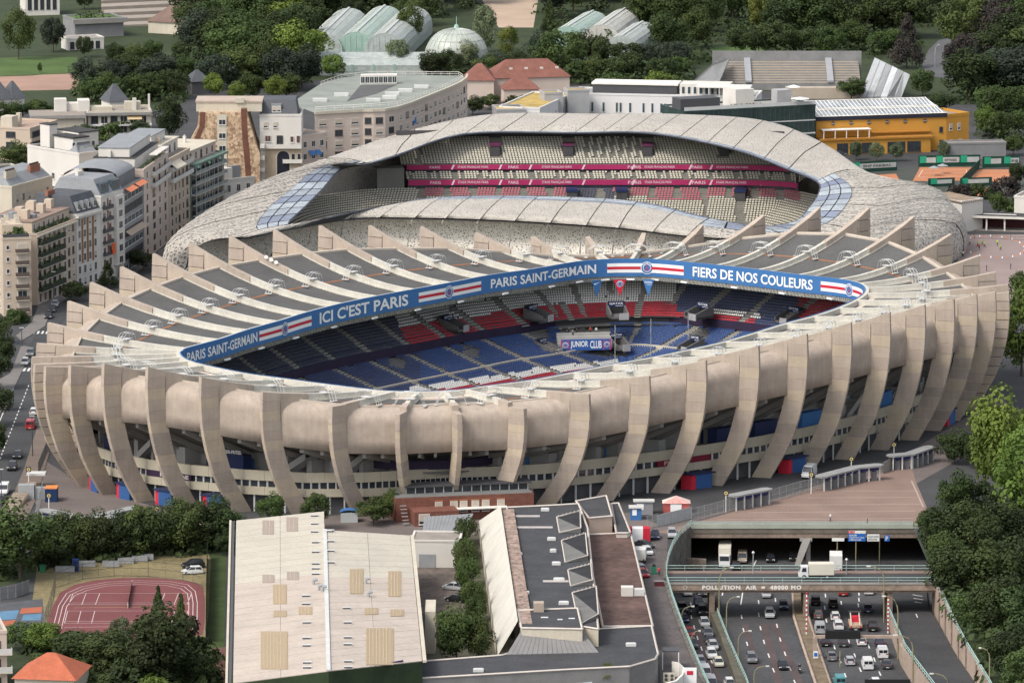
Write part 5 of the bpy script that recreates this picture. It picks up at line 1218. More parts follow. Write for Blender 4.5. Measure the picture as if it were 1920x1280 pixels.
# --- left modern houses
TANR = mat('roof_tan', (.36, .26, .20), .95, .12)
o = house('apartment_building', 'low brown stepped block with long dark window bands at the left edge', (57, 304), (108, 288), 9.3, 17, BEIGE, roof=TANR)
L, D, H = o_L[o.name]
for f in range(3): window(o, L*.38, 0, .8+f*3, L*.6, 1.7, 'dark'); window(o, L*.88, 0, .8+f*3, L*.16, 1.7, 'dark'); blk(o, 'floor_band', -.2, L+.2, -.5, 0, -.3+f*3, .6+f*3, BEIGE); window(o, 0, 6, .8+f*3, 3, 1.7, 'dark', -PI/2); window(o, 0, 12, .8+f*3, 2, 1.7, 'dark', -PI/2)
blk(o, 'stair_tower', -1+2, 5, 6, 9.5, 9.3, 12.6, CREAM); blk(o, 'chimney', 6.4, 7.8, 6, 7.2, 9.3, 13, CREAM)
o = house('villa', 'long low modern villa with white rooftop boxes and a planted terrace', (165, 252), (284, 250), 6.4, 13, CREAM, roof=mat('roof_taupe', (.27, .235, .20), .95, .12))
L, D, H = o_L[o.name]
blk(o, 'roof_slab', -.6, L+.4, -1.2, D+.5, 5.6, 6.4, CONCG); blk(o, 'terrace', 0, L, -2.2, 0, 2.6, 3.0, PALES); planter(o, L*.42, L*.8, -1.6, 3., .9, 70); b = MB(); b.face([(L*.62, 0, 5.5), (L*.62, -1.7, 4.4), (L*.85, -1.7, 4.4), (L*.85, 0, 5.5)]); b.build('awning', mat('awning_tan2', (.5, .38, .22), .8, .1), o, world=False)
for k in range(6): window(o, 2+k*(L-3)/5.5, 0, 3.1, 2.1, 2.2, rb5.choice(['blind', 'glass', 'dark'])); window(o, 2+k*(L-3)/5.5, 0, .3, 2.1, 2.1, rb5.choice(['dark', 'glass']))
blk(o, 'rooftop_box', -9.5, -6, 4, 8, 6.3, 10, OFFW); blk(o, 'rooftop_box', -6, -2.6, 5, 9, 6.3, 8.6, OFFW); blk(o, 'rooftop_box', -2.6, .8, 3.5, 9, 6.3, 9.6, OFFW); blk(o, 'rooftop_box', 1, L*.4, 4, 8, 6.3, 7.6, CREAM); blk(o, 'rooftop_box', L*.6, L*.85, 5, 8, 6.3, 8.8, CREAM); blk(o, 'chimney', L*.72, L*.78, 4, 5, 6.3, 10, OFFW); blk(o, 'chimney', L*.97, L, 5, 6, 6.3, 11, OFFW)
o2 = blk(o, 'left_wing', -16, -1.5, -4, 8, 0, 5.4, CREAM); blk(o, 'left_roof', -17, -.8, -5, 9, 5.4, 6.3, CONCG); blk(o, 'left_roof_top', -16.6, -1.2, -4.6, 8.6, 6.3, 6.36, mat('roof_taupe', (.27, .235, .2)))
o = house('flat_roofed_house', 'grey flat roofed house behind the avenue row with pale cornice', (5, 402), (60, 398), 11, 14, CREAM, roof=mat('roof_felt_black', (.05, .05, .05)))
for k in range(4): window(o, 1.2+k*1.9, 0, 7, 1.1, 1.6, 'glass')
o = house('apartment_building', 'white penthouse cluster with black flat roofs behind the awning block', (150, 432), (228, 422), 20, 22, OFFW, roof=mat('roof_felt_black', (.05, .05, .05)))
L, D, H = o_L[o.name]
blk(o, 'penthouse', L*.2, L*.55, 6, 14, 20, 23.4, OFFW); blk(o, 'penthouse_roof', L*.18, L*.57, 5.6, 14.4, 23.4, 23.8, mat('roof_felt_black', (.05, .05, .05))); blk(o, 'penthouse', L*.5, L*.98, 9, 18, 20, 24.2, OFFW); blk(o, 'penthouse_roof', L*.5, L, 8.6, 18.4, 24.2, 24.5, mat('roof_felt_black', (.05, .05, .05))); blk(o, 'penthouse', L*.2, L*.38, 16, 20, 20, 26, OFFW); planter(o, L*.1, L*.6, 2, 20.2, 1.5, 120)
for k in range(5): window(o, 1.8+k*(L-3)/4.6, 0, 16.4, 1.4, 1.8, 'glass'); window(o, L*.22+k*1.6, 6, 20.6, 1.1, 1.8, 'glass')
mansard(o, 20, 3, 3, ZINC, 0, L*.45, 0, 5); clutter(o, L*.1, L*.95, 2, 20, 20, 9, 6); lid(o, L*.19, L*.39, 15.8, 20.2, 26)
for z in (5, 9, 13, 16.5): winrow(o, 'left', 5, [z-4], 1.3, 1.7, ['glass', 'blind'])
o = house('apartment_building', 'pale block with a metal seam roof and chimney stacks above the slate mansard', (24, 496), (100, 474), 19.5, 15, CREAM, roof=ZINC)
L, D, H = o_L[o.name]
b = MB(); b.hexa([(0, 0, 19.5), (L, 0, 19.5), (L, D, 19.5), (0, D, 19.5), (1, 3, 22.4), (L-1, 3, 22.4), (L-1, 8, 23), (1, 8, 23)]); b.build('seam_roof', ZINC, o, world=False)
for x in (L*.16, L*.75): blk(o, 'chimney', x-2.6, x+2.6, 2.0, 2.8, 21, 23.4, CREAM if x < L*.5 else mat('chimney_brick', (.26, .12, .08))); winrow(o, 'front', 6, [4, 8, 12, 15.6], 1.3, 1.9, ['glass', 'blind']); [blk(o, 'chimney_pot', x-2.3+k*.6, x-2.05+k*.6, 2.2, 2.5, 23.4, 23.9, mat('pot_dark', (.06, .04, .035), .9, .1)) for k in range(8)]
def hip(name, label, A, B, H, D, h, wm, rm, ov=.5, cat='house'):
 o = house(name, label, A, B, H, D, wm, parapet=0, cat=cat); L, _, _ = o_L[o.name]; i = min(L, D)/2
 b = MB(); b.hexa([(-ov, -ov, H), (L+ov, -ov, H), (L+ov, D+ov, H), (-ov, D+ov, H), (i*.85, D/2-.1, H+h), (L-i*.85, D/2-.1, H+h), (L-i*.85, D/2+.1, H+h), (i*.85, D/2+.1, H+h)]); b.build('hip_roof', rm, o, world=False); return o
hip('pavilion', 'small slate hipped pavilion among the dark trees', (360, 178), (393, 176), 4, 6, 3.4, mat('pavilion_wall', (.10, .10, .10), .9, .1), SLATE)
for k, (a, c) in enumerate((((-5, 212), (22, 210)), ((24, 210), (46, 208)))): hip('slate_house', ('dark slate roofed house at the far left edge', 'dark slate roofed house just right of its twin near the left edge')[k], a, c, 4, 7, 5, OFFW, SLATE, cat='house')
hip('slate_house', 'dark slate roofed house behind the villa roof boxes', (206, 222), (240, 220), 5, 7, 5, OFFW, SLATE)
TILE = mat('roof_tile_red', (.20, .085, .065), .9, .2, .4, 3.)
o = hip('tiled_house', 'house with a plain red tiled roof beside the curved block', (872, 200), (926, 200), 8, 14, 4.5, PINKB, TILE)
o = hip('tiled_house', 'long red tiled house with four skylights and a cross gable', (924, 196), (1068, 192), 8, 13, 5, PINKB, TILE)
L, D, H = o_L[o.name]
for k in range(4): blk(o, 'skylight', L*(.24+.2*k), L*(.24+.2*k)+1., 2.6, 3.7, 10.2, 10.75, OFFW)
hip('tiled_house', 'low tiled wing in front of the long red roof', (945, 205), (1010, 204), 6, 8, 3.4, PINKB, TILE)
hip('tiled_house', 'dark red roofed pavilion with chimney behind the trees at the top left', (278, 62), (345, 66), 4, 12, 5, CREAM, mat('roof_tile_brown', (.17, .115, .095), .9, .15))
o = house('clubhouse', 'concrete clubhouse with a planted green roof at the top left', (141, 72), (232, 68), 6, 14, mat('clubhouse_grey', (.22, .22, .22), .8, .12), roof=LAWN)
L, D, H = o_L[o.name]; blk(o, 'overhang', -1, L+1, -1.2, 0, 4.8, 6.4, CONCG); planter(o, 2, L*.7, 5, 6.2, 2.2, 160)
o = house('clubhouse', 'white and dark glazed clubhouse at the top left corner', (48, 30), (112, 28), 8, 10, OFFW)
for k in range(5): window(o, 1.5+k*2.2, 0, 2, 1.4, 4.5, 'dark')
o = house('kiosk_building', 'low white pavilion with an open front beyond the lawn', (128, 95), (195, 92), 3.6, 8, OFFW)
for k in range(5): window(o, 1.4+k*2.2, 0, .4, 1.5, 2.4, 'dark')
# --- white slit-window block, green glass block, yellow baths
o = house('hotel_building', 'long white block with irregular tall slit windows and a flat glazed roof box', (1073, 177), (1418, 184), 15, 14, mat('white_render', (.66, .65, .63), .75, .04), z=15, roof=mat('roof_pale', (.30, .29, .27), .9, .1))
L, D, H = o_L[o.name]; r_ = random.Random(11)
x = 2.
while x < L*.62: window(o, x, 0, 10, .8, 2.9, 'slit'); (window(o, x+1.1, 0, 10, .8, 2.9, 'slit') if r_.random() < .35 else None); x += r_.choice([2.6, 3.3, 3.9])
x = 1.5
while x < L*.62: window(o, x, 0, 7.6, .8, 1.1, 'slit'); x += r_.choice([2.2, 2.9])
blk(o, 'roof_box', L*.1, L*.56, 4, 12, 15, 17.6, FRAME_D); blk(o, 'roof_box_top', L*.1-.3, L*.56+.3, 3.7, 12.3, 17.6, 18.1, WHITEP); blk(o, 'upper_storey', L*.58, L*.85, 2, 10, 15, 18.4, OFFW)
for k in range(9): window(o, L*.6+k*1.7, 2, 15.5, 1., 2.2, 'slit')
blk(o, 'terrace_roof', L*.68, L*.97, -2, 4, 17.9, 18.3, WHITEP); [blk(o, 'terrace_post', L*.69+k*3., L*.69+k*3.+.2, -1.9, -1.7, 15, 17.9, WHITEP) for k in range(5)]
o = house('hotel_building', 'white angled wing with a dry planted roof left of the slit-window block', (1012, 205), (1074, 177), 15, 12, mat('white_render', (.66, .65, .63)), z=15, roof=mat('sedum_roof', (.42, .30, .10), .95, .3, .3))
L, D, H = o_L[o.name]
for k in range(9): window(o, 1.2+k*(L-2)/8.5, 0, 10, .7, 2.6, 'slit')
o = house('service_block', 'grey cube building with a dry mossy roof beside the white wing', (932, 208), (985, 207), 15, 10, mat('block_grey', (.36, .36, .36), .8, .1), z=15, roof=mat('sedum_roof', (.42, .3, .1)))
for k, (x0, x1, y) in enumerate(((1021, 1055, 177), (1065, 1105, 172))): house('service_block', ('small grey rooftop block with mossy top behind the white wing', 'second small rooftop block with satellite dishes')[k], (x0, y), (x1, y-1), 17, 6, mat('block_grey', (.36, .36, .36)), z=17, roof=mat('sedum_roof', (.42, .3, .1)))
o = house('glass_building', 'dark green glazed block with a rooftop bar next to the yellow baths', (1284, 212), (1529, 199), 14.5, 16, mat('curtain_wall_green', (.035, .06, .055), .25, .3), z=14.5, roof=mat('roof_pale', (.3, .29, .27)))
L, D, H = o_L[o.name]
for k in range(28): blk(o, 'mullion', k*L/27.5, k*L/27.5+.12, -.1, 0, 5, 14.5, FRAME_D)
blk(o, 'floor_band', 0, L, -.14, 0, 10.4, 10.7, PALES); blk(o, 'floor_band', 0, L, -.14, 0, 6.6, 7.0, PALES); blk(o, 'glass_rail', 0, L, .35, .42, 15, 16, PALES); blk(o, 'bar_roof', 0, L*.3, 3, 9, 15, 18, FRAME_D); blk(o, 'white_volume', L*.42, L*.56, 3, 12, 14.5, 20, OFFW); blk(o, 'white_volume', L*.75, L*.86, 4, 8, 14.5, 19, mat('block_grey', (.36, .36, .36))); planter(o, L*.36, L*.6, 1.5, 14.8, 1.2, 120)
def parasol(px, z, lab, m, r=1.8):
 p = P(*px, z); t = thing('parasol', lab, 'parasol', p); b = MB(); b.tube([Vector((0, 0, 0)), Vector((0, 0, 2.5))], .05, 5); b.build('pole', PALES, t, world=False)
 b = MB(); [b.face([(r*math.cos(a), r*math.sin(a), 2.3), (r*math.cos(a+PI/4), r*math.sin(a+PI/4), 2.3), (0, 0, 2.9)]) for a in [PI/4*k+.39 for k in range(8)]]; b.build('canopy', m, t, world=False)
parasol((1472, 196), 14.5, 'white parasol on the terrace right of the white volume', WHITE, 2.2); parasol((1488, 178), 18, 'white parasol on the upper hotel terrace', WHITE, 2.0); parasol((1500, 200), 14.5, 'large white square parasol near the yellow baths', WHITE, 2.8)
YEL = mat('yellow_render', (.52, .255, .045), .85, .08, .15); YEL2 = mat('yellow_trim', (.36, .165, .03), .85, .1)
o = house('bath_house', 'long yellow bath house with porthole windows and a sloping glazed roof', (1530, 289), (1774, 281), 10.6, 16, YEL, parapet=0)
L, D, H = o_L[o.name]; s_ = L/244
blk(o, 'dark_band', -.2, L+.1, -.35, .1, 9.6, 10.7, mat('band_navy', (.02, .022, .035), .6, .1))
b = MB(); b.face([(.0, -.3, 10.75), (L, -.3, 10.75), (L-2.2, 13, 13.6), (.0, 13, 13.6)]); b.face([(L, -.3, 10.75), (L, 16, 10.75), (L-2.2, 13, 13.6)]); b.face([(0, -.3, 10.75), (0, 13, 13.6), (0, 16, 10.75)]); b.face([(0, 13, 13.6), (L-2.2, 13, 13.6), (L, 16, 10.75), (0, 16, 10.75)]); gr = b.build('glazed_roof', PV[2], o, world=False)
for k in range(33): x = k*(L-1)/32.; b = MB(); b.tube([Vector((x, -.3, 10.85)), Vector((min(x, L-2.4), 13, 13.7))], .11, 4); b.build('glazing_bar', WHITEP, gr, world=False)
for f in (0, .42, .5, 1): b = MB(); b.tube([Vector((0, lerp(-.3, 13, f), lerp(10.85, 13.7, f))), Vector((L-2.2*f, lerp(-.3, 13, f), lerp(10.85, 13.7, f)))], .13, 4); b.build('glazing_bar', WHITEP, gr, world=False)
for px in (1561, 1595, 1628, 1662, 1696, 1733):
 x = (px-1530)*s_; b = MB(); n = 14; zc = 8.7
 b.face([(x+.55*math.cos(2*PI*j/n), -.12, zc+.55*math.sin(2*PI*j/n)) for j in range(n)], 0); b.grid([[(x+r_*math.cos(2*PI*j/n), -.13+.05*(r_ > .6), zc+r_*math.sin(2*PI*j/n)) for j in range(n)] for r_ in (.52, .74)], 1, close=True); b.face([(x+q, -.14, zc+w_) for q, w_ in ((-.5, -.04), (.5, -.04), (.5, .04), (-.5, .04))], 2); b.build('porthole', [PANEB, YEL2, WHITEP], o, world=False)
blk(o, 'lower_storey', 0, L-6, -4, 0, 0, 4.3, YEL); blk(o, 'ledge', -.1, L-5, -4.5, 0, 4.3, 4.8, YEL2); blk(o, 'ledge', L*.42, L-5, -1.2, 0, 5.6, 5.9, YEL2)
for k, (a_, c_) in enumerate(((1561, 1583), (1585, 1606), (1607, 1628), (1655, 1690), (1692, 1719))): window(o, ((a_+c_)/2-1530)*s_, -4, .4, (c_-a_)*s_*.95, 3., 'dark')
pg = blk(o, 'pergola', 1, 15.5, -3.4, -.4, 7.1, 7.3, WHITEP)
for k in range(5): blk(o, 'pergola_post', 1.2+k*3.4, 1.45+k*3.4, -3.3, -3.1, 4.8, 7.1, WHITEP)
window(o, L-1.6, 0, 5.2, 1.1, 1.6, 'dark'); window(o, L-1.6, 0, 1.2, 1.1, 1.8, 'dark')
o = house('bath_house', 'two storey yellow end block with white windows beside the glazed roof', (1775, 281), (1816, 277), 9.6, 12, YEL, parapet=.8)
L, D, H = o_L[o.name]
for k in range(2): window(o, 1.4+k*3., 0, 5.6, 1.2, 1.9, 'blind'); window(o, 1.4+k*3.6, 0, .8, 1.2, 2., 'blind')
blk(o, 'right_wing', L, L+2, 3, 12, 0, 8.6, YEL); window(o, L+1, 3, 5, 1.2, 1.9, 'blind')
# --- tennis grandstand
o = thing('grandstand', 'grey metal backed tennis grandstand with long bench rows', 'grandstand', P(1480, 190))
GS = mat('grandstand_grey', (.22, .22, .215), .6, .2, .3); BEN = mat('bench_tan', (.40, .34, .27), .9, .1)
a, c = P(1345, 172, 0), P(1615, 172, 0)
for k in range(9):
 b = MB(); y0 = a.y+4+k*1.5; b.box(a.x, c.x, y0, y0+1.45, 0, 2.2+k*.62, 1); b.box(a.x, c.x, y0+.2, y0+.6, 2.2+k*.62, 2.55+k*.62, 0); b.build('bench_row', [BEN, GS], o)
b = MB(); b.box(a.x-1, c.x+1, a.y+17.6, a.y+18.2, 0, 10.6); b.build('rear_screen', GS, o)
for f in (.22, .79): b = MB(); x = lerp(a.x, c.x, f); b.hexa([(x-1, a.y+3.6, 2.4), (x+1, a.y+3.6, 2.4), (x+1, a.y+17.5, 8), (x-1, a.y+17.5, 8), (x-1, a.y+3.6, 3.), (x+1, a.y+3.6, 3.), (x+1, a.y+17.5, 8.6), (x-1, a.y+17.5, 8.6)]); b.build('aisle', STEEL, o)
def slab(name, q, m, dz=-.6):
 t = [P(*v) for v in q]; b = MB(); b.hexa([p+Vector((0, 0, dz)) for p in t]+t); return b.build(name, m, o)
slab('side_stand_back', [(1290, 160, 2), (1345, 162, 4), (1368, 109, 9), (1338, 118, 8)], mat('metal_back', (.19, .19, .185), .5, .15))
MET = [mat('metal_pale', (.36, .37, .37), .4, .15), mat('metal_mid', (.24, .25, .25), .4, .15), mat('metal_bright', (.48, .50, .51), .3, .12)]
for k in range(6):
 f0, f1 = k/6, (k+.94)/6
 slab('metal_back_panel', [(lerp(1612, 1690, f0), 181, 1), (lerp(1612, 1690, f1), 181, 1), (lerp(1640, 1706, f1), lerp(108, 140, f1), 9), (lerp(1640, 1706, f0), lerp(108, 140, f0), 9)], MET[(0, 0, 1, 2, 1, 2)[k]])
b = MB(); p = P(1515, 184); b.box(p.x-7, p.x+17, p.y-2, p.y+2, 0, 3.4); b.build('lower_stand', BEN, o)
# --- glasshouses
GHM = mat('glasshouse_pane', (.38, .42, .40), .3, .25, .5, 3.); GHT = mat('glasshouse_teal', (.30, .43, .37), .35, .15, .4); GHF = mat('glasshouse_iron', (.46, .48, .45), .6, .1)
def vault(label, q0, q1, w_, h_, m):
 a, c = P(*q0), P(*q1); d = c-a; L_ = d.length; rz = math.atan2(d.y, d.x); o = thing('glasshouse', label, 'glasshouse', a, rz)
 prof = [(-w_/2, 0), (-w_/2, h_*.3)]+[(w_/2*math.sin(t)*1.0, h_*.3+h_*.7*math.cos(t)**.85) for t in [-PI/2+PI*k/10 for k in range(1, 10)]]+[(w_/2, h_*.3), (w_/2, 0)]
 b = MB(); b.grid([[(0, y, z) for y, z in prof], [(L_, y, z) for y, z in prof]]); b.face([(0, y, z) for y, z in prof]); b.face([(L_, y, z) for y, z in prof][::-1]); b.build('glazing', m, o, world=False)
 b = MB()
 for k in range(int(L_/2)+1):
  x = k*2.; b.tube([Vector((x, y*1.01, z+.05)) for y, z in prof], .07, 3, cap=False)
 for y, z in prof[1:-1:2]: b.tube([Vector((0, y*1.01, z+.06)), Vector((L_, y*1.01, z+.06))], .07, 3, cap=False)
 for k in range(7): y = -w_/2+(k+.5)*w_/7; b.tube([Vector((-.06, y, 0)), Vector((-.06, y, h_*.3+h_*.6*math.sqrt(max(0, 1-(2*y/w_)**2))))], .06, 3, cap=False)
 b.build('glazing_bar', GHF, o, world=False, kind='stuff'); b = MB(); b.box(0, L_, -.35, .35, h_-.1, h_+.35); b.build('ridge_walk', GHF, o, world=False)
vault('leftmost of the three arched glasshouses, greenish glass', (605, 112), (655, 62), 13, 8.5, GHM); vault('middle arched glasshouse with a teal glass roof', (668, 112), (722, 60), 13, 9, GHT); vault('third arched glasshouse, half hidden by a feathery tree', (722, 114), (775, 62), 13, 9, GHM)
vault('small arched glasshouse with teal glass right of the bright tree', (1065, 92), (1112, 62), 11, 7.5, GHT); vault('pale arched glasshouse with a boarded roof near the right lawn', (1128, 92), (1172, 60), 12, 8, mat('glasshouse_white', (.46, .44, .40), .5, .2)); vault('pale arched glasshouse in front of the dark round tree', (1165, 108), (1205, 80), 11, 7, GHM)
o = thing('glasshouse', 'long low lean-to glasshouse with pale glazing bars in front of the arched ones', 'glasshouse', P(600, 142))
W_ = (P(800, 142)-P(600, 142)).length
b = MB(); b.hexa([(0, 0, 0), (W_, 0, 0), (W_, 12, 0), (0, 12, 0), (0, 0, 3.2), (W_, 0, 3.2), (W_, 9, 6.4), (0, 9, 6.4)]); b.build('glazing', GHM, o, world=False)
b = MB()
for k in range(50): x = k*W_/49; b.tube([Vector((x, -.05, 0)), Vector((x, -.05, 3.25)), Vector((x, 9, 6.45))], .06, 3, cap=False)
for z, y in ((3.25, -.06), (1.6, -.06), (4.9, 4.5), (6.45, 9)): b.tube([Vector((0, y, z)), Vector((W_, y, z))], .1, 3)
b.build('glazing_bar', GHF, o, world=False, kind='stuff')
for k in range(4): b = MB(); x = W_*(.1+.2*k); b.box(x-.4, x+.4, -.2, .2, 0, 3.6); b.build('pilaster', GHT, o, world=False)
o = thing('palm_house', 'domed palm house of ribbed glass with a tall finial', 'palm house', P(856, 133))
R0, H0 = 10.2, 4.
rows = [[(R0*math.cos(2*PI*j/28)*math.cos(t)**.8, R0*math.sin(2*PI*j/28)*math.cos(t)**.8, H0+9.6*math.sin(t)) for j in range(28)] for t in [PI/2*k/9 for k in range(9)]]+[[(.4*math.cos(2*PI*j/28), .4*math.sin(2*PI*j/28), H0+9.7) for j in range(28)]]
b = MB(); b.grid(rows, close=True); b.build('dome_glazing', mat('dome_glass', (.40, .43, .38), .3, .2, .3), o, world=False, smooth=True)
b = MB()
for j in range(28): b.tube([Vector(r_[j])*1.005 for r_ in rows], .10, 3, cap=False)
for k in (2, 4, 6): b.tube([Vector(p)*1.006 for p in rows[k]]+[Vector(rows[k][0])*1.006], .10, 3, cap=False)
b.build('dome_rib', GHF, o, world=False, kind='stuff'); b = MB(); b.tube([Vector((R0*math.cos(2*PI*j/28), R0*math.sin(2*PI*j/28), H0/2)) for j in range(29)], .2, 4)
b.grid([[(R0*math.cos(2*PI*j/28), R0*math.sin(2*PI*j/28), z) for j in range(29)] for z in (0, H0)]); b.build('drum', GHM, o, world=False)
b = MB(); b.tube([Vector((0, 0, H0+9.6)), Vector((0, 0, H0+10.8)), Vector((0, 0, H0+11)), Vector((0, 0, H0+13.6))], [1.0, .6, .16, .07], 8); b.build('finial', GHT, o, world=False)
# ---------------------------------------------------------------- foreground: sports hall, school complex, track
def onz(q, z): return P(q[0], q[1], z)
HALLW = mat('hall_roof_cream', (.47, .43, .355), .7, .10, .15, 1.5); HALLP = mat('hall_roof_pinkish', (.45, .385, .325), .7, .11, .15, 1.5)
GREENW = mat('hall_green_wall', (.035, .055, .025), .9, .3, .3)
hall = thing('sports_hall', 'large sports hall with a cream ridged metal roof and inset roof lights', 'hall', P(610, 1150))
EZ, RZ = 8.6, 10.4
TLe, TLr, BLe, BLr = onz((443, 975), EZ), onz((608, 958), RZ), onz((437, 1280), EZ), onz((616, 1257), RZ)
TRr, TRe, BRe = onz((609, 993), RZ), onz((769, 1003), EZ), onz((792, 1238), EZ)
up = Vector((0, 0, 1))
def roofhalf(a, c, d, e, nrow, tone):
 """a,c far edge (eave, ridge); d,e near edge (eave, ridge): separate metal sheets running down the slope"""
 for k in range(nrow):
  f0, f1 = k/nrow, (k+1)/nrow
  for j in range(2):
   g0, g1 = j*.5, j*.5+.497
   q = [a.lerp(d, lerp(f0, f1, t)).lerp(c.lerp(e, lerp(f0, f1, t)), g) for t, g in ((.988, g0), (.988, g1), (.015, g1), (.015, g0))]
   b = MB(); b.hexa([p-up*.14 for p in q]+q); b.build('roof_sheet', HALLW if f0 < tone else HALLP, hall)
roofhalf(TLe, TLr, BLe, BLr, 26, .40);
b = MB(); q = [BRe, BLr, TRr, TRe]
for k in range(22):
 f0, f1 = k/22, (k+1)/22
 for j in range(2):
  g0, g1 = j*.5, j*.5+.497
  q = [TRr.lerp(BLr, lerp(f0, f1, t)).lerp(TRe.lerp(BRe, lerp(f0, f1, t)), g) for t, g in ((.015, g0), (.015, g1), (.988, g1), (.988, g0))]
  b = MB(); b.hexa([q[3]-up*.14, q[2]-up*.14, q[1]-up*.14, q[0]-up*.14, q[3], q[2], q[1], q[0]]); b.build('roof_sheet', HALLW if f0 < .36 else HALLP, hall)
b = MB()
def wallq(p, q, m_=0, bt=0.): b.face([Vector((p.x, p.y, bt)), Vector((q.x, q.y, bt)), q-up*.15, p-up*.15], m_)
for p, q in ((BLe, BLr), (BLr, BRe), (BRe, TRe), (TRe, TRr), (TRr, TLr), (TLr, TLe), (TLe, BLe)): wallq(p, q)
b.build('wall', GREENW, hall)
b = MB(); L1, L2 = TLe+Vector((-.9, 0, 0)), BLe+Vector((-.9, 0, 0))
b.face([L2-up*.2, BLe-up*.05+Vector((-.3, 0, 0)), TLe-up*.05+Vector((-.3, 0, 0)), L1-up*.2]); b.build('gutter', FRAME_D, hall)
b = MB(); b.hexa([v+Vector((x, 0, z)) for z in (-.35, .05) for v, x in ((L2, -.4), (L2, .0), (L1, .0), (L1, -.4))]); b.build('gutter_edge', CREAM, hall)
b = MB(); b.hexa([v+Vector((x, 0, z)) for z in (-.3, .06) for v, x in ((BRe, .05), (BRe, .7), (TRe, .7), (TRe, .05))]); b.build('gutter_edge', CREAM, hall)
b = MB(); b.hexa([v+Vector((x, 0, z)) for z in (.02, .22) for v, x in ((BLr, -.35), (BLr, .35), (TRr, .35), (TRr, -.35))]); b.build('ridge_cap', PALES, hall)
def rpt(px, py):
 """roof surface point under a picture point"""
 lo, hi = EZ-.5, RZ+.2
 best = None
 for k in range(31):
  z = lerp(lo, hi, k/30); p = P(px, py, z)
  xr_ = lerp(TRr.x, BLr.x, (p.y-TRr.y)/(BLr.y-TRr.y))
  if p.x < xr_: xe = lerp(TLe.x, BLe.x, (p.y-TLe.y)/(BLe.y-TLe.y))
  else: xe = lerp(TRe.x, BRe.x, (p.y-TRe.y)/(BRe.y-TRe.y))
  zr = lerp(RZ, EZ, (p.x-xr_)/(xe-xr_)); e = abs(zr-z)
  if best is None or e < best[0]: best = (e, p, zr)
 return Vector((best[1].x, best[1].y, best[2]))
LITE = mat('rooflight_tan', (.36, .27, .16), .6, .12, 3.); LITE2 = mat('rooflight_taupe', (.32, .26, .215), .6, .12, 3.)
for x0, y0, x1, y1, m in ((492, 976, 513, 1002, LITE2), (537, 970, 558, 996, LITE2), (492, 1078, 514, 1092, LITE2), (538, 1072, 560, 1087, LITE2), (512, 1096, 537, 1132, LITE), (513, 1145, 537, 1156, LITE), (560, 1138, 585, 1152, LITE), (489, 1184, 539, 1254, LITE), (656, 1067, 681, 1113, LITE), (728, 1071, 752, 1118, LITE), (684, 1140, 709, 1152, LITE), (732, 1143, 757, 1155, LITE), (687, 1178, 738, 1246, LITE)):
 q = [rpt(x0, y1), rpt(x1, y1), rpt(x1, y0), rpt(x0, y0)]; b = MB(); b.hexa([p+up*.03 for p in q]+[p+up*.10 for p in q]); rl = b.build('roof_light', m, hall)
 n = max(2, int((x1-x0)/6))
 for k in range(1, n): b = MB(); p0, p1 = q[0].lerp(q[1], k/n), q[3].lerp(q[2], k/n); b.tube([p0+up*.11, p1+up*.11], .05, 3); b.build('glazing_bar', HALLP, rl)
for px, py in ((590, 968), (590, 983), (590, 998), (592, 1018), (592, 1036), (592, 1058), (592, 1067), (592, 1077), (614, 997), (619, 996), (620, 1016), (620, 1034), (620, 1056), (575, 1168), (575, 1197), (575, 1211), (576, 1243), (576, 1252), (650, 1141), (652, 1168), (652, 1196), (652, 1209), (653, 1241), (653, 1252), (574, 1118), (574, 1133)):
 p = rpt(px, py); b = MB(); b.box(p.x-.75, p.x+.75, p.y-.35, p.y+.35, p.z-.05, p.z+.35, 0); b.face([(p.x-.7, p.y-.36, p.z+.05), (p.x+.7, p.y-.36, p.z+.05), (p.x+.7, p.y-.36, p.z+.3), (p.x-.7, p.y-.36, p.z+.3)], 1); b.build('roof_vent', [PALES, FRAME_D], hall)
for px, py in ((588, 1095), (605, 1108), (686, 1093), (691, 1118), (598, 1106)):
 p = rpt(px, py); b = MB(); b.tube([p, p+up*.8], .25, 6); b.tube([p+up*.8, p+up*.9+Vector((.7, .2, 0))], .3, 6); b.build('fan_cowl', STEEL, hall)
b = MB(); p, q = P(661, 1280, 7), P(756, 1262, 7); b.hexa([Vector((v.x, v.y, z)) for z in (5., 9.3) for v in (p, q, q+Vector((0, .4, 0)), p+Vector((0, .4, 0)))]); po = b.build('poster_wall', None or mat('poster_purple', (.03, .018, .075), .5, .3, .3), None, label='dark purple poster wall lettered VITESSE at the near end of the hall', cat='poster')
put_text('lettering', 'VITESSE', WHITE, po, lambda u, v: p.lerp(q, lerp(.16, .42, u))+Vector((0, -.06, lerp(.9, 1.5, v))), .01); put_text('lettering', 'ULTIME', mat('letter_dim', (.35, .33, .42), .7, 0), po, lambda u, v: p.lerp(q, lerp(.46, .68, u))+Vector((0, -.06, lerp(.95, 1.55, v))), .0)
for k in range(4): s0 = .14+.17*k; b = MB(); b.face([p.lerp(q, s0+.06*x)+Vector((0, -.05, z)) for x, z in ((-.5, -2), (.5, -2), (.55, -.9), (.2, -.6), (.25, -.1), (0, .05), (-.25, -.1), (-.2, -.6), (-.55, -.9))]); b.build('portrait_shape', mat('portrait_dark', (.16, .09, .08), .7, .3), po)
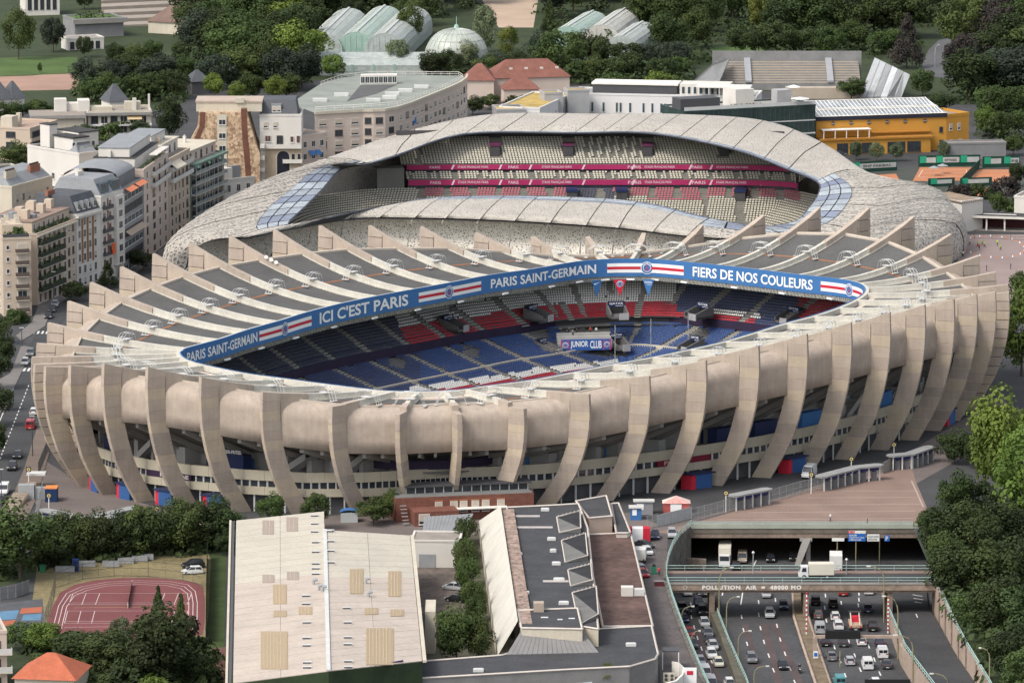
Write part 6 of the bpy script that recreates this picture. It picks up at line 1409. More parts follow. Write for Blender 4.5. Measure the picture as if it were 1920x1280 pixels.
# --- school complex with saw-tooth lights
FELT = mat('felt_black', (.055, .056, .06), .92, .2, .3, 2.); FELTB = mat('felt_brown', (.105, .065, .055), .95, .35, .15, .8); TRIM = mat('trim_pale', (.52, .47, .42), .85, .1)
ZS = 8.2
cx = thing('school_complex', 'long dark roofed building with a row of saw-tooth rooflights and a brown lower roof', 'building', P(1060, 1100))
def roofpoly(name, pxl, z, m, z0=0., par=cx, wallm=None, trim=True):
 pts = [P(x, y, z) for x, y in pxl]; b = MB(); b.prism([(p.x, p.y) for p in pts], z0, z, 0, 1, bottom=False); o = b.build(name, [wallm or CREAM, m], par)
 if trim:
  b = MB()
  for a, c in zip(pts, pts[1:]+pts[:1]): b.tube([a+up*.12, c+up*.12], .2, 4)
  b.build('roof_trim', TRIM, o)
 return o
roofpoly('main_roof', [(951, 952), (1037, 948), (1085, 945), (1102, 990), (1122, 1180), (985, 1158), (966, 1150)], ZS, FELT)
q = [P(898, 976, 3.2), P(939, 948, ZS+1.2), P(971, 1162, ZS+1.2), P(934, 1226, 3.2)]
for k in range(10):
 f0, f1 = k/10, (k+.985)/10; t = [q[0].lerp(q[3], f1), q[1].lerp(q[2], f1), q[1].lerp(q[2], f0), q[0].lerp(q[3], f0)]; b = MB(); b.hexa([p-up*.2 for p in t]+t); b.build('sloping_panel', mat('panel_cream', (.55, .525, .46), .75, .08), cx)
b = MB(); b.hexa([Vector((p.x, p.y, z)) for z in (0, 3.0) for p in (q[3], P(975, 1215, 3), P(944, 965, 3), q[0])]); b.build('side_wall', CREAM, cx)
t = [q[1]+Vector((.2, 0, -.3)), q[2]+Vector((.2, 0, -.3))]; b = MB(); b.hexa([v+Vector((x, 0, z)) for z in (-.9, -.3) for v, x in ((t[1], 0), (t[1], 2.3), (t[0], 2.3), (t[0], 0))]); b.build('stained_gutter', mat('stained_gutter', (.30, .22, .18), .95, .5, .6, 2.), cx)
roofpoly('brown_roof', [(1097, 1003), (1178, 1000), (1183, 1002), (1224, 1174), (1130, 1175)], 4.6, FELTB)
roofpoly('front_roof', [(757, 1243), (940, 1229), (1118, 1180), (1222, 1174), (1234, 1226), (1228, 1236), (1180, 1250), (1060, 1256), (757, 1274)], 5.2, FELT, wallm=mat('front_cladding', (.20, .195, .19), .7, .15))
roofpoly('stair_roof', [(971, 1145), (1083, 1141), (1092, 1180), (978, 1178)], ZS+.5, FELT)
b = MB(); A_ = [P(950, 1226, 5.3), P(1123, 1222, 5.3), P(1086, 1174, 8.4), P(980, 1177, 8.4)]
for k in range(18):
 f0, f1 = k/18, (k+.94)/18; t = [A_[0].lerp(A_[1], f0), A_[0].lerp(A_[1], f1), A_[3].lerp(A_[2], f1), A_[3].lerp(A_[2], f0)]; b = MB(); b.hexa([p-up*.15 for p in t]+t); b.build('zinc_strip', mat('zinc_front', (.20, .195, .19), .6, .1), cx)
ST = [((1044, 970), (1088, 966), (1089, 998), (1049, 999)), ((1053, 1014), (1098, 1008), (1102, 1050), (1060, 1055)), ((1065, 1069), (1108, 1066), (1111, 1096), (1070, 1099)), ((1073, 1112), (1118, 1108), (1122, 1160), (1086, 1172))]
for a, c, d, e in ST:
 pa, pc, pd, pe = P(*a, ZS), P(*c, ZS), P(*d, ZS), P(*e, ZS); hi_ = pc+up*.9; hi2 = pd+up*.9
 b = MB(); b.face([pa+up*.1, pe+up*.1, hi2], 1); b.face([pa+up*.1, hi2, hi_], 0); b.face([pe+up*.1, pd, hi2], 1); b.face([pa+up*.1, hi_, pc], 1); b.face([pd, pc, hi_, hi2], 2); b.build('saw_tooth_light', [mat('tooth_glass_dark', (.04, .041, .044), .9, .2, spec=.05), mat('tooth_metal', (.15, .148, .14), .85, .15, spec=.1), TRIM], cx)
 b = MB(); b.tube([pa+up*.15, pe+up*.15, hi2+up*.05, hi_+up*.05, pa+up*.15], .14, 4); b.build('tooth_trim', TRIM, cx)
 n = 6
 for k in range(n): v = hi_.lerp(pa+up*.1, (k+.5)/n); b = MB(); b.box(v.x-.12, v.x+.12, v.y-.2, v.y+.05, v.z-.1, v.z+.28); b.build('bracket', TRIM, cx)
for px, py, w_ in ((1022, 957, 1.6), (1034, 1012, 1.6), (1037, 1034, 1.2), (1043, 1058, 1.6), (1048, 1088, 2.), (973, 1041, 1.2), (985, 1113, 1.4), (1057, 1132, 1.8), (1050, 1166, 1.2), (1021, 1162, 1.6), (1072, 1164, 1.4), (1183, 1210, 1.8), (897, 1258, 1.8)):
 p = P(px, py, ZS if py < 1200 else 5.2); b = MB(); b.box(p.x-w_/2, p.x+w_/2, p.y-.5, p.y+.5, p.z, p.z+.45, 0); b.box(p.x-w_/2+.15, p.x+w_/2-.15, p.y-.35, p.y+.35, p.z+.45, p.z+.55, 1); b.build('roof_hatch', [PALES, mat('hatch_white', (.62, .62, .6), .4, .1)], cx)
for (x0, y0), (x1, y1) in (((956, 968), (1012, 963)), ((963, 989), (1036, 983)), ((1018, 1090), (1066, 1085))):
 a, c = P(x0, y0, ZS), P(x1, y1, ZS); b = MB(); b.box(a.x, c.x, a.y-.5, a.y+.9, ZS, ZS+.12); b.build('pale_patch', mat('patch_pale', (.42, .38, .36), .85, .15), cx)
p = P(1181, 1115, 4.6); b = MB(); b.box(p.x-1.6, p.x+.6, p.y-1, p.y+1, 4.6, 6.2, 0); b.box(p.x+.7, p.x+2.6, p.y-.8, p.y+.8, 4.6, 5.8, 1); b.build('air_unit', [OFFW, PALES], cx)
p = P(1010, 1150, ZS); b = MB(); b.box(p.x-.9, p.x+.9, p.y-1, p.y+1, ZS+.4, ZS+2.1); b.build('stair_box', mat('box_tan', (.38, .31, .25), .9, .15), cx)
b = MB(); a, c = P(986, 1255, 5.), P(1111, 1250, 5.)
for k in range(6): s0, s1 = k/6, (k+.95)/6; b.face([a.lerp(c, s0)+Vector((0, -2.5, -2.2)), a.lerp(c, s1)+Vector((0, -2.5, -2.2)), a.lerp(c, s1), a.lerp(c, s0)])
b.build('glass_canopy', PV[0], cx, kind='stuff')
# rear block, annexes
o = roofpoly('annex_roof', [(1080, 940), (1137, 930), (1148, 968), (1105, 972)], 7.2, FELT, par=None, wallm=mat('annex_pinkish', (.46, .36, .30), .85, .08)); tag(o, 'annex with a dark felt roof and blank pinkish wall behind the saw-tooth lights', 'building'); o.name = 'annex_building'
o = roofpoly('side_building', [(1146, 945), (1160, 944), (1182, 998), (1176, 1000), (1156, 1000)], 5.4, mat('felt_black', (.055, .056, .06)), par=None, wallm=TRIM); tag(o, 'narrow dark roofed strip building with a pale parapet along the service road', 'building'); o.name = 'strip_building'
o = house('brick_building', 'low red brick building with white windows and a glazed roof lantern, nearest the stadium', (742, 979), (1001, 968), 4.8, 8, mat('brick_red', (.17, .07, .05), .9, .25, .8, 4.), roof=mat('roof_grey_flat', (.16, .165, .16), .9, .15), parapet=0)
L, D, H = o_L[o.name]
for k, x in enumerate((.31, .42, .49, .575, .65, .76)): window(o, L*x, 0, 1.6, 1.5, 2.2, 'blind'); blk(o, 'lintel', L*x-.9, L*x+.9, -.1, 0, 3.85, 4.1, mat('lintel_orange', (.32, .13, .06), .9, .1))
blk(o, 'lower_wing', L*.1, L*.42, -5, 0, 0, 2.9, MATS['brick_red']); window(o, L*.17, -5, .4, 2.2, 2.1, 'blind'); blk(o, 'white_ledge', L*.38, L*.8, -1.6, 0, 2.3, 2.5, WHITEP)
blk(o, 'lantern', L*.1, L*.99, 4, 7, 4.8, 6.1, PANE); blk(o, 'lantern_roof', L*.08, L+.3, 3.4, 7.6, 6.1, 6.4, FRAME_D)
for k in range(14): blk(o, 'lantern_post', L*.1+k*L*.068, L*.1+k*L*.068+.15, 3.9, 4., 4.8, 6.1, PALES)
for k in range(6): blk(o, 'fire_step', L*.025, L*.07, -4+k*.6, -3.6+k*.6, .4+k*.6, .5+k*.6, STEEL)
o = thing('zinc_shed', 'small hall with a ribbed grey zinc roof beside the brick building', 'building', P(840, 995))
A_ = [P(792, 1002, 3.6), P(867, 1003, 3.6), P(888, 962, 5.4), P(795, 968, 5.4)]
for k in range(13): f0, f1 = k/13, (k+.94)/13; t = [A_[0].lerp(A_[1], f0), A_[0].lerp(A_[1], f1), A_[3].lerp(A_[2], f1), A_[3].lerp(A_[2], f0)]; b = MB(); b.hexa([v-up*.15 for v in t]+t); b.build('zinc_strip', mat('zinc_shed', (.23, .235, .24), .6, .1), o)
b = MB(); b.face([Vector((v.x, v.y, z)) for v, z in ((A_[0], 0), (A_[1], 0), (A_[1], 3.5), (A_[0], 3.5))]); b.build('wall', CREAM, o)
o = house('white_annex', 'white rendered annex with a grey gate facing the small courtyard', (771, 1063), (862, 1064), 5., 9, OFFW, parapet=.3)
L, D, H = o_L[o.name]; blk(o, 'gate', L*.16, L*.5, -.12, 0, 0, 2.6, STEEL)
sheet('courtyard', [(771, 1062), (860, 1064), (870, 1140), (810, 1150), (785, 1150)], .03, mat('courtyard_worn', (.13, .105, .09), .95, .35, .3, 1.))
sheet('courtyard', [(860, 1010), (900, 1000), (935, 1230), (800, 1245), (800, 1150), (862, 1140)], .016, mat('court_soil', (.09, .085, .06), .95, .3, .3))
for px, y0, y1, lab in ((807, 1220, 1136, 'cream boundary wall end beside the round courtyard trees'),): p = P(px, y0); b = MB(); b.box(p.x-.9, p.x+.9, p.y-2, p.y+8, 0, 7.6); b.build('end_wall', CREAM, None, label=lab, cat='wall')
sheet('service_road', [(1180, 990), (1252, 1000), (1250, 1090), (1262, 1130), (1322, 1285), (1240, 1285), (1232, 1220), (1200, 1040)], .03, mat('service_asphalt', (.115, .10, .098), .95, .25, .2, 1.5))
# curved white wall, shelter at the lower right of the complex
o = thing('plant_compound', 'white curved compound wall with two fan units and a dark canopy at the near corner', 'building', P(1262, 1262))
pts = [P(x, y, 2.6) for x, y in ((1247, 1281), (1268, 1276), (1281, 1264), (1283, 1251), (1274, 1242), (1262, 1240))]
b = MB(); b.grid([[Vector((v.x, v.y, 0)), v, v+Vector((-.2, .5, 0)), Vector((v.x-.2, v.y+.5, 0))] for v in pts]); b.build('curved_wall', WHITEP, o)
for x in (1249, 1260): p = P(x, 1272, 1.4); b = MB(); b.box(p.x-.5, p.x+.5, p.y, p.y+.6, p.z-.6, p.z+1., 0); [b.tube([Vector((p.x, p.y-.02, p.z+z)), Vector((p.x, p.y+.02, p.z+z))], .3, 10, 1) for z in (-.1, .55)]; b.build('fan_unit', [CREAM, FRAME_D], o)
b = MB(); p = P(1258, 1215, 3.4); b.box(p.x-1.6, p.x+1.4, p.y-2, p.y+1.2, 3.2, 3.4); b.build('canopy', FRAME_D, o)
b = MB(); [b.tube([Vector((p.x+x, p.y-2, 0)), Vector((p.x+x, p.y-2, 3.2))], .12, 4) for x in (-1.5, 1.3)]; b.build('canopy_post', WHITEP, o, kind='stuff')
# --- running track and courts lower left
sheet('dry_lawn', [(70, 1060), (150, 1050), (390, 1035), (400, 1060), (396, 1110), (384, 1200), (100, 1190), (60, 1130)], .02, DRYG)
sheet('lawn', [(396, 1040), (424, 1042), (420, 1220), (388, 1215)], .026, mat('garden_green', (.05, .075, .025), .95, .3, .3))
sheet('garden_path', [(396, 1215), (425, 1212), (428, 1290), (400, 1290)], .03, mat('path_red', (.15, .08, .065), .95, .2))
TRK = mat('track_red', (.165, .055, .055), .95, .15, .12, 2.)
tk = sheet('running_track', [(86, 1178), (97, 1140), (113, 1110), (140, 1096), (180, 1087), (230, 1083), (290, 1083), (340, 1087), (368, 1092), (381, 1100), (384, 1125), (384, 1160), (380, 1190), (300, 1196), (150, 1196)], .034, TRK)
def curve_line(pxl, wd, z=.044, m=PAINT, name='track_line'):
 pts = [P(*q) for q in pxl]; b = MB(); L_, R_ = [], []
 for k, p in enumerate(pts):
  d = (pts[min(k+1, len(pts)-1)]-pts[max(0, k-1)]).normalized(); t_ = Vector((-d.y, d.x, 0))*wd/2; L_.append(Vector(((p+t_).x, (p+t_).y, z))); R_.append(Vector(((p-t_).x, (p-t_).y, z)))
 b.grid([R_, L_]); b.build(name, m, tk)
TL = mat('track_line_white', (.55, .46, .44), .8, .1)
for d in (0, 8, 16): curve_line([(99+d, 1178), (110+d*.95, 1135+d*.1), (125+d*.9, 1112+d*.3), (152+d*.7, 1100+d*.4), (200, 1091+d*.45), (260, 1088+d*.45), (320-d*.5, 1090+d*.45), (352-d*.8, 1096+d*.45), (366-d*.9, 1108+d*.3), (370-d, 1130), (369-d, 1180)], .14, m=TL)
def court(x0, x1, y0, y1, sh):
 for f in (0, .11, .225, .775, .89, 1): curve_line([(lerp(x0, x1, f), y0), (lerp(x0, x1, f)-sh, y1)], .12, m=TL)
 for f in (0, 1, .85): curve_line([(x0-sh*f, lerp(y0, y1, f)), (x1-sh*f, lerp(y0, y1, f))], .12, m=TL)
court(137, 359, 1112, 1133, 8); court(127, 352, 1145, 1168, 6)
curve_line([(138, 1139), (350, 1137)], .14, m=mat('line_yellow', (.45, .36, .16), .8, .1)); curve_line([(120, 1176), (345, 1172)], .14, m=TL)
n_ = thing('tennis_net', 'dark net across the near red court', 'net', P(246, 1122)); a, c = P(248, 1098), P(240, 1140)
b = MB(); b.face([a, c, c+up*1.0, a+up*1.0]); b.build('mesh', mat('net_dark', (.09, .05, .05), .9, .1), n_); [MB().tube([v, v+up*1.15], .06, 5).build('post', PALES, n_) for v in (a, c)]
fence([(104, 1102), (155, 1086), (214, 1080), (278, 1081), (343, 1088), (381, 1098)], 3.0, 'thin dark mesh fence around the far side of the red track', step=6, bars=2, m=mat('fence_dark', (.05, .05, .05), .6, .1))
fence([(386, 1205), (387, 1120), (389, 1048)], 3.2, 'tall green mesh fence between the track and the garden strip', step=5, bars=2, m=mat('fence_green', (.02, .05, .035), .7, .1), infill=mat('mesh_green', (.03, .055, .03), .9, .2))
fence([(0, 1125), (30, 1120), (55, 1110)], 2.4, 'grey sheeted fence beside the coloured court', infill=mat('sheeting_grey', (.22, .22, .22), .8, .1))
fence([(85, 1175), (100, 1125), (104, 1102)], 2.8, 'dark mesh fence between the coloured court and the track', step=5, bars=2, m=mat('fence_dark', (.05, .05, .05)))
sheet('play_court', [(-40, 1135), (80, 1122), (84, 1170), (-40, 1190)], .03, mat('court_grey', (.085, .088, .095), .95, .2))
for q, m in (((( -20, 1148), (36, 1143), (30, 1160), (-26, 1164)), mat('paint_blue', (.10, .20, .30), .9, .15)), (((40, 1140), (79, 1137), (78, 1148), (36, 1150)), mat('paint_orange', (.36, .11, .06), .9, .15)), (((-26, 1152+14), (30, 1162), (26, 1172), (-30, 1176)), MATS['paint_orange']), (((44, 1152), (78, 1150), (76, 1162), (40, 1163)), MATS['paint_blue'])): sheet('court_paint', q, .04, m)
for k, (x, y, w_) in enumerate(((122, 1072, 3.6), (163, 1062, 3.2), (208, 1062, 3.2), (236, 1056, 3), (262, 1052, 3), (275, 1049, 2.6))):
 p = P(x, y); o = thing('barrier_stack', ('longest stack of grey crowd barriers, left of the blue portable cabin', 'stack of grey crowd barriers just right of the blue portable cabin', 'stack of grey crowd barriers in the middle of the dry grass edge', 'fourth stack of crowd barriers from the blue cabin, nearer the cars', 'fifth stack of crowd barriers from the blue cabin, under the hedge', 'small last stack of crowd barriers at the right end of the hedge')[k], 'barriers', p, .05, 'barrier stacks under the hedge trees')
 for j in range(5): b = MB(); b.box(-w_/2, w_/2, -.6+j*.26, -.5+j*.26, .1, 1.1); b.build('barrier', mat('barrier_grey', (.27, .275, .28), .5, .2, 2.), o, world=False)
boxthing('portable_toilet', 'blue portable cabin standing between barrier stacks under the hedge', 'cabin', (142, 1070), 1.2, 1.2, 2.3, mat('cabin_blue', (.02, .045, .16), .6, .1), extra=lambda o, w_, d_, h_: lb(o, 'door', -.4, .4, -.66, -.6, .1, 2., NAVY))
boxthing('recycling_bin', 'green wheeled bin under the hedge trees', 'bin', (80, 1072), 1., 1., 1.3, mat('bin_green', (.03, .18, .09), .6, .1), extra=lambda o, w_, d_, h_: lb(o, 'lid', -.55, .55, -.55, .55, 1.3, 1.4, mat('bin_lid', (.02, .12, .06), .6, .1)))
# bottom-left apartment corner and red hip roof
o = house('apartment_building', 'cream apartment corner with balconies at the lower left edge', (-30, 1300), (14, 1298), 10.5, 14, PINKB)
L, D, H = o_L[o.name]
for f in range(3): lbal(o, 1, L+.8, .6+f*3.2, 1.2, 1., PALES); window(o, L*.62, 0, .8+f*3.2, 1., 2., 'dark'); window(o, L, 5, 1+f*3.2, 1.2, 1.8, 'dark', PI/2)
hip('tiled_house', 'house with an orange tiled hip roof edged in grey at the bottom left', (28, 1330), (140, 1334), 5.5, 11, 3.4, CREAM, mat('tile_orange', (.40, .115, .06), .85, .15, .5, 3.))
boxthing('kiosk', 'small curved blue roofed kiosk between the hall and the brick building', 'kiosk', (655, 977), 3.4, 2.4, 1.9, mat('kiosk_pale', (.4, .42, .42), .7, .1), extra=lambda o, w_, d_, h_: MB().grid([[(1.8*math.cos(PI*k/8), y, 1.9+.6*math.sin(PI*k/8)) for k in range(9)] for y in (-1.3, 1.3)]).build('roof', BLUE, o, world=False))
# --- far right: clay courts, street, white pavilion
sheet('road', [(1480, 305), (1600, 290), (1800, 284), (2100, 276), (2100, 300), (1800, 300), (1560, 318)], .03, mat('road_asphalt', (.05, .051, .053), .9, .25, .1, 2.))
sheet('road', [(1728, 128), (1740, 95), (1760, 76), (1785, 70), (1792, 78), (1770, 96), (1776, 122), (1800, 140), (1785, 150), (1730, 140)], .03, mat('road_light', (.105, .105, .11), .9, .15, .1))
sheet('road', [(1820, 52), (2100, 30), (2100, 40), (1822, 60)], .03, MATS['road_light'])
CLAY = mat('clay', (.42, .175, .085), .95, .12, .12, 2.)
sheet('court_surround', [(1580, 318), (2100, 300), (2100, 362), (1620, 366)], .02, mat('surround_dark', (.06, .065, .055), .9, .2))
def clay(q, lines):
 c_ = sheet('clay_court', q, .036, CLAY)
 for a, d in lines: dash('court_line', P(*a), P(*d), .16, PAINT, .046, c_)
clay([(1711, 340), (1725, 314), (1822, 314), (1822, 339)], (((1722, 332), (1812, 331)), ((1730, 319), (1812, 318)), ((1722, 332), (1730, 319)), ((1812, 331), (1812, 318)), ((1728, 325), (1812, 324))))
clay([(1814, 341), (1832, 318), (1908, 318), (1908, 341)], (((1822, 334), (1900, 333)), ((1836, 322), (1900, 321)), ((1822, 334), (1836, 322))))
clay([(1620, 330), (1680, 326), (1690, 345), (1640, 350)], ()); clay([(1765, 366), (1815, 352), (1870, 352), (1860, 368)], ())
DG = mat('windbreak_green', (.012, .05, .035), .85, .15); BW_ = mat('board_grey', (.42, .43, .41), .7, .1); BG = mat('board_green', (.02, .30, .17), .6, .1)
def windbreak(a, c, h, lab, boards=()):
 p, q = P(*a), P(*c); o = thing('windbreak', lab, 'windbreak', p); b = MB(); b.hexa([Vector((v.x, v.y, z)) for z in (0, h) for v in (p, q, q+Vector((0, .15, 0)), p+Vector((0, .15, 0)))]); b.build('screen', DG, o)
 for f0, f1, txt in boards:
  s0, s1 = p.lerp(q, f0), p.lerp(q, f1); b = MB(); b.face([v+Vector((0, -.1, z)) for v, z in ((s0, h*.35), (s1, h*.35), (s1, h*.82), (s0, h*.82))]); bo = b.build('advert_board', BW_, o)
  sq = s0.lerp(s1, min(.9, 1.9/(s1-s0).length)); b = MB(); b.face([v+Vector((0, -.13, z)) for v, z in ((s0, h*.33), (sq, h*.33), (sq, h*.95), (s0, h*.95))]); b.build('green_square', BG, bo)
  if txt: put_text('lettering', txt, FRAME_D, bo, lambda u, v: sq.lerp(s1, lerp(.1, .85, u))+Vector((0, -.14, lerp(h*.45, h*.7, v))), .02)
windbreak((1600, 324), (1682, 320), 3, 'green windbreak with a bank advertising board left of the clay courts', ((.0, .98, 'BNP PARIBAS'),))
windbreak((1722, 313), (1838, 311), 3.2, 'green windbreak with advertising boards behind the larger clay court', ((.02, .28, ''), (.29, .66, 'BNP PARIBAS'), (.68, .98, '')))
windbreak((1842, 315), (1912, 313), 3.2, 'green windbreak with boards behind the right hand clay court', ((.05, .5, ''), (.58, .98, 'BNP')))
windbreak((1740, 351), (1790, 349), 2.4, 'low green windbreak in front of the larger clay court', ((.1, .9, ''),)); windbreak((1800, 350), (1860, 348), 2.4, 'low green windbreak in front of the right clay court', ((.05, .9, ''),))
p, q = P(1800, 352), P(1835, 316); o = thing('windbreak', 'dark green windbreak running away between the two clay courts', 'windbreak', p); b = MB(); b.hexa([Vector((v.x+x, v.y, z)) for z in (0, 2.4) for v, x in ((p, 0), (p, .15), (q, .15), (q, 0))]); b.build('screen', DG, o)
for px, py in ((1751, 330), (1767, 326)): parasol((px, py), 0, ('grey folded parasol on the clay court edge', 'second grey parasol on the clay court')[px > 1760], STEEL, 1.6)
o = house('concrete_stand', 'plain grey concrete stand with pipe rail above the clay courts', (1777, 300), (1886, 298), 4.4, 6, mat('stand_grey', (.21, .21, .21), .85, .12))
o = house('pavilion_building', 'white pavilion with a brown pantiled roof at the right edge of the lattice stadium', (1803, 436), (1842, 430), 7.8, 12, OFFW, roof=mat('pantile_brown', (.24, .19, .145), .9, .2)); L, D, H = o_L[o.name]
for k in range(10): b = MB(); b.tube([Vector((-.2+k*(L+.4)/9.5, -.3, 7.9)), Vector((-.2+k*(L+.4)/9.5, D, 8.6))], .25, 5); b.build('roof_roll', mat('pantile_brown', (.24, .19, .145)), o, world=False)
o = house('entrance_gate', 'flat dark roofed entrance canopy with white columns right of the white pavilion', (1812, 432), (1925, 436), .2, 8, PAVE, parapet=0, cat='canopy'); L, D, H = o_L[o.name]
blk(o, 'canopy_roof', -.5, L+.5, -.5, 7, 3.6, 4.1, mat('canopy_black', (.045, .045, .048), .8, .15)); blk(o, 'white_edge', -.6, L+.6, -.65, -.5, 3.5, 4.1, OFFW); blk(o, 'opening_frame', L*.25, L*.8, 2.5, 3.2, 4.1, 4.25, OFFW); [blk(o, 'column', L*x, L*x+.4, 0, .4, 0, 3.6, OFFW) for x in (.02, .32, .62, .97)]; blk(o, 'red_wall', 0, L, 6, 6.2, 0, 3.4, mat('gate_maroon', (.10, .03, .035), .8, .15));
house('white_house', 'white classical gatehouse at the far right edge', (1901, 428), (1940, 430), 8.2, 9, OFFW)
fence([(1795, 446), (1860, 448), (1930, 451)], 1.6, 'thin dark railing along the top of the pink square', step=5, bars=4, m=mat('rail_dark', (.06, .06, .06)))
# ---------------------------------------------------------------- vehicles
TYRE = mat('tyre', (.02, .02, .021), .9, 0); CGLASS = mat('car_glass', (.02, .024, .03), .15, 0, spec=.7); HEADL = mat('headlight', (.75, .75, .72), .2, 0); TAILL = mat('tail_light', (.35, .012, .012), .3, 0); PLATE = mat('number_plate', (.6, .6, .55), .6, 0)
PAINTS = {}
for nm, c in (('white', (.62, .62, .61)), ('silver', (.36, .37, .38)), ('grey', (.14, .145, .15)), ('dark grey', (.05, .052, .056)), ('black', (.016, .016, .018)), ('navy', (.015, .022, .055)), ('red', (.33, .02, .022)), ('cream', (.58, .55, .44)), ('brown', (.13, .10, .09)), ('teal', (.05, .22, .24)), ('beige', (.33, .28, .22))):
 m = mat('car_paint_'+nm.replace(' ', '_'), c, .32, 0, spec=.6); PAINTS[nm] = m
def hull(name, secs, m, par, smooth=False):
 """secs: list of (x, half width, z0, z1)"""
 b = MB(); rows = []
 for x, hw, z0, z1 in secs: rows.append([(x, -hw*.96, z0), (x, -hw, lerp(z0, z1, .35)), (x, -hw*.93, z1), (x, hw*.93, z1), (x, hw, lerp(z0, z1, .35)), (x, hw*.96, z0)])
 b.grid(rows, close=True); b.face(rows[0]); b.face(rows[-1][::-1]); return b.build(name, m, par, world=False, smooth=smooth)
def cabin(par, xb0, xt0, xt1, xb1, z0, z1, hb, ht, m, pillars=()):
 b = MB(); b.hexa([(xb0, -hb, z0), (xb1, -hb, z0), (xb1, hb, z0), (xb0, hb, z0), (xt0, -ht, z1), (xt1, -ht, z1), (xt1, ht, z1), (xt0, ht, z1)]); b.build('window_glass', CGLASS, par, world=False)
 b = MB(); b.hexa([(xt0-.06, -ht-.02, z1-.02), (xt1+.06, -ht-.02, z1-.02), (xt1+.06, ht+.02, z1-.02), (xt0-.06, ht+.02, z1-.02), (xt0+.05, -ht+.06, z1+.07), (xt1-.05, -ht+.06, z1+.07), (xt1-.05, ht-.06, z1+.07), (xt0+.05, ht-.06, z1+.07)])
 for s in (-1, 1):
  for f in pillars:
   xa, xc = lerp(xb0, xb1, f), lerp(xt0, xt1, f); b.hexa([(xa-.06, s*hb-.02, z0), (xa+.06, s*hb-.02, z0), (xa+.06, s*hb+.02, z0), (xa-.06, s*hb+.02, z0), (xc-.05, s*ht-.02, z1), (xc+.05, s*ht-.02, z1), (xc+.05, s*ht+.02, z1), (xc-.05, s*ht+.02, z1)])
 b.build('roof', m, par, world=False)
def wheels(par, xs, hw, r=.32):
 for x in xs:
  for s in (-1, 1):
   b = MB(); b.tube([Vector((x, s*(hw-.2), r)), Vector((x, s*hw, r))], r, 12); w_ = b.build('wheel', TYRE, par, world=False)
   b = MB(); b.tube([Vector((x, s*(hw), r)), Vector((x, s*(hw+.01), r))], r*.6, 8); b.build('rim', STEEL, w_, world=False)
def lights(par, xf, xr, y, zf, zr, wf=.22):
 for s in (-1, 1):
  b = MB(); b.box(xf-.12, xf+.02, s*y-wf, s*y+wf, zf-.08, zf+.08); b.build('headlight', HEADL, par, world=False)
  b = MB(); b.box(xr-.02, xr+.1, s*y-.14, s*y+.14, zr-.16, zr+.14); b.build('tail_light', TAILL, par, world=False)
 for x in (xf+.02, xr-.03): b = MB(); b.box(x-.01, x+.02, -.26, .26, .38, .5); b.build('number_plate', PLATE, par, world=False)
WHT = PAINTS['white']
def proto(kind):
 o = thing('car_prototype', 'car', 'car', (0, -690, -60))
 if kind == 'hatch':
  hull('body', [(-2.0, .80, .32, .78), (-1.85, .88, .22, .92), (-.2, .90, .2, .94), (1.0, .89, .2, .90), (1.85, .82, .24, .74), (2.02, .72, .32, .62)], WHT, o); cabin(o, -1.85, -1.45, .35, 1.15, .9, 1.42, .80, .62, WHT, (.0, .5, 1.)); wheels(o, (-1.25, 1.28), .86); lights(o, 1.92, -1.98, .6, .66, .8)
 elif kind == 'sedan':
  hull('body', [(-2.25, .80, .34, .84), (-2.1, .88, .22, .94), (-.2, .90, .2, .94), (1.0, .89, .2, .88), (2.05, .84, .24, .74), (2.25, .72, .32, .60)], WHT, o); cabin(o, -1.75, -1.05, .3, 1.15, .9, 1.40, .80, .60, WHT, (.0, .5, 1.)); wheels(o, (-1.35, 1.4), .87); lights(o, 2.14, -2.22, .62, .66, .8)
 elif kind == 'suv':
  hull('body', [(-2.15, .86, .4, 1.0), (-2.05, .92, .28, 1.06), (-.2, .94, .26, 1.08), (1.05, .93, .26, 1.04), (2.0, .88, .3, .92), (2.2, .78, .4, .74)], WHT, o); cabin(o, -2.02, -1.75, .35, 1.1, 1.03, 1.62, .84, .66, WHT, (.0, .33, .66, 1.)); wheels(o, (-1.35, 1.38), .9, .36); lights(o, 2.1, -2.12, .66, .82, .98)
 elif kind == 'van':
  hull('body', [(-2.5, .92, .3, 1.15), (-2.42, .96, .25, 1.2), (.9, .97, .25, 1.2), (1.7, .95, .25, 1.12), (2.4, .88, .3, .86), (2.55, .76, .4, .7)], WHT, o); b = MB(); b.hexa([(-2.46, -.93, 1.15), (.55, -.94, 1.15), (.55, .94, 1.15), (-2.46, .93, 1.15), (-2.36, -.82, 1.98), (.5, -.82, 1.98), (.5, .82, 1.98), (-2.36, .82, 1.98)]); b.build('cargo_body', WHT, o, world=False)
  cabin(o, .5, .45, .95, 1.75, 1.1, 1.9, .9, .78, WHT, (.0, 1.)); b = MB(); b.box(-2.49, -2.45, -.75, -.06, 1.2, 1.75); b.box(-2.49, -2.45, .06, .75, 1.2, 1.75); b.build('rear_window', CGLASS, o, world=False, kind='stuff'); wheels(o, (-1.5, 1.55), .92, .34); lights(o, 2.46, -2.48, .7, .78, 1.0)
 return o
def wht(o): return o
PRO = {k: proto(k) for k in ('hatch', 'sedan', 'suv', 'van')}
PV_ = list(PAINTS.values())
def recolor(o, m):
 for c in o.children_recursive:
  for sl in c.material_slots:
   if sl.material in PV_: sl.link = 'OBJECT'; sl.material = m
def headz(px, py, z, dpx):
 a, c = P(px, py, z), P(px+dpx[0], py+dpx[1], z); return math.atan2(c.y-a.y, c.x-a.x)
USED = set()
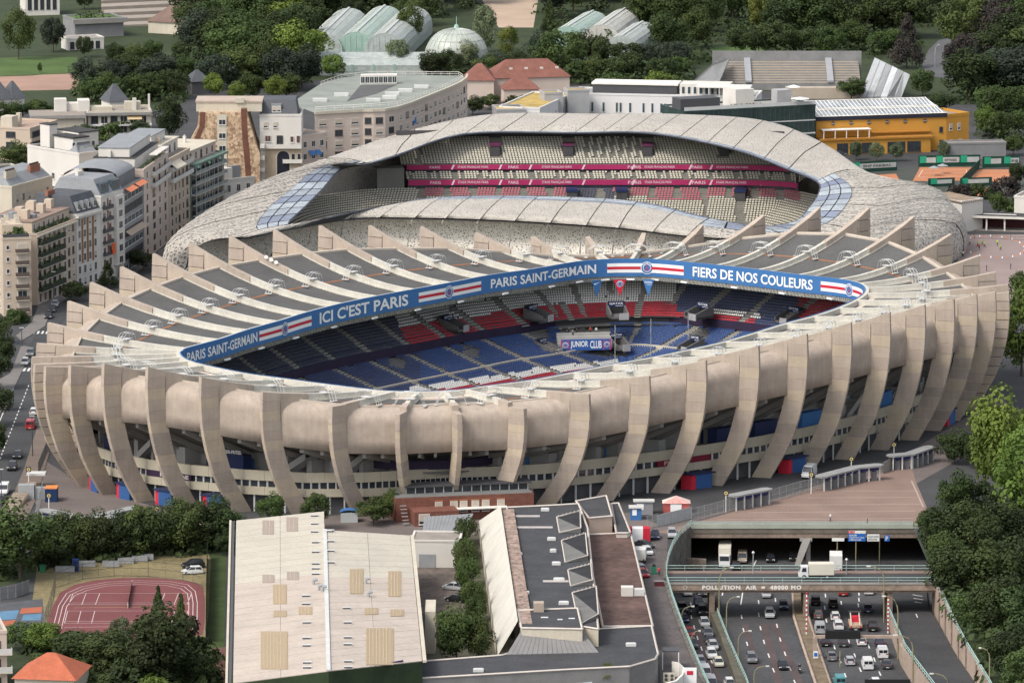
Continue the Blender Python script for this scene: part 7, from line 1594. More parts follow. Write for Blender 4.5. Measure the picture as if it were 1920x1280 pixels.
def car(px, py, z, dpx, kind, colour, label, group):
 o = PRO[kind]
 if kind in USED: o = copy_tree(o)
 USED.add(kind)
 o.name = 'van' if kind == 'van' else 'car'; o.location = P(px, py-4, z); o.rotation_euler = (0, 0, headz(px, py, z, dpx))
 if kind not in ('x',): recolor(o, PAINTS[colour])
 tag(o, label, 'van' if kind == 'van' else 'car', group); return o
G1, G2, G3, G4 = 'cars queuing on the left slip road', 'cars on the near side motorway carriageway', 'cars on the far side motorway carriageway', 'cars along the avenue'
dn = lambda px, py: (.05*20+.0026*(py-1110)*20, 20)
up_ = lambda px, py: (-(.08+.0022*(py-1110))*20, -20)
ramp = (10, 20)
for px, py, k, c, lab in (
 (1288, 1118, 'suv', 'white', 'white car emerging under the left end of the graffiti bridge'), (1315, 1120, 'hatch', 'black', 'black car with lit headlamps under the left part of the bridge'), (1310, 1138, 'hatch', 'navy', 'dark blue car just below the bridge on the left slip road'),
 (1317, 1155, 'suv', 'black', 'black car beside the motorcyclist on the slip road'), (1279, 1150, 'suv', 'black', 'black van-like car at the left wall behind a dark blue one'), (1281, 1168, 'sedan', 'navy', 'dark blue saloon nearest the left trench wall'),
 (1321, 1176, 'hatch', 'silver', 'silver hatchback on the slip road above a dark grey car'), (1293, 1195, 'hatch', 'red', 'red hatchback on the left slip road'), (1298, 1217, 'suv', 'dark grey', 'dark grey off-roader following the red hatchback'),
 (1327, 1195, 'hatch', 'grey', 'grey car right of the red hatchback'), (1330, 1208, 'sedan', 'dark grey', 'dark car squeezed behind the grey one near the divider'), (1337, 1219, 'hatch', 'silver', 'silver car close behind the white van on the slip road'),
 (1334, 1236, 'suv', 'white', 'white people carrier by the planted divider'), (1313, 1248, 'hatch', 'silver', 'pale silver hatchback left of the cream one near the bottom'), (1347, 1251, 'hatch', 'cream', 'cream white hatchback right of the silver one'),
 (1322, 1272, 'van', 'white', 'white van at the bottom of the slip road'), (1333, 1292, 'van', 'silver', 'silver van cut by the bottom edge behind the white van'), (1368, 1290, 'hatch', 'white', 'white car cut by the bottom edge at the divider')): car(px, py, ZT, ramp, k, c, lab, G1)
for px, py, k, c, lab in ((1437, 1122, 'hatch', 'silver', 'silver car just below the bridge in the middle carriageway'), (1469, 1144, 'hatch', 'navy', 'dark blue car closest to the median'), (1443, 1160, 'suv', 'silver', 'silver off-roader below the silver car'), (1409, 1244, 'suv', 'grey', 'grey off-roader alone in the left lane'), (1468, 1256, 'sedan', 'black', 'black saloon ahead of the motorcyclist'),
 (1392, 1056, 'van', 'beige', 'beige van beside the lorry in the tunnel mouth'), (1380, 1071, 'hatch', 'black', 'dark car half hidden behind the bridge railing'), (1445, 1055, 'sedan', 'black', 'black car with lit headlamps inside the tunnel mouth'), (1488, 1053, 'hatch', 'black', 'dark car beside the tunnel pillar')): car(px, py, ZT, dn(px, py), k, c, lab, G2)
for px, py, k, c, lab in ((1581, 1118, 'suv', 'red', 'red car just below the bridge in the right carriageway'), (1629, 1116, 'hatch', 'white', 'white car under the right end of the bridge'), (1529, 1135, 'suv', 'black', 'black estate car near the red and white pole'), (1562, 1140, 'suv', 'black', 'black off-roader right of the black estate'), (1627, 1149, 'sedan', 'navy', 'dark blue saloon in the right lane below the white car'),
 (1534, 1161, 'hatch', 'brown', 'brownish grey car below the black estate'), (1566, 1164, 'hatch', 'white', 'white hatchback left of the recovery lorry'), (1636, 1184, 'suv', 'black', 'black off-roader right of the recovery lorry'), (1537, 1188, 'van', 'silver', 'silver van left of the dark gantry sign'), (1572, 1182, 'suv', 'white', 'white car half hidden by the dark gantry sign'),
 (1548, 1212, 'sedan', 'black', 'black car directly beneath the left end of the gantry'), (1581, 1213, 'suv', 'dark grey', 'dark grey car beneath the middle of the gantry'), (1615, 1211, 'hatch', 'white', 'white car beneath the right part of the gantry'), (1649, 1213, 'hatch', 'navy', 'dark car with red lamps above the white van'), (1654, 1234, 'van', 'white', 'white panel van in the right lane below the gantry'),
 (1559, 1239, 'sedan', 'grey', 'grey saloon in the left lane below the gantry'), (1593, 1248, 'hatch', 'silver', 'silver hatchback left of the lower white van'), (1626, 1255, 'van', 'white', 'white van with dark marks on its rear doors'), (1662, 1254, 'sedan', 'dark grey', 'dark saloon right of the lower white van'), (1574, 1288, 'van', 'teal', 'teal van cut by the bottom edge'), (1641, 1288, 'hatch', 'white', 'white car above the lower dark sign at the bottom edge')): car(px, py, ZT, up_(px, py), k, c, lab, G3)
av = (-11, 20)
for px, py, k, c, lab in ((47, 687, 'hatch', 'white', 'white car stopped before the zebra crossing on the avenue'), (57, 671, 'suv', 'grey', 'grey car behind the white one at the zebra crossing'), (33, 862, 'hatch', 'black', 'black hatchback in the right lane of the avenue'), (23, 884, 'suv', 'black', 'black taxi-like car behind the black hatchback'), (8, 928, 'van', 'white', 'white van at the left edge of the avenue'), (2, 945, 'sedan', 'dark grey', 'dark car behind the white van at the left edge'), (91, 600, 'sedan', 'black', 'black car waiting at the upper zebra crossing'), (98, 588, 'hatch', 'dark grey', 'dark grey car second in line by the beige block'), (103, 578, 'hatch', 'silver', 'silver car third in line by the beige block'), (214, 537, 'hatch', 'navy', 'dark car parked under the avenue trees')): car(px, py, 0, av, k, c, lab, G4)
for px, py, k, c, lab in ((10, 762, 'suv', 'grey', 'grey estate car driving up the left lane of the avenue'), (58, 806, 'van', 'red', 'red van beside the leftmost fin'), (64, 780, 'hatch', 'white', 'white car half hidden behind the leftmost fin')): car(px, py, 0, (11, -20), k, c, lab, G4)
GP = 'parked cars'
for px, py, k, c, lab, d in ((362, 1068, 'suv', 'black', 'black car parked on the dry grass above the red track', (-20, 1)), (361, 1079, 'hatch', 'white', 'white hatchback with a dark roof parked above the red track', (-20, 1)), (850, 1109, 'hatch', 'silver', 'silver car parked in the small courtyard', (-20, -2)), (855, 1131, 'hatch', 'black', 'black car half hidden by the courtyard trees', (-20, -2)), (1228, 1013, 'hatch', 'navy', 'dark teal car beside the red and white kiosk', (2, 20)), (1260, 1010, 'suv', 'silver', 'silver car parked by the curved teal railing', (3, 20)), (1213, 1042, 'hatch', 'white', 'white car parked along the brown roofed building', (14, 12)), (1208, 1030, 'sedan', 'dark grey', 'dark car above the white one on the service road', (20, 4)), (1202, 1076, 'hatch', 'silver', 'pale car beside the brown roof edge', (16, 12)), (1205, 1084, 'hatch', 'red', 'dark red car by the brown roof edge', (16, 12))): car(px, py, 0, d, k, c, lab, GP)
for px, py, k, c, lab in ((1574, 293, 'hatch', 'dark grey', 'dark car parked left of the first street tree below the yellow baths'), (1662, 288, 'hatch', 'navy', 'dark blue car parked between two street trees'), (1702, 287, 'hatch', 'silver', 'silver car parked left of the red one by the yellow baths'), (1730, 286, 'hatch', 'red', 'red car parked by the yellow baths'), (1822, 280, 'hatch', 'navy', 'dark car parked below the yellow end block'), (1868, 280, 'suv', 'silver', 'silver car parked at the far right of the baths street'), (1884, 282, 'hatch', 'black', 'black car at the right end of the baths street')):
 o = car(px, py+3, 0, (20, -1), k, c, lab, 'cars parked by the yellow baths'); o.scale = (.9, .9, .9)
o = car(1517, 898, 0, (-20, 16), 'van', 'white', 'white delivery van between the fins and the long canopy', GP); o.scale = (1.15, 1.1, 1.25)
def truck(name, label, px, py, z, d, L_, H_, cabc, boxm, cat='truck', W_=2.4):
 o = thing(name, label, cat, P(px, py, z), headz(px, py, z, d)); s = L_/2
 b = MB(); b.box(-s, s-1.9, -W_/2, W_/2, .8, H_); b.build('box_body', boxm, o, world=False); b = MB(); b.box(-s, s-1.7, -.5, .5, .45, .8); b.build('chassis', FRAME_D, o, world=False)
 ch = min(H_-.5, 2.6); b = MB(); b.hexa([(s-1.8, -W_*.46, .45), (s, -W_*.44, .45), (s, W_*.44, .45), (s-1.8, W_*.46, .45), (s-1.75, -W_*.43, ch), (s-.35, -W_*.4, ch), (s-.35, W_*.4, ch), (s-1.75, W_*.43, ch)]); b.build('cab', cabc, o, world=False)
 zz = lambda f: lerp(.45, ch, f); xx = lambda f: s-.35*f+.02
 b = MB(); b.face([(xx(.5), -W_*.38, zz(.5)), (xx(.5), W_*.38, zz(.5)), (xx(.92), W_*.37, zz(.92)), (xx(.92), -W_*.37, zz(.92))]); b.build('windscreen', CGLASS, o, world=False)
 for sd in (-1, 1): b = MB(); b.face([(s-1.4, sd*W_*.462, zz(.5)), (s-.5, sd*W_*.455, zz(.5)), (s-.7, sd*W_*.435, zz(.88)), (s-1.4, sd*W_*.437, zz(.88))]); b.build('side_window', CGLASS, o, world=False)
 wheels(o, (-s+1.3, s-1.0), W_/2, .42); lights(o, s, -s, W_*.36, .75, .9); return o
BOXC = mat('box_cream', (.58, .55, .46), .7, .06)
truck('lorry', 'white lorry driving out of the tunnel mouth', 1359, 1056, ZT, dn(1359, 1060), 10, 3.7, WHT, BOXC); truck('box_van', 'white box van crossing the graffiti bridge', 1530, 1083, .02, (-20, .1), 6.6, 2.9, WHT, BOXC, 'van'); truck('lorry', 'white box lorry seen from behind, disappearing under the bridge', 1567, 1069, ZT, up_(1567, 1100), 7, 3.6, WHT, mat('box_white', (.62, .61, .58), .7, .05))
truck('box_van', 'small white box lorry parked against the brown roofed building', 1200, 1052, 0, (6, -20), 5.5, 2.8, WHT, mat('box_white', (.62, .61, .58), .7, .05), 'van')
o = truck('recovery_truck', 'cream recovery lorry with a red winch in the middle of the traffic', 1603, 1176, ZT, up_(1603, 1176), 7.2, 1.2, PAINTS['cream'], mat('bed_rust', (.40, .27, .20), .8, .35, 2.))
b = MB(); b.box(-.6, .9, -.7, .7, 1.2, 2.2); b.build('winch', RED, o, world=False); b = MB(); [b.tube([Vector((-3.2, y, 1.2)), Vector((1.2, y, 2.6))], .12, 4) for y in (-.8, .8)]; b.build('boom', PAINTS['cream'], o, world=False, kind='stuff')
b = MB(); b.box(1.0, 1.25, -1.15, 1.15, 2.7, 2.95); b.build('light_bar', FRAME_D, o, world=False)
# ---------------------------------------------------------------- people and motorcycles
SKIN = mat('skin', (.42, .26, .18), .7, 0); HAIR = mat('hair_dark', (.03, .022, .018), .9, 0)
def person(px, py, label, top, legs, z=0., pose='walk', rz=0., base=None, sc=1., group=None):
 o = thing('person', label, 'person', base or P(px, py, z), rz, group)
 st = .22 if pose == 'walk' else .06
 J = [((0, 0, .95), .15), ((0, 0, 1.2), .15), ((0, 0, 1.42), .16), ((0, 0, 1.53), .06), ((0, 0, 1.66), .105), ((0, .1, .90), .10), ((st*.5, .1, .5), .075), ((st-.12, .1, .08), .05), ((st+.1, .1, .04), .045), ((0, -.1, .90), .10), ((-st*.4, -.1, .5), .075), ((-st-.08, -.1, .08), .05), ((-st+.1, -.1, .04), .045), ((0, .2, 1.40), .07), ((-st*.6, .26, 1.13), .05), ((-st*.2+.08, .27, .88), .04), ((0, -.2, 1.40), .07), ((st*.6, -.26, 1.13), .05), ((st*.9+.1, -.27, .90), .04)]
 if pose == 'ride': J = [((x-(0), y, z_) if i < 5 or i > 12 else ((.18 if i in (6, 10) else .05 if i in (7, 11) else .15 if i in (8, 12) else 0), y*2.2, z_ if i in (5, 9) else {6: .78, 10: .78, 7: .42, 11: .42, 8: .38, 12: .38}[i]), r_) for i, ((x, y, z_), r_) in enumerate(J)]; J[14] = ((.25, .3, 1.15), .05); J[15] = ((.5, .32, 1.1), .04); J[17] = ((.25, -.3, 1.15), .05); J[18] = ((.5, -.32, 1.1), .04)
 E = [(0, 1), (1, 2), (2, 3), (3, 4), (0, 5), (5, 6), (6, 7), (7, 8), (0, 9), (9, 10), (10, 11), (11, 12), (2, 13), (13, 14), (14, 15), (2, 16), (16, 17), (17, 18)]
 me = bpy.data.meshes.new('body'); me.from_pydata([Vector(v)*sc for v, r_ in J], E, []); ob = bpy.data.objects.new('t', me); C.objects.link(ob)
 mod = ob.modifiers.new('s', 'SKIN'); mod.use_smooth_shade = True
 for k, (v, r_) in enumerate(J): me.skin_vertices[0].data[k].radius = (r_*sc, r_*sc)
 me.skin_vertices[0].data[0].use_root = True; ob.modifiers.new('u', 'SUBSURF').levels = 1
 dg = bpy.context.evaluated_depsgraph_get(); dg.update(); m2 = bpy.data.meshes.new_from_object(ob.evaluated_get(dg)); bpy.data.objects.remove(ob)
 for m in (top, legs, SKIN, HAIR): m2.materials.append(m)
 for p in m2.polygons:
  c = p.center/sc; a = abs(c.y)
  p.material_index = 3 if c.z > 1.70 or (c.z > 1.6 and c.x < -.02) else 2 if c.z > 1.5 else 1 if c.z < .95 and not (a > .22 and pose != 'ride') else 2 if a > .24 and c.z < 1.05 and pose != 'ride' else 0
 link('body', m2, o); return o
CL = {n: mat('cloth_'+n, c, .9, 0) for n, c in (('white', (.6, .6, .58)), ('grey', (.18, .18, .19)), ('jeans', (.06, .07, .10)), ('dark', (.03, .03, .035)), ('green', (.30, .52, .05)), ('red', (.45, .06, .04)), ('beige', (.4, .32, .22)))}
person(1557, 977, 'person in a white top and dark trousers walking across the brick plaza', CL['white'], CL['jeans'], rz=.4); person(1626, 986, 'person in a grey top and shorts at the edge of the brick plaza', CL['grey'], CL['dark'], rz=2.6)
person(782, 701, 'person in dark clothes in front of a white wall in the lower stand', CL['grey'], CL['dark'], base=P(747, 697, 4.6), pose='stand', rz=-1.6)
for k, (x, y, c) in enumerate(((1066, 628, 'dark'), (1074, 631, 'grey'), (1082, 629, 'dark'), (1107, 626, 'red'), (1118, 627, 'white'))): person(0, 0, 'person %s above the JUNIOR CLUB banner' % ('in dark clothes furthest left', 'in a grey top, second from the left', 'in dark clothes in the middle', 'in a red top', 'in a white top furthest right')[k], CL[c], CL['dark'], base=P(x, y, 7.2), pose='stand', rz=-1.6, group='people on the pale terrace')
for k, (x, y, c) in enumerate(((1833, 463, 'green'), (1836, 468, 'red'), (1842, 461, 'green'), (1846, 464, 'green'), (1870, 461, 'green'), (1876, 470, 'green'), (1818, 460, 'white'), (1802, 480, 'green'), (1806, 482, 'white'))): person(x, y, 'small figure in %s on the pink square' % ('a bright vest left of the cone ring centre', 'a red top beside the vest wearers', 'a bright vest, middle of the trio', 'a bright vest, right of the trio', 'a bright vest right inside the cone ring', 'a bright vest lowest in the cone ring', 'white outside the cone ring', 'a bright vest against the lattice shell', 'white against the lattice shell')[k], CL[c], CL['dark'], rz=k, sc=.95, group='people training on the pink square')
for k in range(34):
 a = 2*PI*k/34; p = P(1863, 463); q = p+Vector((7.5*math.cos(a)*1.05, 30*math.sin(a)*.62, 0)); o = thing('traffic_cone', 'small %s cone in the ring of cones on the pink square' % ('orange' if k % 2 else 'white'), 'cone', q, 0, 'ring of small cones'); b = MB(); b.tube([Vector((0, 0, 0)), Vector((0, 0, .42))], [.24, .05], 6); b.build('cone', mat('cone_orange', (.65, .16, .04), .7, 0) if k % 2 else WHITE, o, world=False)
for px, py, lab in ((1850, 508, 'dark pedestrian standing behind the right hand fins'), (1895, 505, 'dark pedestrian near the right edge behind the fins')): person(px, py, lab, CL['dark'], CL['dark'], pose='stand')
person(1236, 1079, 'person in red beside a green trolley on the service road', CL['red'], CL['dark'], rz=1)
boxthing('trolley', 'green cleaning trolley on the service road', 'trolley', (1226, 1076), .9, .9, 1.5, mat('trolley_green', (.03, .17, .10), .7, .1), extra=lambda o, w_, d_, h_: lb(o, 'bag', -.3, .3, -.3, .3, 1.5, 1.9, TYRE)); boxthing('floor_crate', 'dark red crate lying by the trench wall', 'crate', (1236, 1098), 1.8, .8, .9, mat('crate_maroon', (.10, .02, .03), .8, .2), extra=lambda o, w_, d_, h_: lb(o, 'lid', -.95, .95, -.45, .45, .9, 1., mat('crate_grey', (.25, .24, .24), .8, .1)))
for px, py, d, lab, c in ((1499, 1262, dn(1499, 1260), 'motorcyclist in a white helmet riding near the median', 'white'), (1295, 1153, ramp, 'motorcyclist threading between cars on the left slip road', 'grey')):
 rz = headz(px, py, ZT, d); base = P(px, py-2, ZT); o = thing('motorcycle', lab.replace('motorcyclist', 'motorcycle').replace(' in a white helmet riding', ' ridden'), 'motorcycle', base, rz)
 for x in (-.7, .7): b = MB(); b.tube([Vector((x, -.07, .32)), Vector((x, .07, .32))], .32, 12); b.build('wheel', TYRE, o, world=False)
 hull('frame', [(-.9, .14, .7, .95), (-.2, .2, .45, .9), (.4, .2, .5, 1.0), (.75, .1, .75, .95)], PAINTS['black'], o); b = MB(); b.tube([Vector((.5, -.35, 1.05)), Vector((.5, .35, 1.05))], .04, 5); b.build('handlebar', STEEL, o, world=False); b = MB(); b.box(.74, .82, -.12, .12, .72, .9); b.build('headlight', HEADL, o, world=False)
 person(0, 0, lab, CL['dark'], CL['jeans'], base=base, rz=rz, pose='ride', sc=1.0)
# ---------------------------------------------------------------- lamps, gantry, signs
LAMPM = mat('lamp_post_olive', (.25, .23, .13), .7, .15); LAMPG = mat('lamp_post_grey', (.33, .33, .34), .6, .1)
def lamp(bx, by, hx, hy, z, lab, m=LAMPM):
 b0 = P(bx, by, z); tp = PY(hx, hy, b0.y); o = thing('street_lamp', lab, 'street lamp', b0, 0, 'gooseneck street lamps'); h = tp.z-z; dx = tp.x-b0.x
 pts = [Vector((0, 0, 0)), Vector((0, 0, h*.72)), Vector((dx*.06, 0, h*.84)), Vector((dx*.25, 0, h*.94)), Vector((dx*.6, 0, h*.99)), Vector((dx*.85, 0, h))]
 b = MB(); b.tube(pts, [.13, .11, .10, .09, .08, .07], 6); b.build('pole', m, o, world=False); b = MB(); x0, x1 = sorted((dx*.8, dx*1.05)); b.box(x0, x1, -.2, .2, h-.1, h+.1); b.build('lamp_head', PALES, o, world=False)
for bx, by, hx, hy, z, lab in ((1348, 1168, 1374, 1063, ZT, 'tall olive street lamp reaching above the bridge railing'), (1362, 1197, 1386, 1118, ZT, 'street lamp beside the planted divider just below the bridge'), (1384, 1252, 1408, 1182, ZT, 'street lamp arching over the middle carriageway, lower left'), (1414, 1300, 1441, 1248, ZT, 'street lamp head just above the bottom edge in the middle carriageway'), (1258, 1120, 1274, 1088, ZT, 'short street lamp at the left end of the graffiti bridge'), (1278, 1198, 1301, 1136, ZT, 'upper street lamp of the left slip road'), (1295, 1258, 1313, 1182, ZT, 'lower street lamp of the left slip road'), (1657, 1166, 1626, 1061, ZT, 'tallest street lamp curving left over the right carriageway'), (1683, 1235, 1655, 1117, ZT, 'street lamp curving left beside the ramp wall'), (1711, 1285, 1676, 1190, ZT, 'street lamp behind the right end of the gantry'), (1776, 1330, 1744, 1262, ZT, 'street lamp head rising at the bottom edge right of the ramp wall'), (1855, 1285, 1836, 1214, 0, 'street lamp in front of the right hand trees'), (1258, 1064, 1282, 1020, ZT, 'grey street lamp inside the curved trench wall'), (1753, 128, 1761, 84, 0, 'grey street lamp beside the curving road in the wood')): lamp(bx, by, hx, hy, z, lab, LAMPG if by < 300 or hx == 1282 else LAMPM)
for k, (bx, by, ty, lab) in enumerate(((1412, 1075, 1037, 'globe lamp on the bridge footway left of the box van'), (1587, 1076, 1050, 'globe lamp on the bridge footway right of the box van'), (61, 855, 780, 'tall dark lamp column beside the leftmost fin'), (3, 960, 880, 'dark lamp column at the left edge of the picture'), (101, 570, 510, 'tall lamp column in front of the beige block'), (41, 650, 615, 'lamp column at the avenue corner'), (1899, 128, 60, 'tall lamp column at the top right edge'))):
 b0 = P(bx, by); h = PY(bx, ty, b0.y).z; o = thing('lamp_column', lab, 'street lamp', b0); b = MB(); b.tube([Vector((0, 0, 0)), Vector((0, 0, h))], [.12, .08], 6); b.build('pole', FRAME_D if k > 1 else STEEL, o, world=False); b = MB(); (b.tube([Vector((0, 0, h-.1)), Vector((0, 0, h+.15)), Vector((0, 0, h+.45))], [.12, .3, .1], 8) if k < 2 else b.box(-.5, .5, -.15, .15, h, h+.15)); b.build('lamp_head', PALES, o, world=False)
o = thing('sign_gantry', 'overhead gantry beam with a dark variable message board over the right carriageway', 'gantry', P(1690, 1236, ZT))
gy = P(1690, 1236, ZT).y; a, c = PY(1528, 1193, gy), PY(1690, 1191, gy)
b = MB(); b.box(a.x, c.x, gy-.25, gy+.25, a.z-.25, a.z+.3); b.build('beam', WALLC, o);
for px, zb_ in ((1528, ZT), (1690, ZT)): p = PY(px, 1192, gy); b = MB(); b.box(p.x-.35, p.x+.35, gy-.35, gy+.35, ZT, p.z-.25); b.build('column', WALLC, o)
p = PY(1580, 1188, gy); b = MB(); b.box(p.x-3.2, p.x+3.2, gy-.7, gy-.3, p.z-.75, p.z+.75); b.build('message_board', mat('board_black', (.012, .012, .013), .6, .1), o)
o = thing('message_sign', 'second dark message board cut by the bottom edge', 'sign', P(1664, 1300, ZT)); gy = P(1664, 1320, ZT).y; p = PY(1664, 1278, gy); b = MB(); b.box(p.x-4, p.x+4, gy-.2, gy+.2, p.z-.9, p.z+.5); b.build('message_board', mat('board_black', (.012, .012, .013)), o); b = MB(); b.box(p.x-.2, p.x+.2, gy-.1, gy+.1, ZT, p.z-.9); b.build('column', STEEL, o)
SIGNB = mat('sign_blue', (.02, .12, .42), .5, 0); SIGNW = mat('sign_white', (.68, .68, .64), .6, 0)
sy = Yp-3.
def sgn(name, label, x0, y0, x1, y1, m, texts, pole=None, y=sy):
 a, c = PY(x0, y1, y), PY(x1, y0, y); o = thing(name, label, 'sign', Vector(((a.x+c.x)/2, y, ZT if y < Yp and x0 < 1750 and x0 > 1250 else 0)))
 b = MB(); b.box(a.x, c.x, y-.05, y+.05, a.z, c.z); pb = b.build('panel', m, o)
 for tx, u0, u1, v0, v1, tm in texts: put_text('lettering', tx, tm, pb, lambda u, v: Vector((lerp(a.x, c.x, lerp(u0, u1, u)), y-.07, lerp(a.z, c.z, lerp(v0, v1, v)))), .02)
 px = P(pole or (x0+x1)/2, 1000).x; b = MB(); b.tube([Vector((px, y+.12, o.location.z)), Vector((px, y+.12, c.z))], .11, 5); b.build('pole', LAMPM, o); return o
o = sgn('direction_sign', 'blue motorway direction sign for Rouen and Versailles at the tunnel mouth', 1590, 1000, 1623, 1014, SIGNB, (('ROUEN', .08, .5, .68, .9, SIGNW), ('St QUENTIN en Yvelines', .08, .92, .38, .6, SIGNW), ('VERSAILLES', .08, .75, .08, .3, SIGNW)))
a, c = PY(1590, 1000, sy), PY(1623, 994.5, sy); b = MB(); b.box(a.x, c.x, sy-.05, sy+.05, a.z+.05, c.z); pb = b.build('top_panel', SIGNW, o); b = MB(); b.box(a.x, a.x+1.3, sy-.08, sy-.05, a.z+.08, c.z-.02); b.build('red_cartouche', RED, pb); put_text('lettering', 'A 13', SIGNW, pb, lambda u, v: Vector((a.x+lerp(.15, 1.15, u), sy-.1, lerp(a.z+.15, c.z-.1, v))), .01)
sgn('direction_sign', 'white lane direction sign beside the blue one', 1626, 1001, 1649, 1014, SIGNW, (('Pte de St CLOUD', .08, .92, .55, .8, FRAME_D), ('BOULOGNE', .08, .8, .15, .4, FRAME_D)), 1651); sgn('parking_sign', 'small blue P sign at the right of the tunnel signs', 1658, 1003, 1668, 1014, SIGNB, (('P', .25, .75, .15, .85, SIGNW),), 1651); sgn('height_sign', 'blank white board left of the blue motorway sign', 1560, 1008, 1583, 1014, SIGNW, ())
for px, y0, y1, lab in ((1512, 1110, 1188, 'red and white striped pole standing in the median'), (1665, 1118, 1186, 'red and white striped pole beside the ramp wall')):
 b0 = P(px, y1, ZT+.7); h = PY(px, y0, b0.y).z; o = thing('striped_pole', lab, 'pole', b0)
 n = 18
 for k in range(n): b = MB(); b.tube([b0+up*(lerp(0, h-b0.z, k/n)), b0+up*lerp(0, h-b0.z, (k+1)/n)], .14, 6); b.build('stripe', RED if k % 2 else WHITE, o)
o = sgn('road_sign', 'white and blue square sign on a post in the median', 1525, 1220, 1534, 1233, SIGNW, (), y=P(1530, 1250, ZT).y); y = P(1530, 1250, ZT).y; a = PY(1529.5, 1226, y); b = MB(); b.box(a.x-.3, a.x+.3, y-.09, y-.05, a.z-.35, a.z+.3); b.build('blue_square', SIGNB, o)
for k, (px, py, lab) in enumerate(((1361, 950, 'round gate marker on a pole left of the small canopy'), (1521, 915, 'round gate marker on a pole by the white van'), (1596, 885, 'round gate marker on a pole above the long canopy'), (1676, 858, 'round gate marker on a pole above the right canopy'), (92, 955, 'twin marker on a pole by the blue container'), (294, 980, 'round gate marker on a pole among the hedge trees'), (54, 905, 'round gate marker at the station stairs'))):
 b0 = P(px, py+10); o = thing('gate_marker', lab, 'sign', b0); b = MB(); b.tube([Vector((0, 0, 0)), Vector((0, 0, 3.6))], .1, 5); b.build('pole', WHITEP, o, world=False); b = MB(); b.box(-.5, .5, -.08, .08, 3.4, 4.4); b.build('panel', mat('marker_black', (.04, .04, .035), .7, 0), o, world=False); b = MB(); n = 12; b.grid([[(r_*math.cos(2*PI*j/n), -.1, 3.9+r_*math.sin(2*PI*j/n)) for j in range(n)] for r_ in (.18, .36)], close=True); b.build('ring', mat('marker_yellow', (.6, .48, .2), .7, 0), o, world=False)
boxthing('total_sign', 'white petrol station sign at the bottom of the left slip road', 'sign', (1294, 1285), 2.2, .3, 3.2, WHITE, z=0, extra=lambda o, w_, d_, h_: lb(o, 'logo', -.6, .5, -.2, -.15, 2.0, 2.7, RED))
# ---------------------------------------------------------------- trees
def leafmat(name, c1, c2):
 m = bpy.data.materials.new(name); m.use_nodes = True; n = m.node_tree.nodes; L = m.node_tree.links; b = n['Principled BSDF']; out = n['Material Output']
 tc = n.new('ShaderNodeTexCoord'); nz = n.new('ShaderNodeTexNoise'); nz.inputs['Scale'].default_value = .55; nz.inputs['Detail'].default_value = 3
 L.new(tc.outputs['Object'], nz.inputs['Vector']); mr = n.new('ShaderNodeMapRange'); mr.inputs[1].default_value = .36; mr.inputs[2].default_value = .64; L.new(nz.outputs['Fac'], mr.inputs[0])
 mx = n.new('ShaderNodeMix'); mx.data_type = 'RGBA'; L.new(mr.outputs[0], mx.inputs[0]); mx.inputs[6].default_value = (*c1, 1); mx.inputs[7].default_value = (*c2, 1)
 oi = n.new('ShaderNodeObjectInfo'); hs = n.new('ShaderNodeHueSaturation'); r1 = n.new('ShaderNodeMapRange'); r1.inputs[3].default_value = .72; r1.inputs[4].default_value = 1.3
 L.new(oi.outputs['Random'], r1.inputs[0]); L.new(r1.outputs[0], hs.inputs['Value']); r2 = n.new('ShaderNodeMapRange'); r2.inputs[3].default_value = .485; r2.inputs[4].default_value = .515
 mm = n.new('ShaderNodeMath'); mm.operation = 'FRACT'; ml = n.new('ShaderNodeMath'); ml.operation = 'MULTIPLY'; ml.inputs[1].default_value = 7.3; L.new(oi.outputs['Random'], ml.inputs[0]); L.new(ml.outputs[0], mm.inputs[0]); L.new(mm.outputs[0], r2.inputs[0]); L.new(r2.outputs[0], hs.inputs['Hue'])
 L.new(mx.outputs[2], hs.inputs['Color']); L.new(hs.outputs[0], b.inputs['Base Color']); b.inputs['Roughness'].default_value = .7; b.inputs['Specular IOR Level'].default_value = .25
 tr = n.new('ShaderNodeBsdfTranslucent'); L.new(hs.outputs[0], tr.inputs['Color']); ms = n.new('ShaderNodeMixShader'); ms.inputs[0].default_value = .25; L.new(b.outputs[0], ms.inputs[1]); L.new(tr.outputs[0], ms.inputs[2]); L.new(ms.outputs[0], out.inputs['Surface']); return m
LM = {'dark': leafmat('leaf_dark', (.026, .040, .014), (.055, .078, .024)), 'mid': leafmat('leaf_mid', (.038, .060, .018), (.080, .112, .030)), 'bright': leafmat('leaf_bright', (.075, .115, .022), (.155, .21, .038)), 'yellow': leafmat('leaf_yellow', (.10, .125, .022), (.22, .225, .05)), 'silver': leafmat('leaf_silver', (.085, .11, .055), (.17, .20, .11)), 'blue': leafmat('leaf_bluish', (.026, .040, .026), (.058, .076, .05)), 'purple': leafmat('leaf_purplish', (.030, .026, .024), (.062, .05, .045))}
BARK = mat('bark', (.085, .065, .05), .95, .25, 1.5)
LEAFK = 0
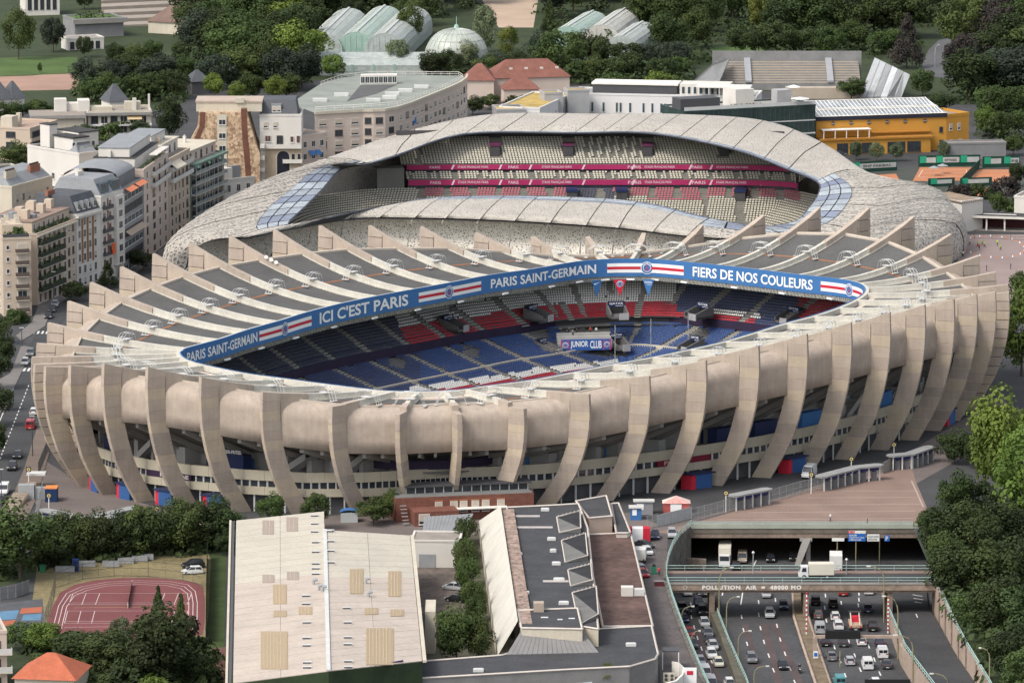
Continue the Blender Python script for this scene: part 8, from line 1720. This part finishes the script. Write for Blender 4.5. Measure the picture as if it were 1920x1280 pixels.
def crown_mesh(seed, shape, ncl, ncard, s):
 """unit crown (radius about 1, height 0..2) of leaf cards spread over clumps"""
 r_ = random.Random(seed); b = MB(); cl = []
 for k in range(ncl):
  while True:
   v = Vector((r_.uniform(-1, 1), r_.uniform(-1, 1), r_.uniform(-1, 1)))
   if v.length <= 1: break
  v = v.normalized()*(v.length**.5) if v.length else v
  if shape == 'cone': z = r_.random()**1.35; rad = (1-z)*.85+.06; a = r_.uniform(0, 2*PI); q = rad*r_.uniform(.55, 1.); c = Vector((q*math.cos(a), q*math.sin(a), z*2)); rr = .10+.20*(1-z)
  elif shape == 'column': c = Vector((v.x*.8, v.y*.8, 1+v.z*.9)); rr = r_.uniform(.26, .42)
  elif shape == 'spread': c = Vector((v.x*.86, v.y*.86, .95+v.z*.62)); rr = r_.uniform(.16, .30)
  elif shape == 'bush': c = Vector((v.x*.85, v.y*.85, abs(v.z)*.9)); rr = r_.uniform(.2, .34)
  else: c = Vector((v.x*.74, v.y*.74, 1.0+v.z*.74)); rr = r_.uniform(.22, .40)
  cl.append((c, rr))
 per = ncard//ncl
 for c, rr in cl:
  for k in range(per):
   d = Vector((r_.gauss(0, 1), r_.gauss(0, 1), r_.gauss(.35, 1))).normalized()
   p = c+d*rr*r_.uniform(.72, 1.08)*Vector((1, 1, .8)).length/1.62
   nrm = (d+Vector((r_.uniform(-.7, .7), r_.uniform(-.7, .7), r_.uniform(-.3, .8)))).normalized()
   t = nrm.orthogonal().normalized(); t = (Matrix.Rotation(r_.uniform(0, 6.28), 3, nrm) @ t); u = nrm.cross(t); q = s*r_.uniform(.6, 1.25)
   b.face([p-t*q, p-u*q*.7, p+t*q, p+u*q*.7])
 return b
def trunk_mesh(seed, forks, top):
 r_ = random.Random(seed); b = MB(); b.tube([Vector((0, 0, -.05)), Vector((.01, .01, top*.5)), Vector((.02, 0, top))], [.055, .042, .032], 6)
 for k in range(forks):
  a = 2*PI*k/forks+r_.uniform(-.4, .4); st = Vector((.015, 0, top*r_.uniform(.6, .95)))
  e = st+Vector((math.cos(a)*r_.uniform(.3, .5), math.sin(a)*r_.uniform(.3, .5), r_.uniform(.25, .6))); b.tube([st, st.lerp(e, .5)+Vector((0, 0, .05)), e], [.026, .018, .008], 4)
 return b
SHAPES = {'round': ('round', 34, 5600, .052), 'round2': ('round', 26, 5200, .055), 'oval': ('round', 44, 6000, .048), 'spread': ('spread', 46, 5200, .048), 'cone': ('cone', 90, 5600, .050), 'column': ('column', 26, 3600, .062), 'bush': ('bush', 22, 2200, .075)}
CROWN = {}; TRUNK = {}
for j, (k, (sh, a, c_, s_)) in enumerate(SHAPES.items()): CROWN[k] = crown_mesh(40+j, sh, a, c_, s_); TRUNK[k] = trunk_mesh(60+j, 0 if sh in ('cone', 'bush') else 6, .12 if sh == 'bush' else .75)
CM = {}
def tree(px, py, h, wd, shape, col, label, group=None, name=None, z=0., trunk=.16):
 """h total height, wd crown width in metres; crown starts at trunk*h"""
 p = P(px, py, z); rr = random.Random(int(px*13+py*7)); o = thing(name or {'cone': 'conifer_tree', 'bush': 'bush'}.get(shape, 'broadleaf_tree'), label, 'bush' if shape == 'bush' else 'tree', p, rr.uniform(0, 6.28), group)
 k = (shape, col)
 if k not in CM: CM[k] = CROWN[shape].mesh('crown', LM[col])
 if ('t', shape) not in CM: CM[('t', shape)] = TRUNK[shape].mesh('trunk', BARK)
 t0 = 0 if shape == 'bush' else trunk
 c = link('crown', CM[k], o); c.location = (0, 0, h*t0); zs = h*(1-t0)/(1.0 if shape == 'bush' else 1.95 if shape != 'spread' else 1.72); sx = wd/2*rr.uniform(.92, 1.08)
 if shape == 'spread': c.location.z = h*t0-zs*.2
 c.scale = (sx/.98, wd/2/.98*rr.uniform(.92, 1.08), zs)
 t = link('trunk', CM[('t', shape)], o); th = h*(t0+.45); t.scale = (max(.5, wd*.36), max(.5, wd*.36), th/1.2)
 return o
CW = {'dark': 'dark green', 'mid': 'mid green', 'bright': 'bright green', 'yellow': 'yellow green', 'silver': 'silvery green', 'blue': 'bluish dark', 'purple': 'purplish dark'}
ORD = ['first', 'second', 'third', 'fourth', 'fifth', 'sixth', 'seventh', 'eighth', 'ninth', 'tenth', 'eleventh', 'twelfth', 'thirteenth', 'fourteenth', 'fifteenth', 'sixteenth', 'seventeenth', 'eighteenth', 'nineteenth', 'twentieth', 'last but one', 'last']
R8 = random.Random(21)
def row(y, x0, x1, n, h0, h1, cols, where, shapes=('round', 'round2', 'oval', 'spread'), wf=(.98, 1.28), jy=6, skip=()):
 for k in range(n):
  x = lerp(x0, x1, (k+.5)/n)+R8.uniform(-.3, .3)*(x1-x0)/n; yy = y+R8.uniform(-jy, jy)
  if any(a <= x <= c for a, c in skip): continue
  h = R8.uniform(h0, h1)*(1.18 if h0 > 9 else 1.05); col = R8.choice(cols); sh = R8.choice(shapes); wd = h*R8.uniform(*wf)
  tree(x, yy, h, wd if sh != 'cone' else h*.5, sh, col, f"{CW[col]} tree, {ORD[min(k, 21)]} from left, {where}", 'trees, '+where)
DM = ('dark', 'dark', 'mid', 'mid', 'blue'); DD = ('dark', 'dark', 'blue', 'mid', 'purple'); MB_ = ('mid', 'mid', 'dark', 'bright')
# far woods behind the glasshouses
def undergrowth(name, label, polys, n, h0, h1, m, holes=(), seed=3):
 r_ = random.Random(seed); b = MB()
 for poly, cnt in zip(polys, n):
  xs = [q[0] for q in poly]; ys = [q[1] for q in poly]; done = 0; tries = 0
  while done < cnt and tries < cnt*12:
   tries += 1; x, y = r_.uniform(min(xs), max(xs)), r_.uniform(min(ys), max(ys)); ins = False; j = len(poly)-1
   for i in range(len(poly)):
    if (poly[i][1] > y) != (poly[j][1] > y) and x < (poly[j][0]-poly[i][0])*(y-poly[i][1])/(poly[j][1]-poly[i][1])+poly[i][0]: ins = not ins
    j = i
   if not ins or any(a <= x <= c and e <= y <= f for a, e, c, f in holes): continue
   done += 1; p = P(x, y); h = r_.uniform(h0, h1); wd = r_.uniform(2.2, 4.2)
   for k in range(46):
    d = Vector((r_.gauss(0, 1), r_.gauss(0, 1), abs(r_.gauss(0, 1)))).normalized(); c = p+Vector((d.x*wd, d.y*wd, d.z*h)); nn = (d+Vector((r_.uniform(-.6, .6), r_.uniform(-.6, .6), r_.uniform(0, .6)))).normalized(); t = nn.orthogonal().normalized(); u = nn.cross(t); q = r_.uniform(.45, .85)
    b.face([c-t*q, c-u*q*.7, c+t*q, c+u*q*.7])
 b.build(name, m, None, kind='stuff', label=label)
undergrowth('undergrowth', 'dense dark undergrowth filling the woods behind the buildings', [[(340, -10), (600, -10), (600, 60), (580, 165), (345, 172)], [(145, 150), (345, 150), (345, 195), (150, 195)], [(590, -30), (900, -30), (890, 52), (600, 50)], [(1010, -30), (1960, -40), (1960, 200), (1800, 200), (1790, 140), (1700, 110), (1380, 108), (1290, 130), (1200, 130), (1020, 80)], [(800, 140), (1290, 140), (1290, 170), (1080, 172), (930, 156), (800, 156)], [(1830, 200), (1960, 200), (1960, 285), (1840, 272)]], [230, 60, 110, 420, 60, 40], 2.5, 7.5, LM['dark'], ((826, 20, 890, 60), (1085, 30, 1190, 70), (1325, 80, 1445, 110), (1722, 55, 1800, 150), (1800, 30, 1960, 64), (350, 130, 400, 180)))
undergrowth('undergrowth', 'dark shrubs under the trees right of the motorway', [[(1735, 990), (1960, 960), (1960, 1290), (1860, 1280), (1815, 1200), (1775, 1120), (1755, 1060)]], [120], 1.5, 5, LM['dark'], (), 5)
undergrowth('undergrowth', 'dark shrubs below the hedge trees and around the track', [[(-20, 1050), (60, 1046), (420, 1008), (446, 1030), (60, 1064), (-20, 1090)], [(60, 1200), (400, 1210), (400, 1300), (60, 1300)]], [60, 70], 1., 3.5, LM['dark'], ((20, 1235, 150, 1300),), 6)
row(12, 330, 620, 8, 13, 17, DM, 'topmost row of upper left wood'); row(42, 345, 600, 7, 14, 18, DM, 'second row of upper left wood'); row(74, 355, 585, 6, 13, 17, MB_, 'third row of upper left wood'); row(108, 345, 580, 6, 13, 17, DM, 'middle row of upper left wood')
row(138, 330, 575, 6, 12, 16, MB_, 'fifth row of upper left wood', skip=((350, 405),)); row(168, 150, 350, 5, 9, 11.5, DM, 'front row of wood behind the villa'); row(168, 405, 575, 5, 10, 13, DM, 'front row of wood behind the stone gable'); row(120, 205, 345, 4, 6, 8, DM, 'row between the clubhouse and the wood'); row(190, 150, 330, 5, 7, 10, DM, 'lowest row of trees behind the villa'); row(190, 395, 560, 5, 6, 9, MB_, 'lowest row of trees behind the stone gable')
row(2, 620, 900, 8, 12, 16, DD, 'topmost row behind the glasshouses'); row(26, 600, 890, 8, 12, 16, DM, 'second row behind the glasshouses', skip=((830, 880),)); row(48, 600, 850, 6, 8, 12, DM, 'row directly behind the arched glasshouses', skip=((700, 730), (820, 850)))
row(0, 1010, 1420, 11, 13, 17, DD, 'topmost row right of the gravel court'); row(30, 1020, 1400, 9, 13, 17, DM, 'second row right of the gravel court', skip=((1090, 1190),)); row(62, 1200, 1420, 5, 12, 16, DM, 'third row right of the gravel court', skip=((1325, 1420),)); row(128, 985, 1290, 7, 8, 12, DD, 'row behind the red tiled house', skip=((1030, 1100),)); row(150, 1060, 1290, 6, 7, 9, DM, 'front row right of the red tiled house'); row(152, 800, 990, 6, 8, 10, DD, 'row in front of the palm house', skip=((850, 880),))
row(2, 1440, 1960, 13, 15, 19, DD, 'topmost row of the upper right wood'); row(36, 1440, 1740, 8, 14, 18, DD, 'second row of the upper right wood'); row(70, 1460, 1730, 7, 12, 16, DD, 'third row of the upper right wood', skip=((1722, 1760),)); row(100, 1370, 1690, 9, 7, 11, DM, 'row directly behind the grandstand', wf=(.9, 1.2)); row(30, 1800, 1960, 4, 13, 16, DD, 'second row at the far upper right')
row(96, 1800, 1960, 4, 14, 18, DD, 'third row at the far upper right'); row(140, 1800, 1960, 4, 13, 17, DD, 'fourth row at the far upper right'); row(182, 1790, 1960, 5, 11, 14, DM, 'fifth row at the far upper right'); row(225, 1840, 1960, 4, 9, 12, DM, 'row right of the yellow end block'); row(262, 1838, 1960, 4, 7, 9, MB_, 'lowest row right of the yellow end block')
T = tree
T(35, 112, 17, 12, 'oval', 'mid', 'tall broad tree at the top left beyond the lawn'); T(100, 98, 13, 9, 'spread', 'blue', 'dark layered tree left of the low white pavilion'); T(158, 108, 8, 6, 'spread', 'dark', 'small dark tree in front of the low white pavilion'); T(75, 138, 3.5, 2, 'oval', 'mid', 'tiny young tree on the lawn at the top left')
T(205, 66, 6, 6, 'cone', 'blue', 'dark small conifer on the planted clubhouse roof', z=0); T(158, 18, 8, 7, 'spread', 'dark', 'dark tree above the clubhouse at the top edge')
T(745, 136, 12, 8, 'spread', 'silver', 'feathery airy tree in front of the arched glasshouses', trunk=.3); T(770, 88, 15, 9.5, 'oval', 'mid', 'tall broad tree between the arched glasshouses and the palm house'); T(868, 138, 11, 11, 'round', 'silver', 'pale round tree partly covering the palm house dome'); T(818, 142, 8.5, 8, 'spread', 'blue', 'dark layered tree left of the palm house drum'); T(911, 98, 15, 8, 'column', 'silver', 'pale tall tree right of the palm house'); T(952, 108, 10, 7, 'column', 'yellow', 'yellow green tree between the palm house and the gravel court'); T(955, 156, 8, 9, 'spread', 'purple', 'dark purplish tree below the yellow green one')
T(1050, 146, 17, 19, 'spread', 'mid', 'very broad tree in front of the right hand glasshouses', trunk=.12); T(1030, 70, 13, 6.5, 'cone', 'dark', 'dark conifer at the right side of the gravel court'); T(625, 148, 8, 9.5, 'round2', 'bright', 'bright shrubby tree in front of the long low glasshouse'); T(1243, 160, 4.5, 11, 'bush', 'bright', 'bright low shrub behind the white slit-window block'); T(1150, 168, 5, 11, 'bush', 'mid', 'dark low shrub behind the white slit-window block'); T(1255, 112, 16, 14, 'round', 'mid', 'large round tree right of the pale glasshouses'); T(1310, 92, 14, 13, 'oval', 'mid', 'large round tree left of the small right lawn')
T(1424, 66, 14, 8.5, 'round2', 'yellow', 'pale yellowish tree at the top, above the grandstand'); T(1700, 128, 17, 11, 'cone', 'purple', 'large bluish grey cedar left of the curving road'); T(1828, 178, 16, 10, 'cone', 'blue', 'large bluish cedar right of the curving road'); T(1596, 188, 7, 11, 'round', 'mid', 'rounded tree in front of the grandstand benches'); T(1730, 182, 9, 8, 'round2', 'mid', 'tree right of the metal grandstand panels'); T(1770, 215, 7, 9, 'round', 'dark', 'dark tree behind the yellow end block')
for k, (x, y) in enumerate(((1605, 301), (1643, 303), (1682, 303), (1768, 300))): T(x, y, 5.6, 4.6, 'oval', 'silver', ('pale street tree left of the big dark windows', 'second pale street tree below the yellow baths', 'pale street tree between the blue and silver cars', 'pale street tree below the yellow end block')[k], 'street trees below the yellow baths')
T(1900, 292, 6, 6, 'oval', 'mid', 'street tree at the right end of the baths street'); T(1885, 365, 5, 9, 'bush', 'purple', 'dark bush right of the clay courts'); T(1800, 372, 4, 9, 'bush', 'purple', 'dark hedge bush in front of the clay courts'); T(1838, 372, 4, 8, 'bush', 'dark', 'second dark hedge bush in front of the clay courts'); T(1912, 350, 7, 7, 'round', 'dark', 'dark tree at the right edge beside the clay courts'); T(1872, 404, 6.5, 6, 'round2', 'mid', 'tree behind the dark roofed entrance gate'); T(1915, 395, 4, 10, 'bush', 'mid', 'green hedge at the right edge behind the gate')
T(886, 216, 6, 8, 'round', 'dark', 'dark tree in front of the plain red tiled house'); T(920, 206, 5, 6, 'round2', 'mid', 'tree between the two red tiled houses'); T(968, 205, 4.5, 9, 'bush', 'dark', 'dark bush in front of the low tiled wing')
# left side
T(318, 268, 13.5, 11, 'oval', 'dark', 'large dark tree left of the stone gable'); T(265, 262, 5.5, 9, 'round', 'dark', 'dark round tree in front of the villa terrace'); T(205, 262, 5, 8, 'bush', 'mid', 'green bush below the villa'); T(155, 275, 6.5, 10, 'round2', 'mid', 'mid green tree between the stepped brown block and the villa'); T(120, 300, 6, 9, 'bush', 'dark', 'dark bush right of the stepped brown block'); T(25, 330, 10, 11, 'round', 'mid', 'large green tree in front of the stepped brown block'); row(226, -5, 150, 5, 5, 7, ('dark', 'mid'), 'hedge row behind the stepped brown block', jy=3); T(222, 300, 5, 8, 'bush', 'dark', 'dark planting behind the white penthouse cluster')
T(140, 565, 5.5, 7, 'spread', 'dark', 'dark street tree beside the beige planted block'); T(202, 540, 6.5, 5.5, 'cone', 'dark', 'dark spiky street tree in front of the brown striped white block'); T(268, 508, 5.5, 8, 'round', 'dark', 'dark street tree in front of the blue grey block'); T(30, 606, 3.5, 7, 'bush', 'mid', 'clipped bush at the foot of the beige corner block')
for k, (x, y, h) in enumerate(((8, 645, 7), (14, 690, 8), (2, 730, 9), (12, 770, 6), (-6, 800, 10), (-4, 860, 8))): T(x-8, y, h, h*.95, 'round', 'dark', ('dark avenue tree nearest the beige corner block', 'dark avenue tree beside the white car', 'dark avenue tree left of the zebra crossing', 'small dark avenue tree below the zebra crossing', 'dark tree cut by the left edge beside the avenue', 'lowest dark tree on the left of the avenue')[k], 'trees along the left of the avenue')
# hedge trees between forecourt and track
for k, (x, y, h, wd, c) in enumerate(((38, 1086, 13.5, 15, 'mid'), (118, 1052, 8.5, 8, 'dark'), (152, 1050, 8, 7, 'mid'), (190, 1050, 9, 8, 'dark'), (228, 1046, 8, 7.5, 'dark'), (262, 1044, 9, 8, 'mid'), (298, 1040, 8.6, 8, 'dark'), (335, 1036, 9.4, 8.5, 'mid'), (372, 1032, 8.6, 8, 'dark'), (410, 1026, 9, 8, 'dark'), (440, 1024, 6, 6, 'dark'), (92, 1062, 6.5, 8, 'dark'), (425, 1040, 4.5, 5, 'dark'))):
 T(x, y, h*1.14, wd*1.2, ('round', 'oval', 'round2')[k % 3], c, ('very large feathery tree at the left end of the hedge row' if k == 0 else f'{CW[c]} hedge tree, {ORD[k]} in the row between the forecourt and the track'), 'hedge row above the track', trunk=.1)
T(506, 992, 7.5, 6, 'round', 'mid', 'tree against the fins just above the hall roof corner'); T(592, 994, 7.6, 6.2, 'round2', 'mid', 'second tree against the fins behind the hall ridge'); T(700, 984, 5.5, 8, 'round', 'mid', 'leafy tree between the hall and the brick building'); T(735, 972, 6, 5, 'oval', 'mid', 'tree beside the steps of the brick building')
# lower left
for x, y, h, wd, s_, c, lab in ((300, 1292, 15.5, 16, 'round', 'dark', 'big dark tree in front of the red track'), (340, 1245, 12, 5, 'cone', 'mid', 'slim conifer right of the big dark tree'), (298, 1235, 12.5, 5, 'cone', 'mid', 'slim conifer behind the big dark tree'), (228, 1230, 8, 5, 'spread', 'silver', 'thin airy tree at the near edge of the track'), (85, 1228, 6, 8, 'round2', 'bright', 'bright magnolia-like tree at the coloured court'), (45, 1222, 6, 9, 'spread', 'mid', 'spreading tree below the coloured court'), (150, 1262, 8, 12, 'round', 'dark', 'dark tree left of the big dark one'), (205, 1270, 8.5, 12, 'round2', 'dark', 'second dark tree left of the big dark one'), (110, 1275, 5, 13, 'bush', 'mid', 'broad shrub above the orange tiled roof'), (250, 1300, 6, 12, 'bush', 'dark', 'dark shrub at the bottom edge left of the big dark tree'), (360, 1290, 7.5, 9, 'round', 'dark', 'dark tree right of the big dark one by the garden path'), (375, 1240, 4.5, 6, 'bush', 'dark', 'dark bush beside the green mesh fence'), (180, 1310, 4, 10, 'bush', 'mid', 'shrub at the bottom edge beside the orange roof'), (290, 1325, 5, 9, 'bush', 'bright', 'bright shrub at the bottom edge below the big dark tree'), (455, 1298, 3.6, 5, 'bush', 'bright', 'bright shrub at the bottom edge below the hall'), (605, 1300, 4.4, 7, 'bush', 'bright', 'bright shrub at the bottom edge left of the poster wall'), (1135, 1300, 5.5, 7, 'round2', 'bright', 'bright tree at the bottom edge in front of the glass canopy')): T(x, y, h, wd, s_, c, lab)
for k, (x, y, h) in enumerate(((872, 1045, 7.6), (868, 1068, 6), (873, 1100, 8), (876, 1130, 8.4), (888, 1165, 7.5), (893, 1190, 7))): T(x, y, h, 4.6, 'column', 'mid', ('narrow tree at the far end of the courtyard row', 'second narrow tree in the courtyard row', 'third narrow tree in the courtyard row', 'fourth narrow tree behind the silver car', 'fifth narrow tree in the courtyard row', 'narrow tree behind the big round courtyard tree')[k], 'narrow courtyard trees', trunk=.08)
T(856, 1242, 10.8, 9, 'round', 'mid', 'big round tree at the near end of the courtyard', trunk=.08); T(898, 1242, 8.5, 6.5, 'oval', 'mid', 'rounded tree right of the big round courtyard tree', trunk=.08)
# right edge
for x, y, h, wd, s_, c, lab in ((1915, 705, 21, 15, 'oval', 'bright', 'tall bright tree cut by the right edge beside the fins'), (1935, 600, 15, 12, 'round', 'mid', 'green tree behind the tall bright one at the right edge'), (1885, 935, 23, 17, 'round', 'bright', 'huge bright plane tree in front of the rightmost fins'), (1928, 985, 20, 15, 'round2', 'bright', 'second huge bright tree at the right edge'), (1790, 868, 7.5, 10, 'round', 'dark', 'dark tree at the foot of the rightmost fins'), (1838, 878, 6, 8, 'round', 'dark', 'small dark tree between the fins and the huge bright tree'), (1790, 985, 11, 9, 'round', 'mid', 'green tree standing at the corner of the brick plaza'), (1835, 975, 8, 10, 'round2', 'dark', 'dark tree behind the corner tree of the plaza'), (1765, 1045, 10.5, 9.5, 'round2', 'dark', 'dark tree hanging over the right end of the tunnel mouth'), (1815, 1050, 11.5, 12, 'round', 'dark', 'large dark tree right of the tunnel mouth'), (1872, 1055, 12, 13, 'oval', 'dark', 'dark tree between the huge bright trees and the tunnel mouth'), (1775, 1080, 9, 9, 'round', 'mid', 'green tree at the right end of the road bridge'), (1800, 1125, 10.5, 12, 'round', 'dark', 'dark tree behind the right trench wall'), (1850, 1130, 12, 13, 'round2', 'mid', 'broad green tree behind the right trench wall'), (1905, 1120, 12, 13, 'round', 'dark', 'dark tree right of the broad green one'), (1835, 1195, 10, 11, 'round', 'mid', 'green tree lower along the right trench wall'), (1882, 1200, 12, 13, 'oval', 'dark', 'dark tree behind the right hand street lamp'), (1930, 1215, 12, 12, 'round2', 'dark', 'dark tree at the right edge near the bottom'), (1895, 1275, 10, 11, 'round', 'dark', 'dark tree at the bottom right corner'), (1935, 1320, 10, 12, 'round2', 'mid', 'green tree cut by the bottom right corner'), (1745, 1012, 6.5, 7, 'round', 'mid', 'small green tree at the edge of the plaza parapet')): T(x, y, h, wd, s_, c, lab, trunk=.08)
sheet('verge', [(1735, 985), (1830, 960), (2200, 960), (2200, 1500), (1940, 1420), (1852, 1280), (1815, 1222), (1771, 1134), (1753, 1090), (1720, 1000)], .016, WOODF)
sheet('verge', [(60, 1185), (400, 1195), (398, 1330), (-20, 1330), (-40, 1220)], .024, WOODF)
sheet('verge', [(-60, 1095), (40, 1050), (420, 1005), (450, 1030), (400, 1045), (150, 1062), (-60, 1115)], .018, WOODF)
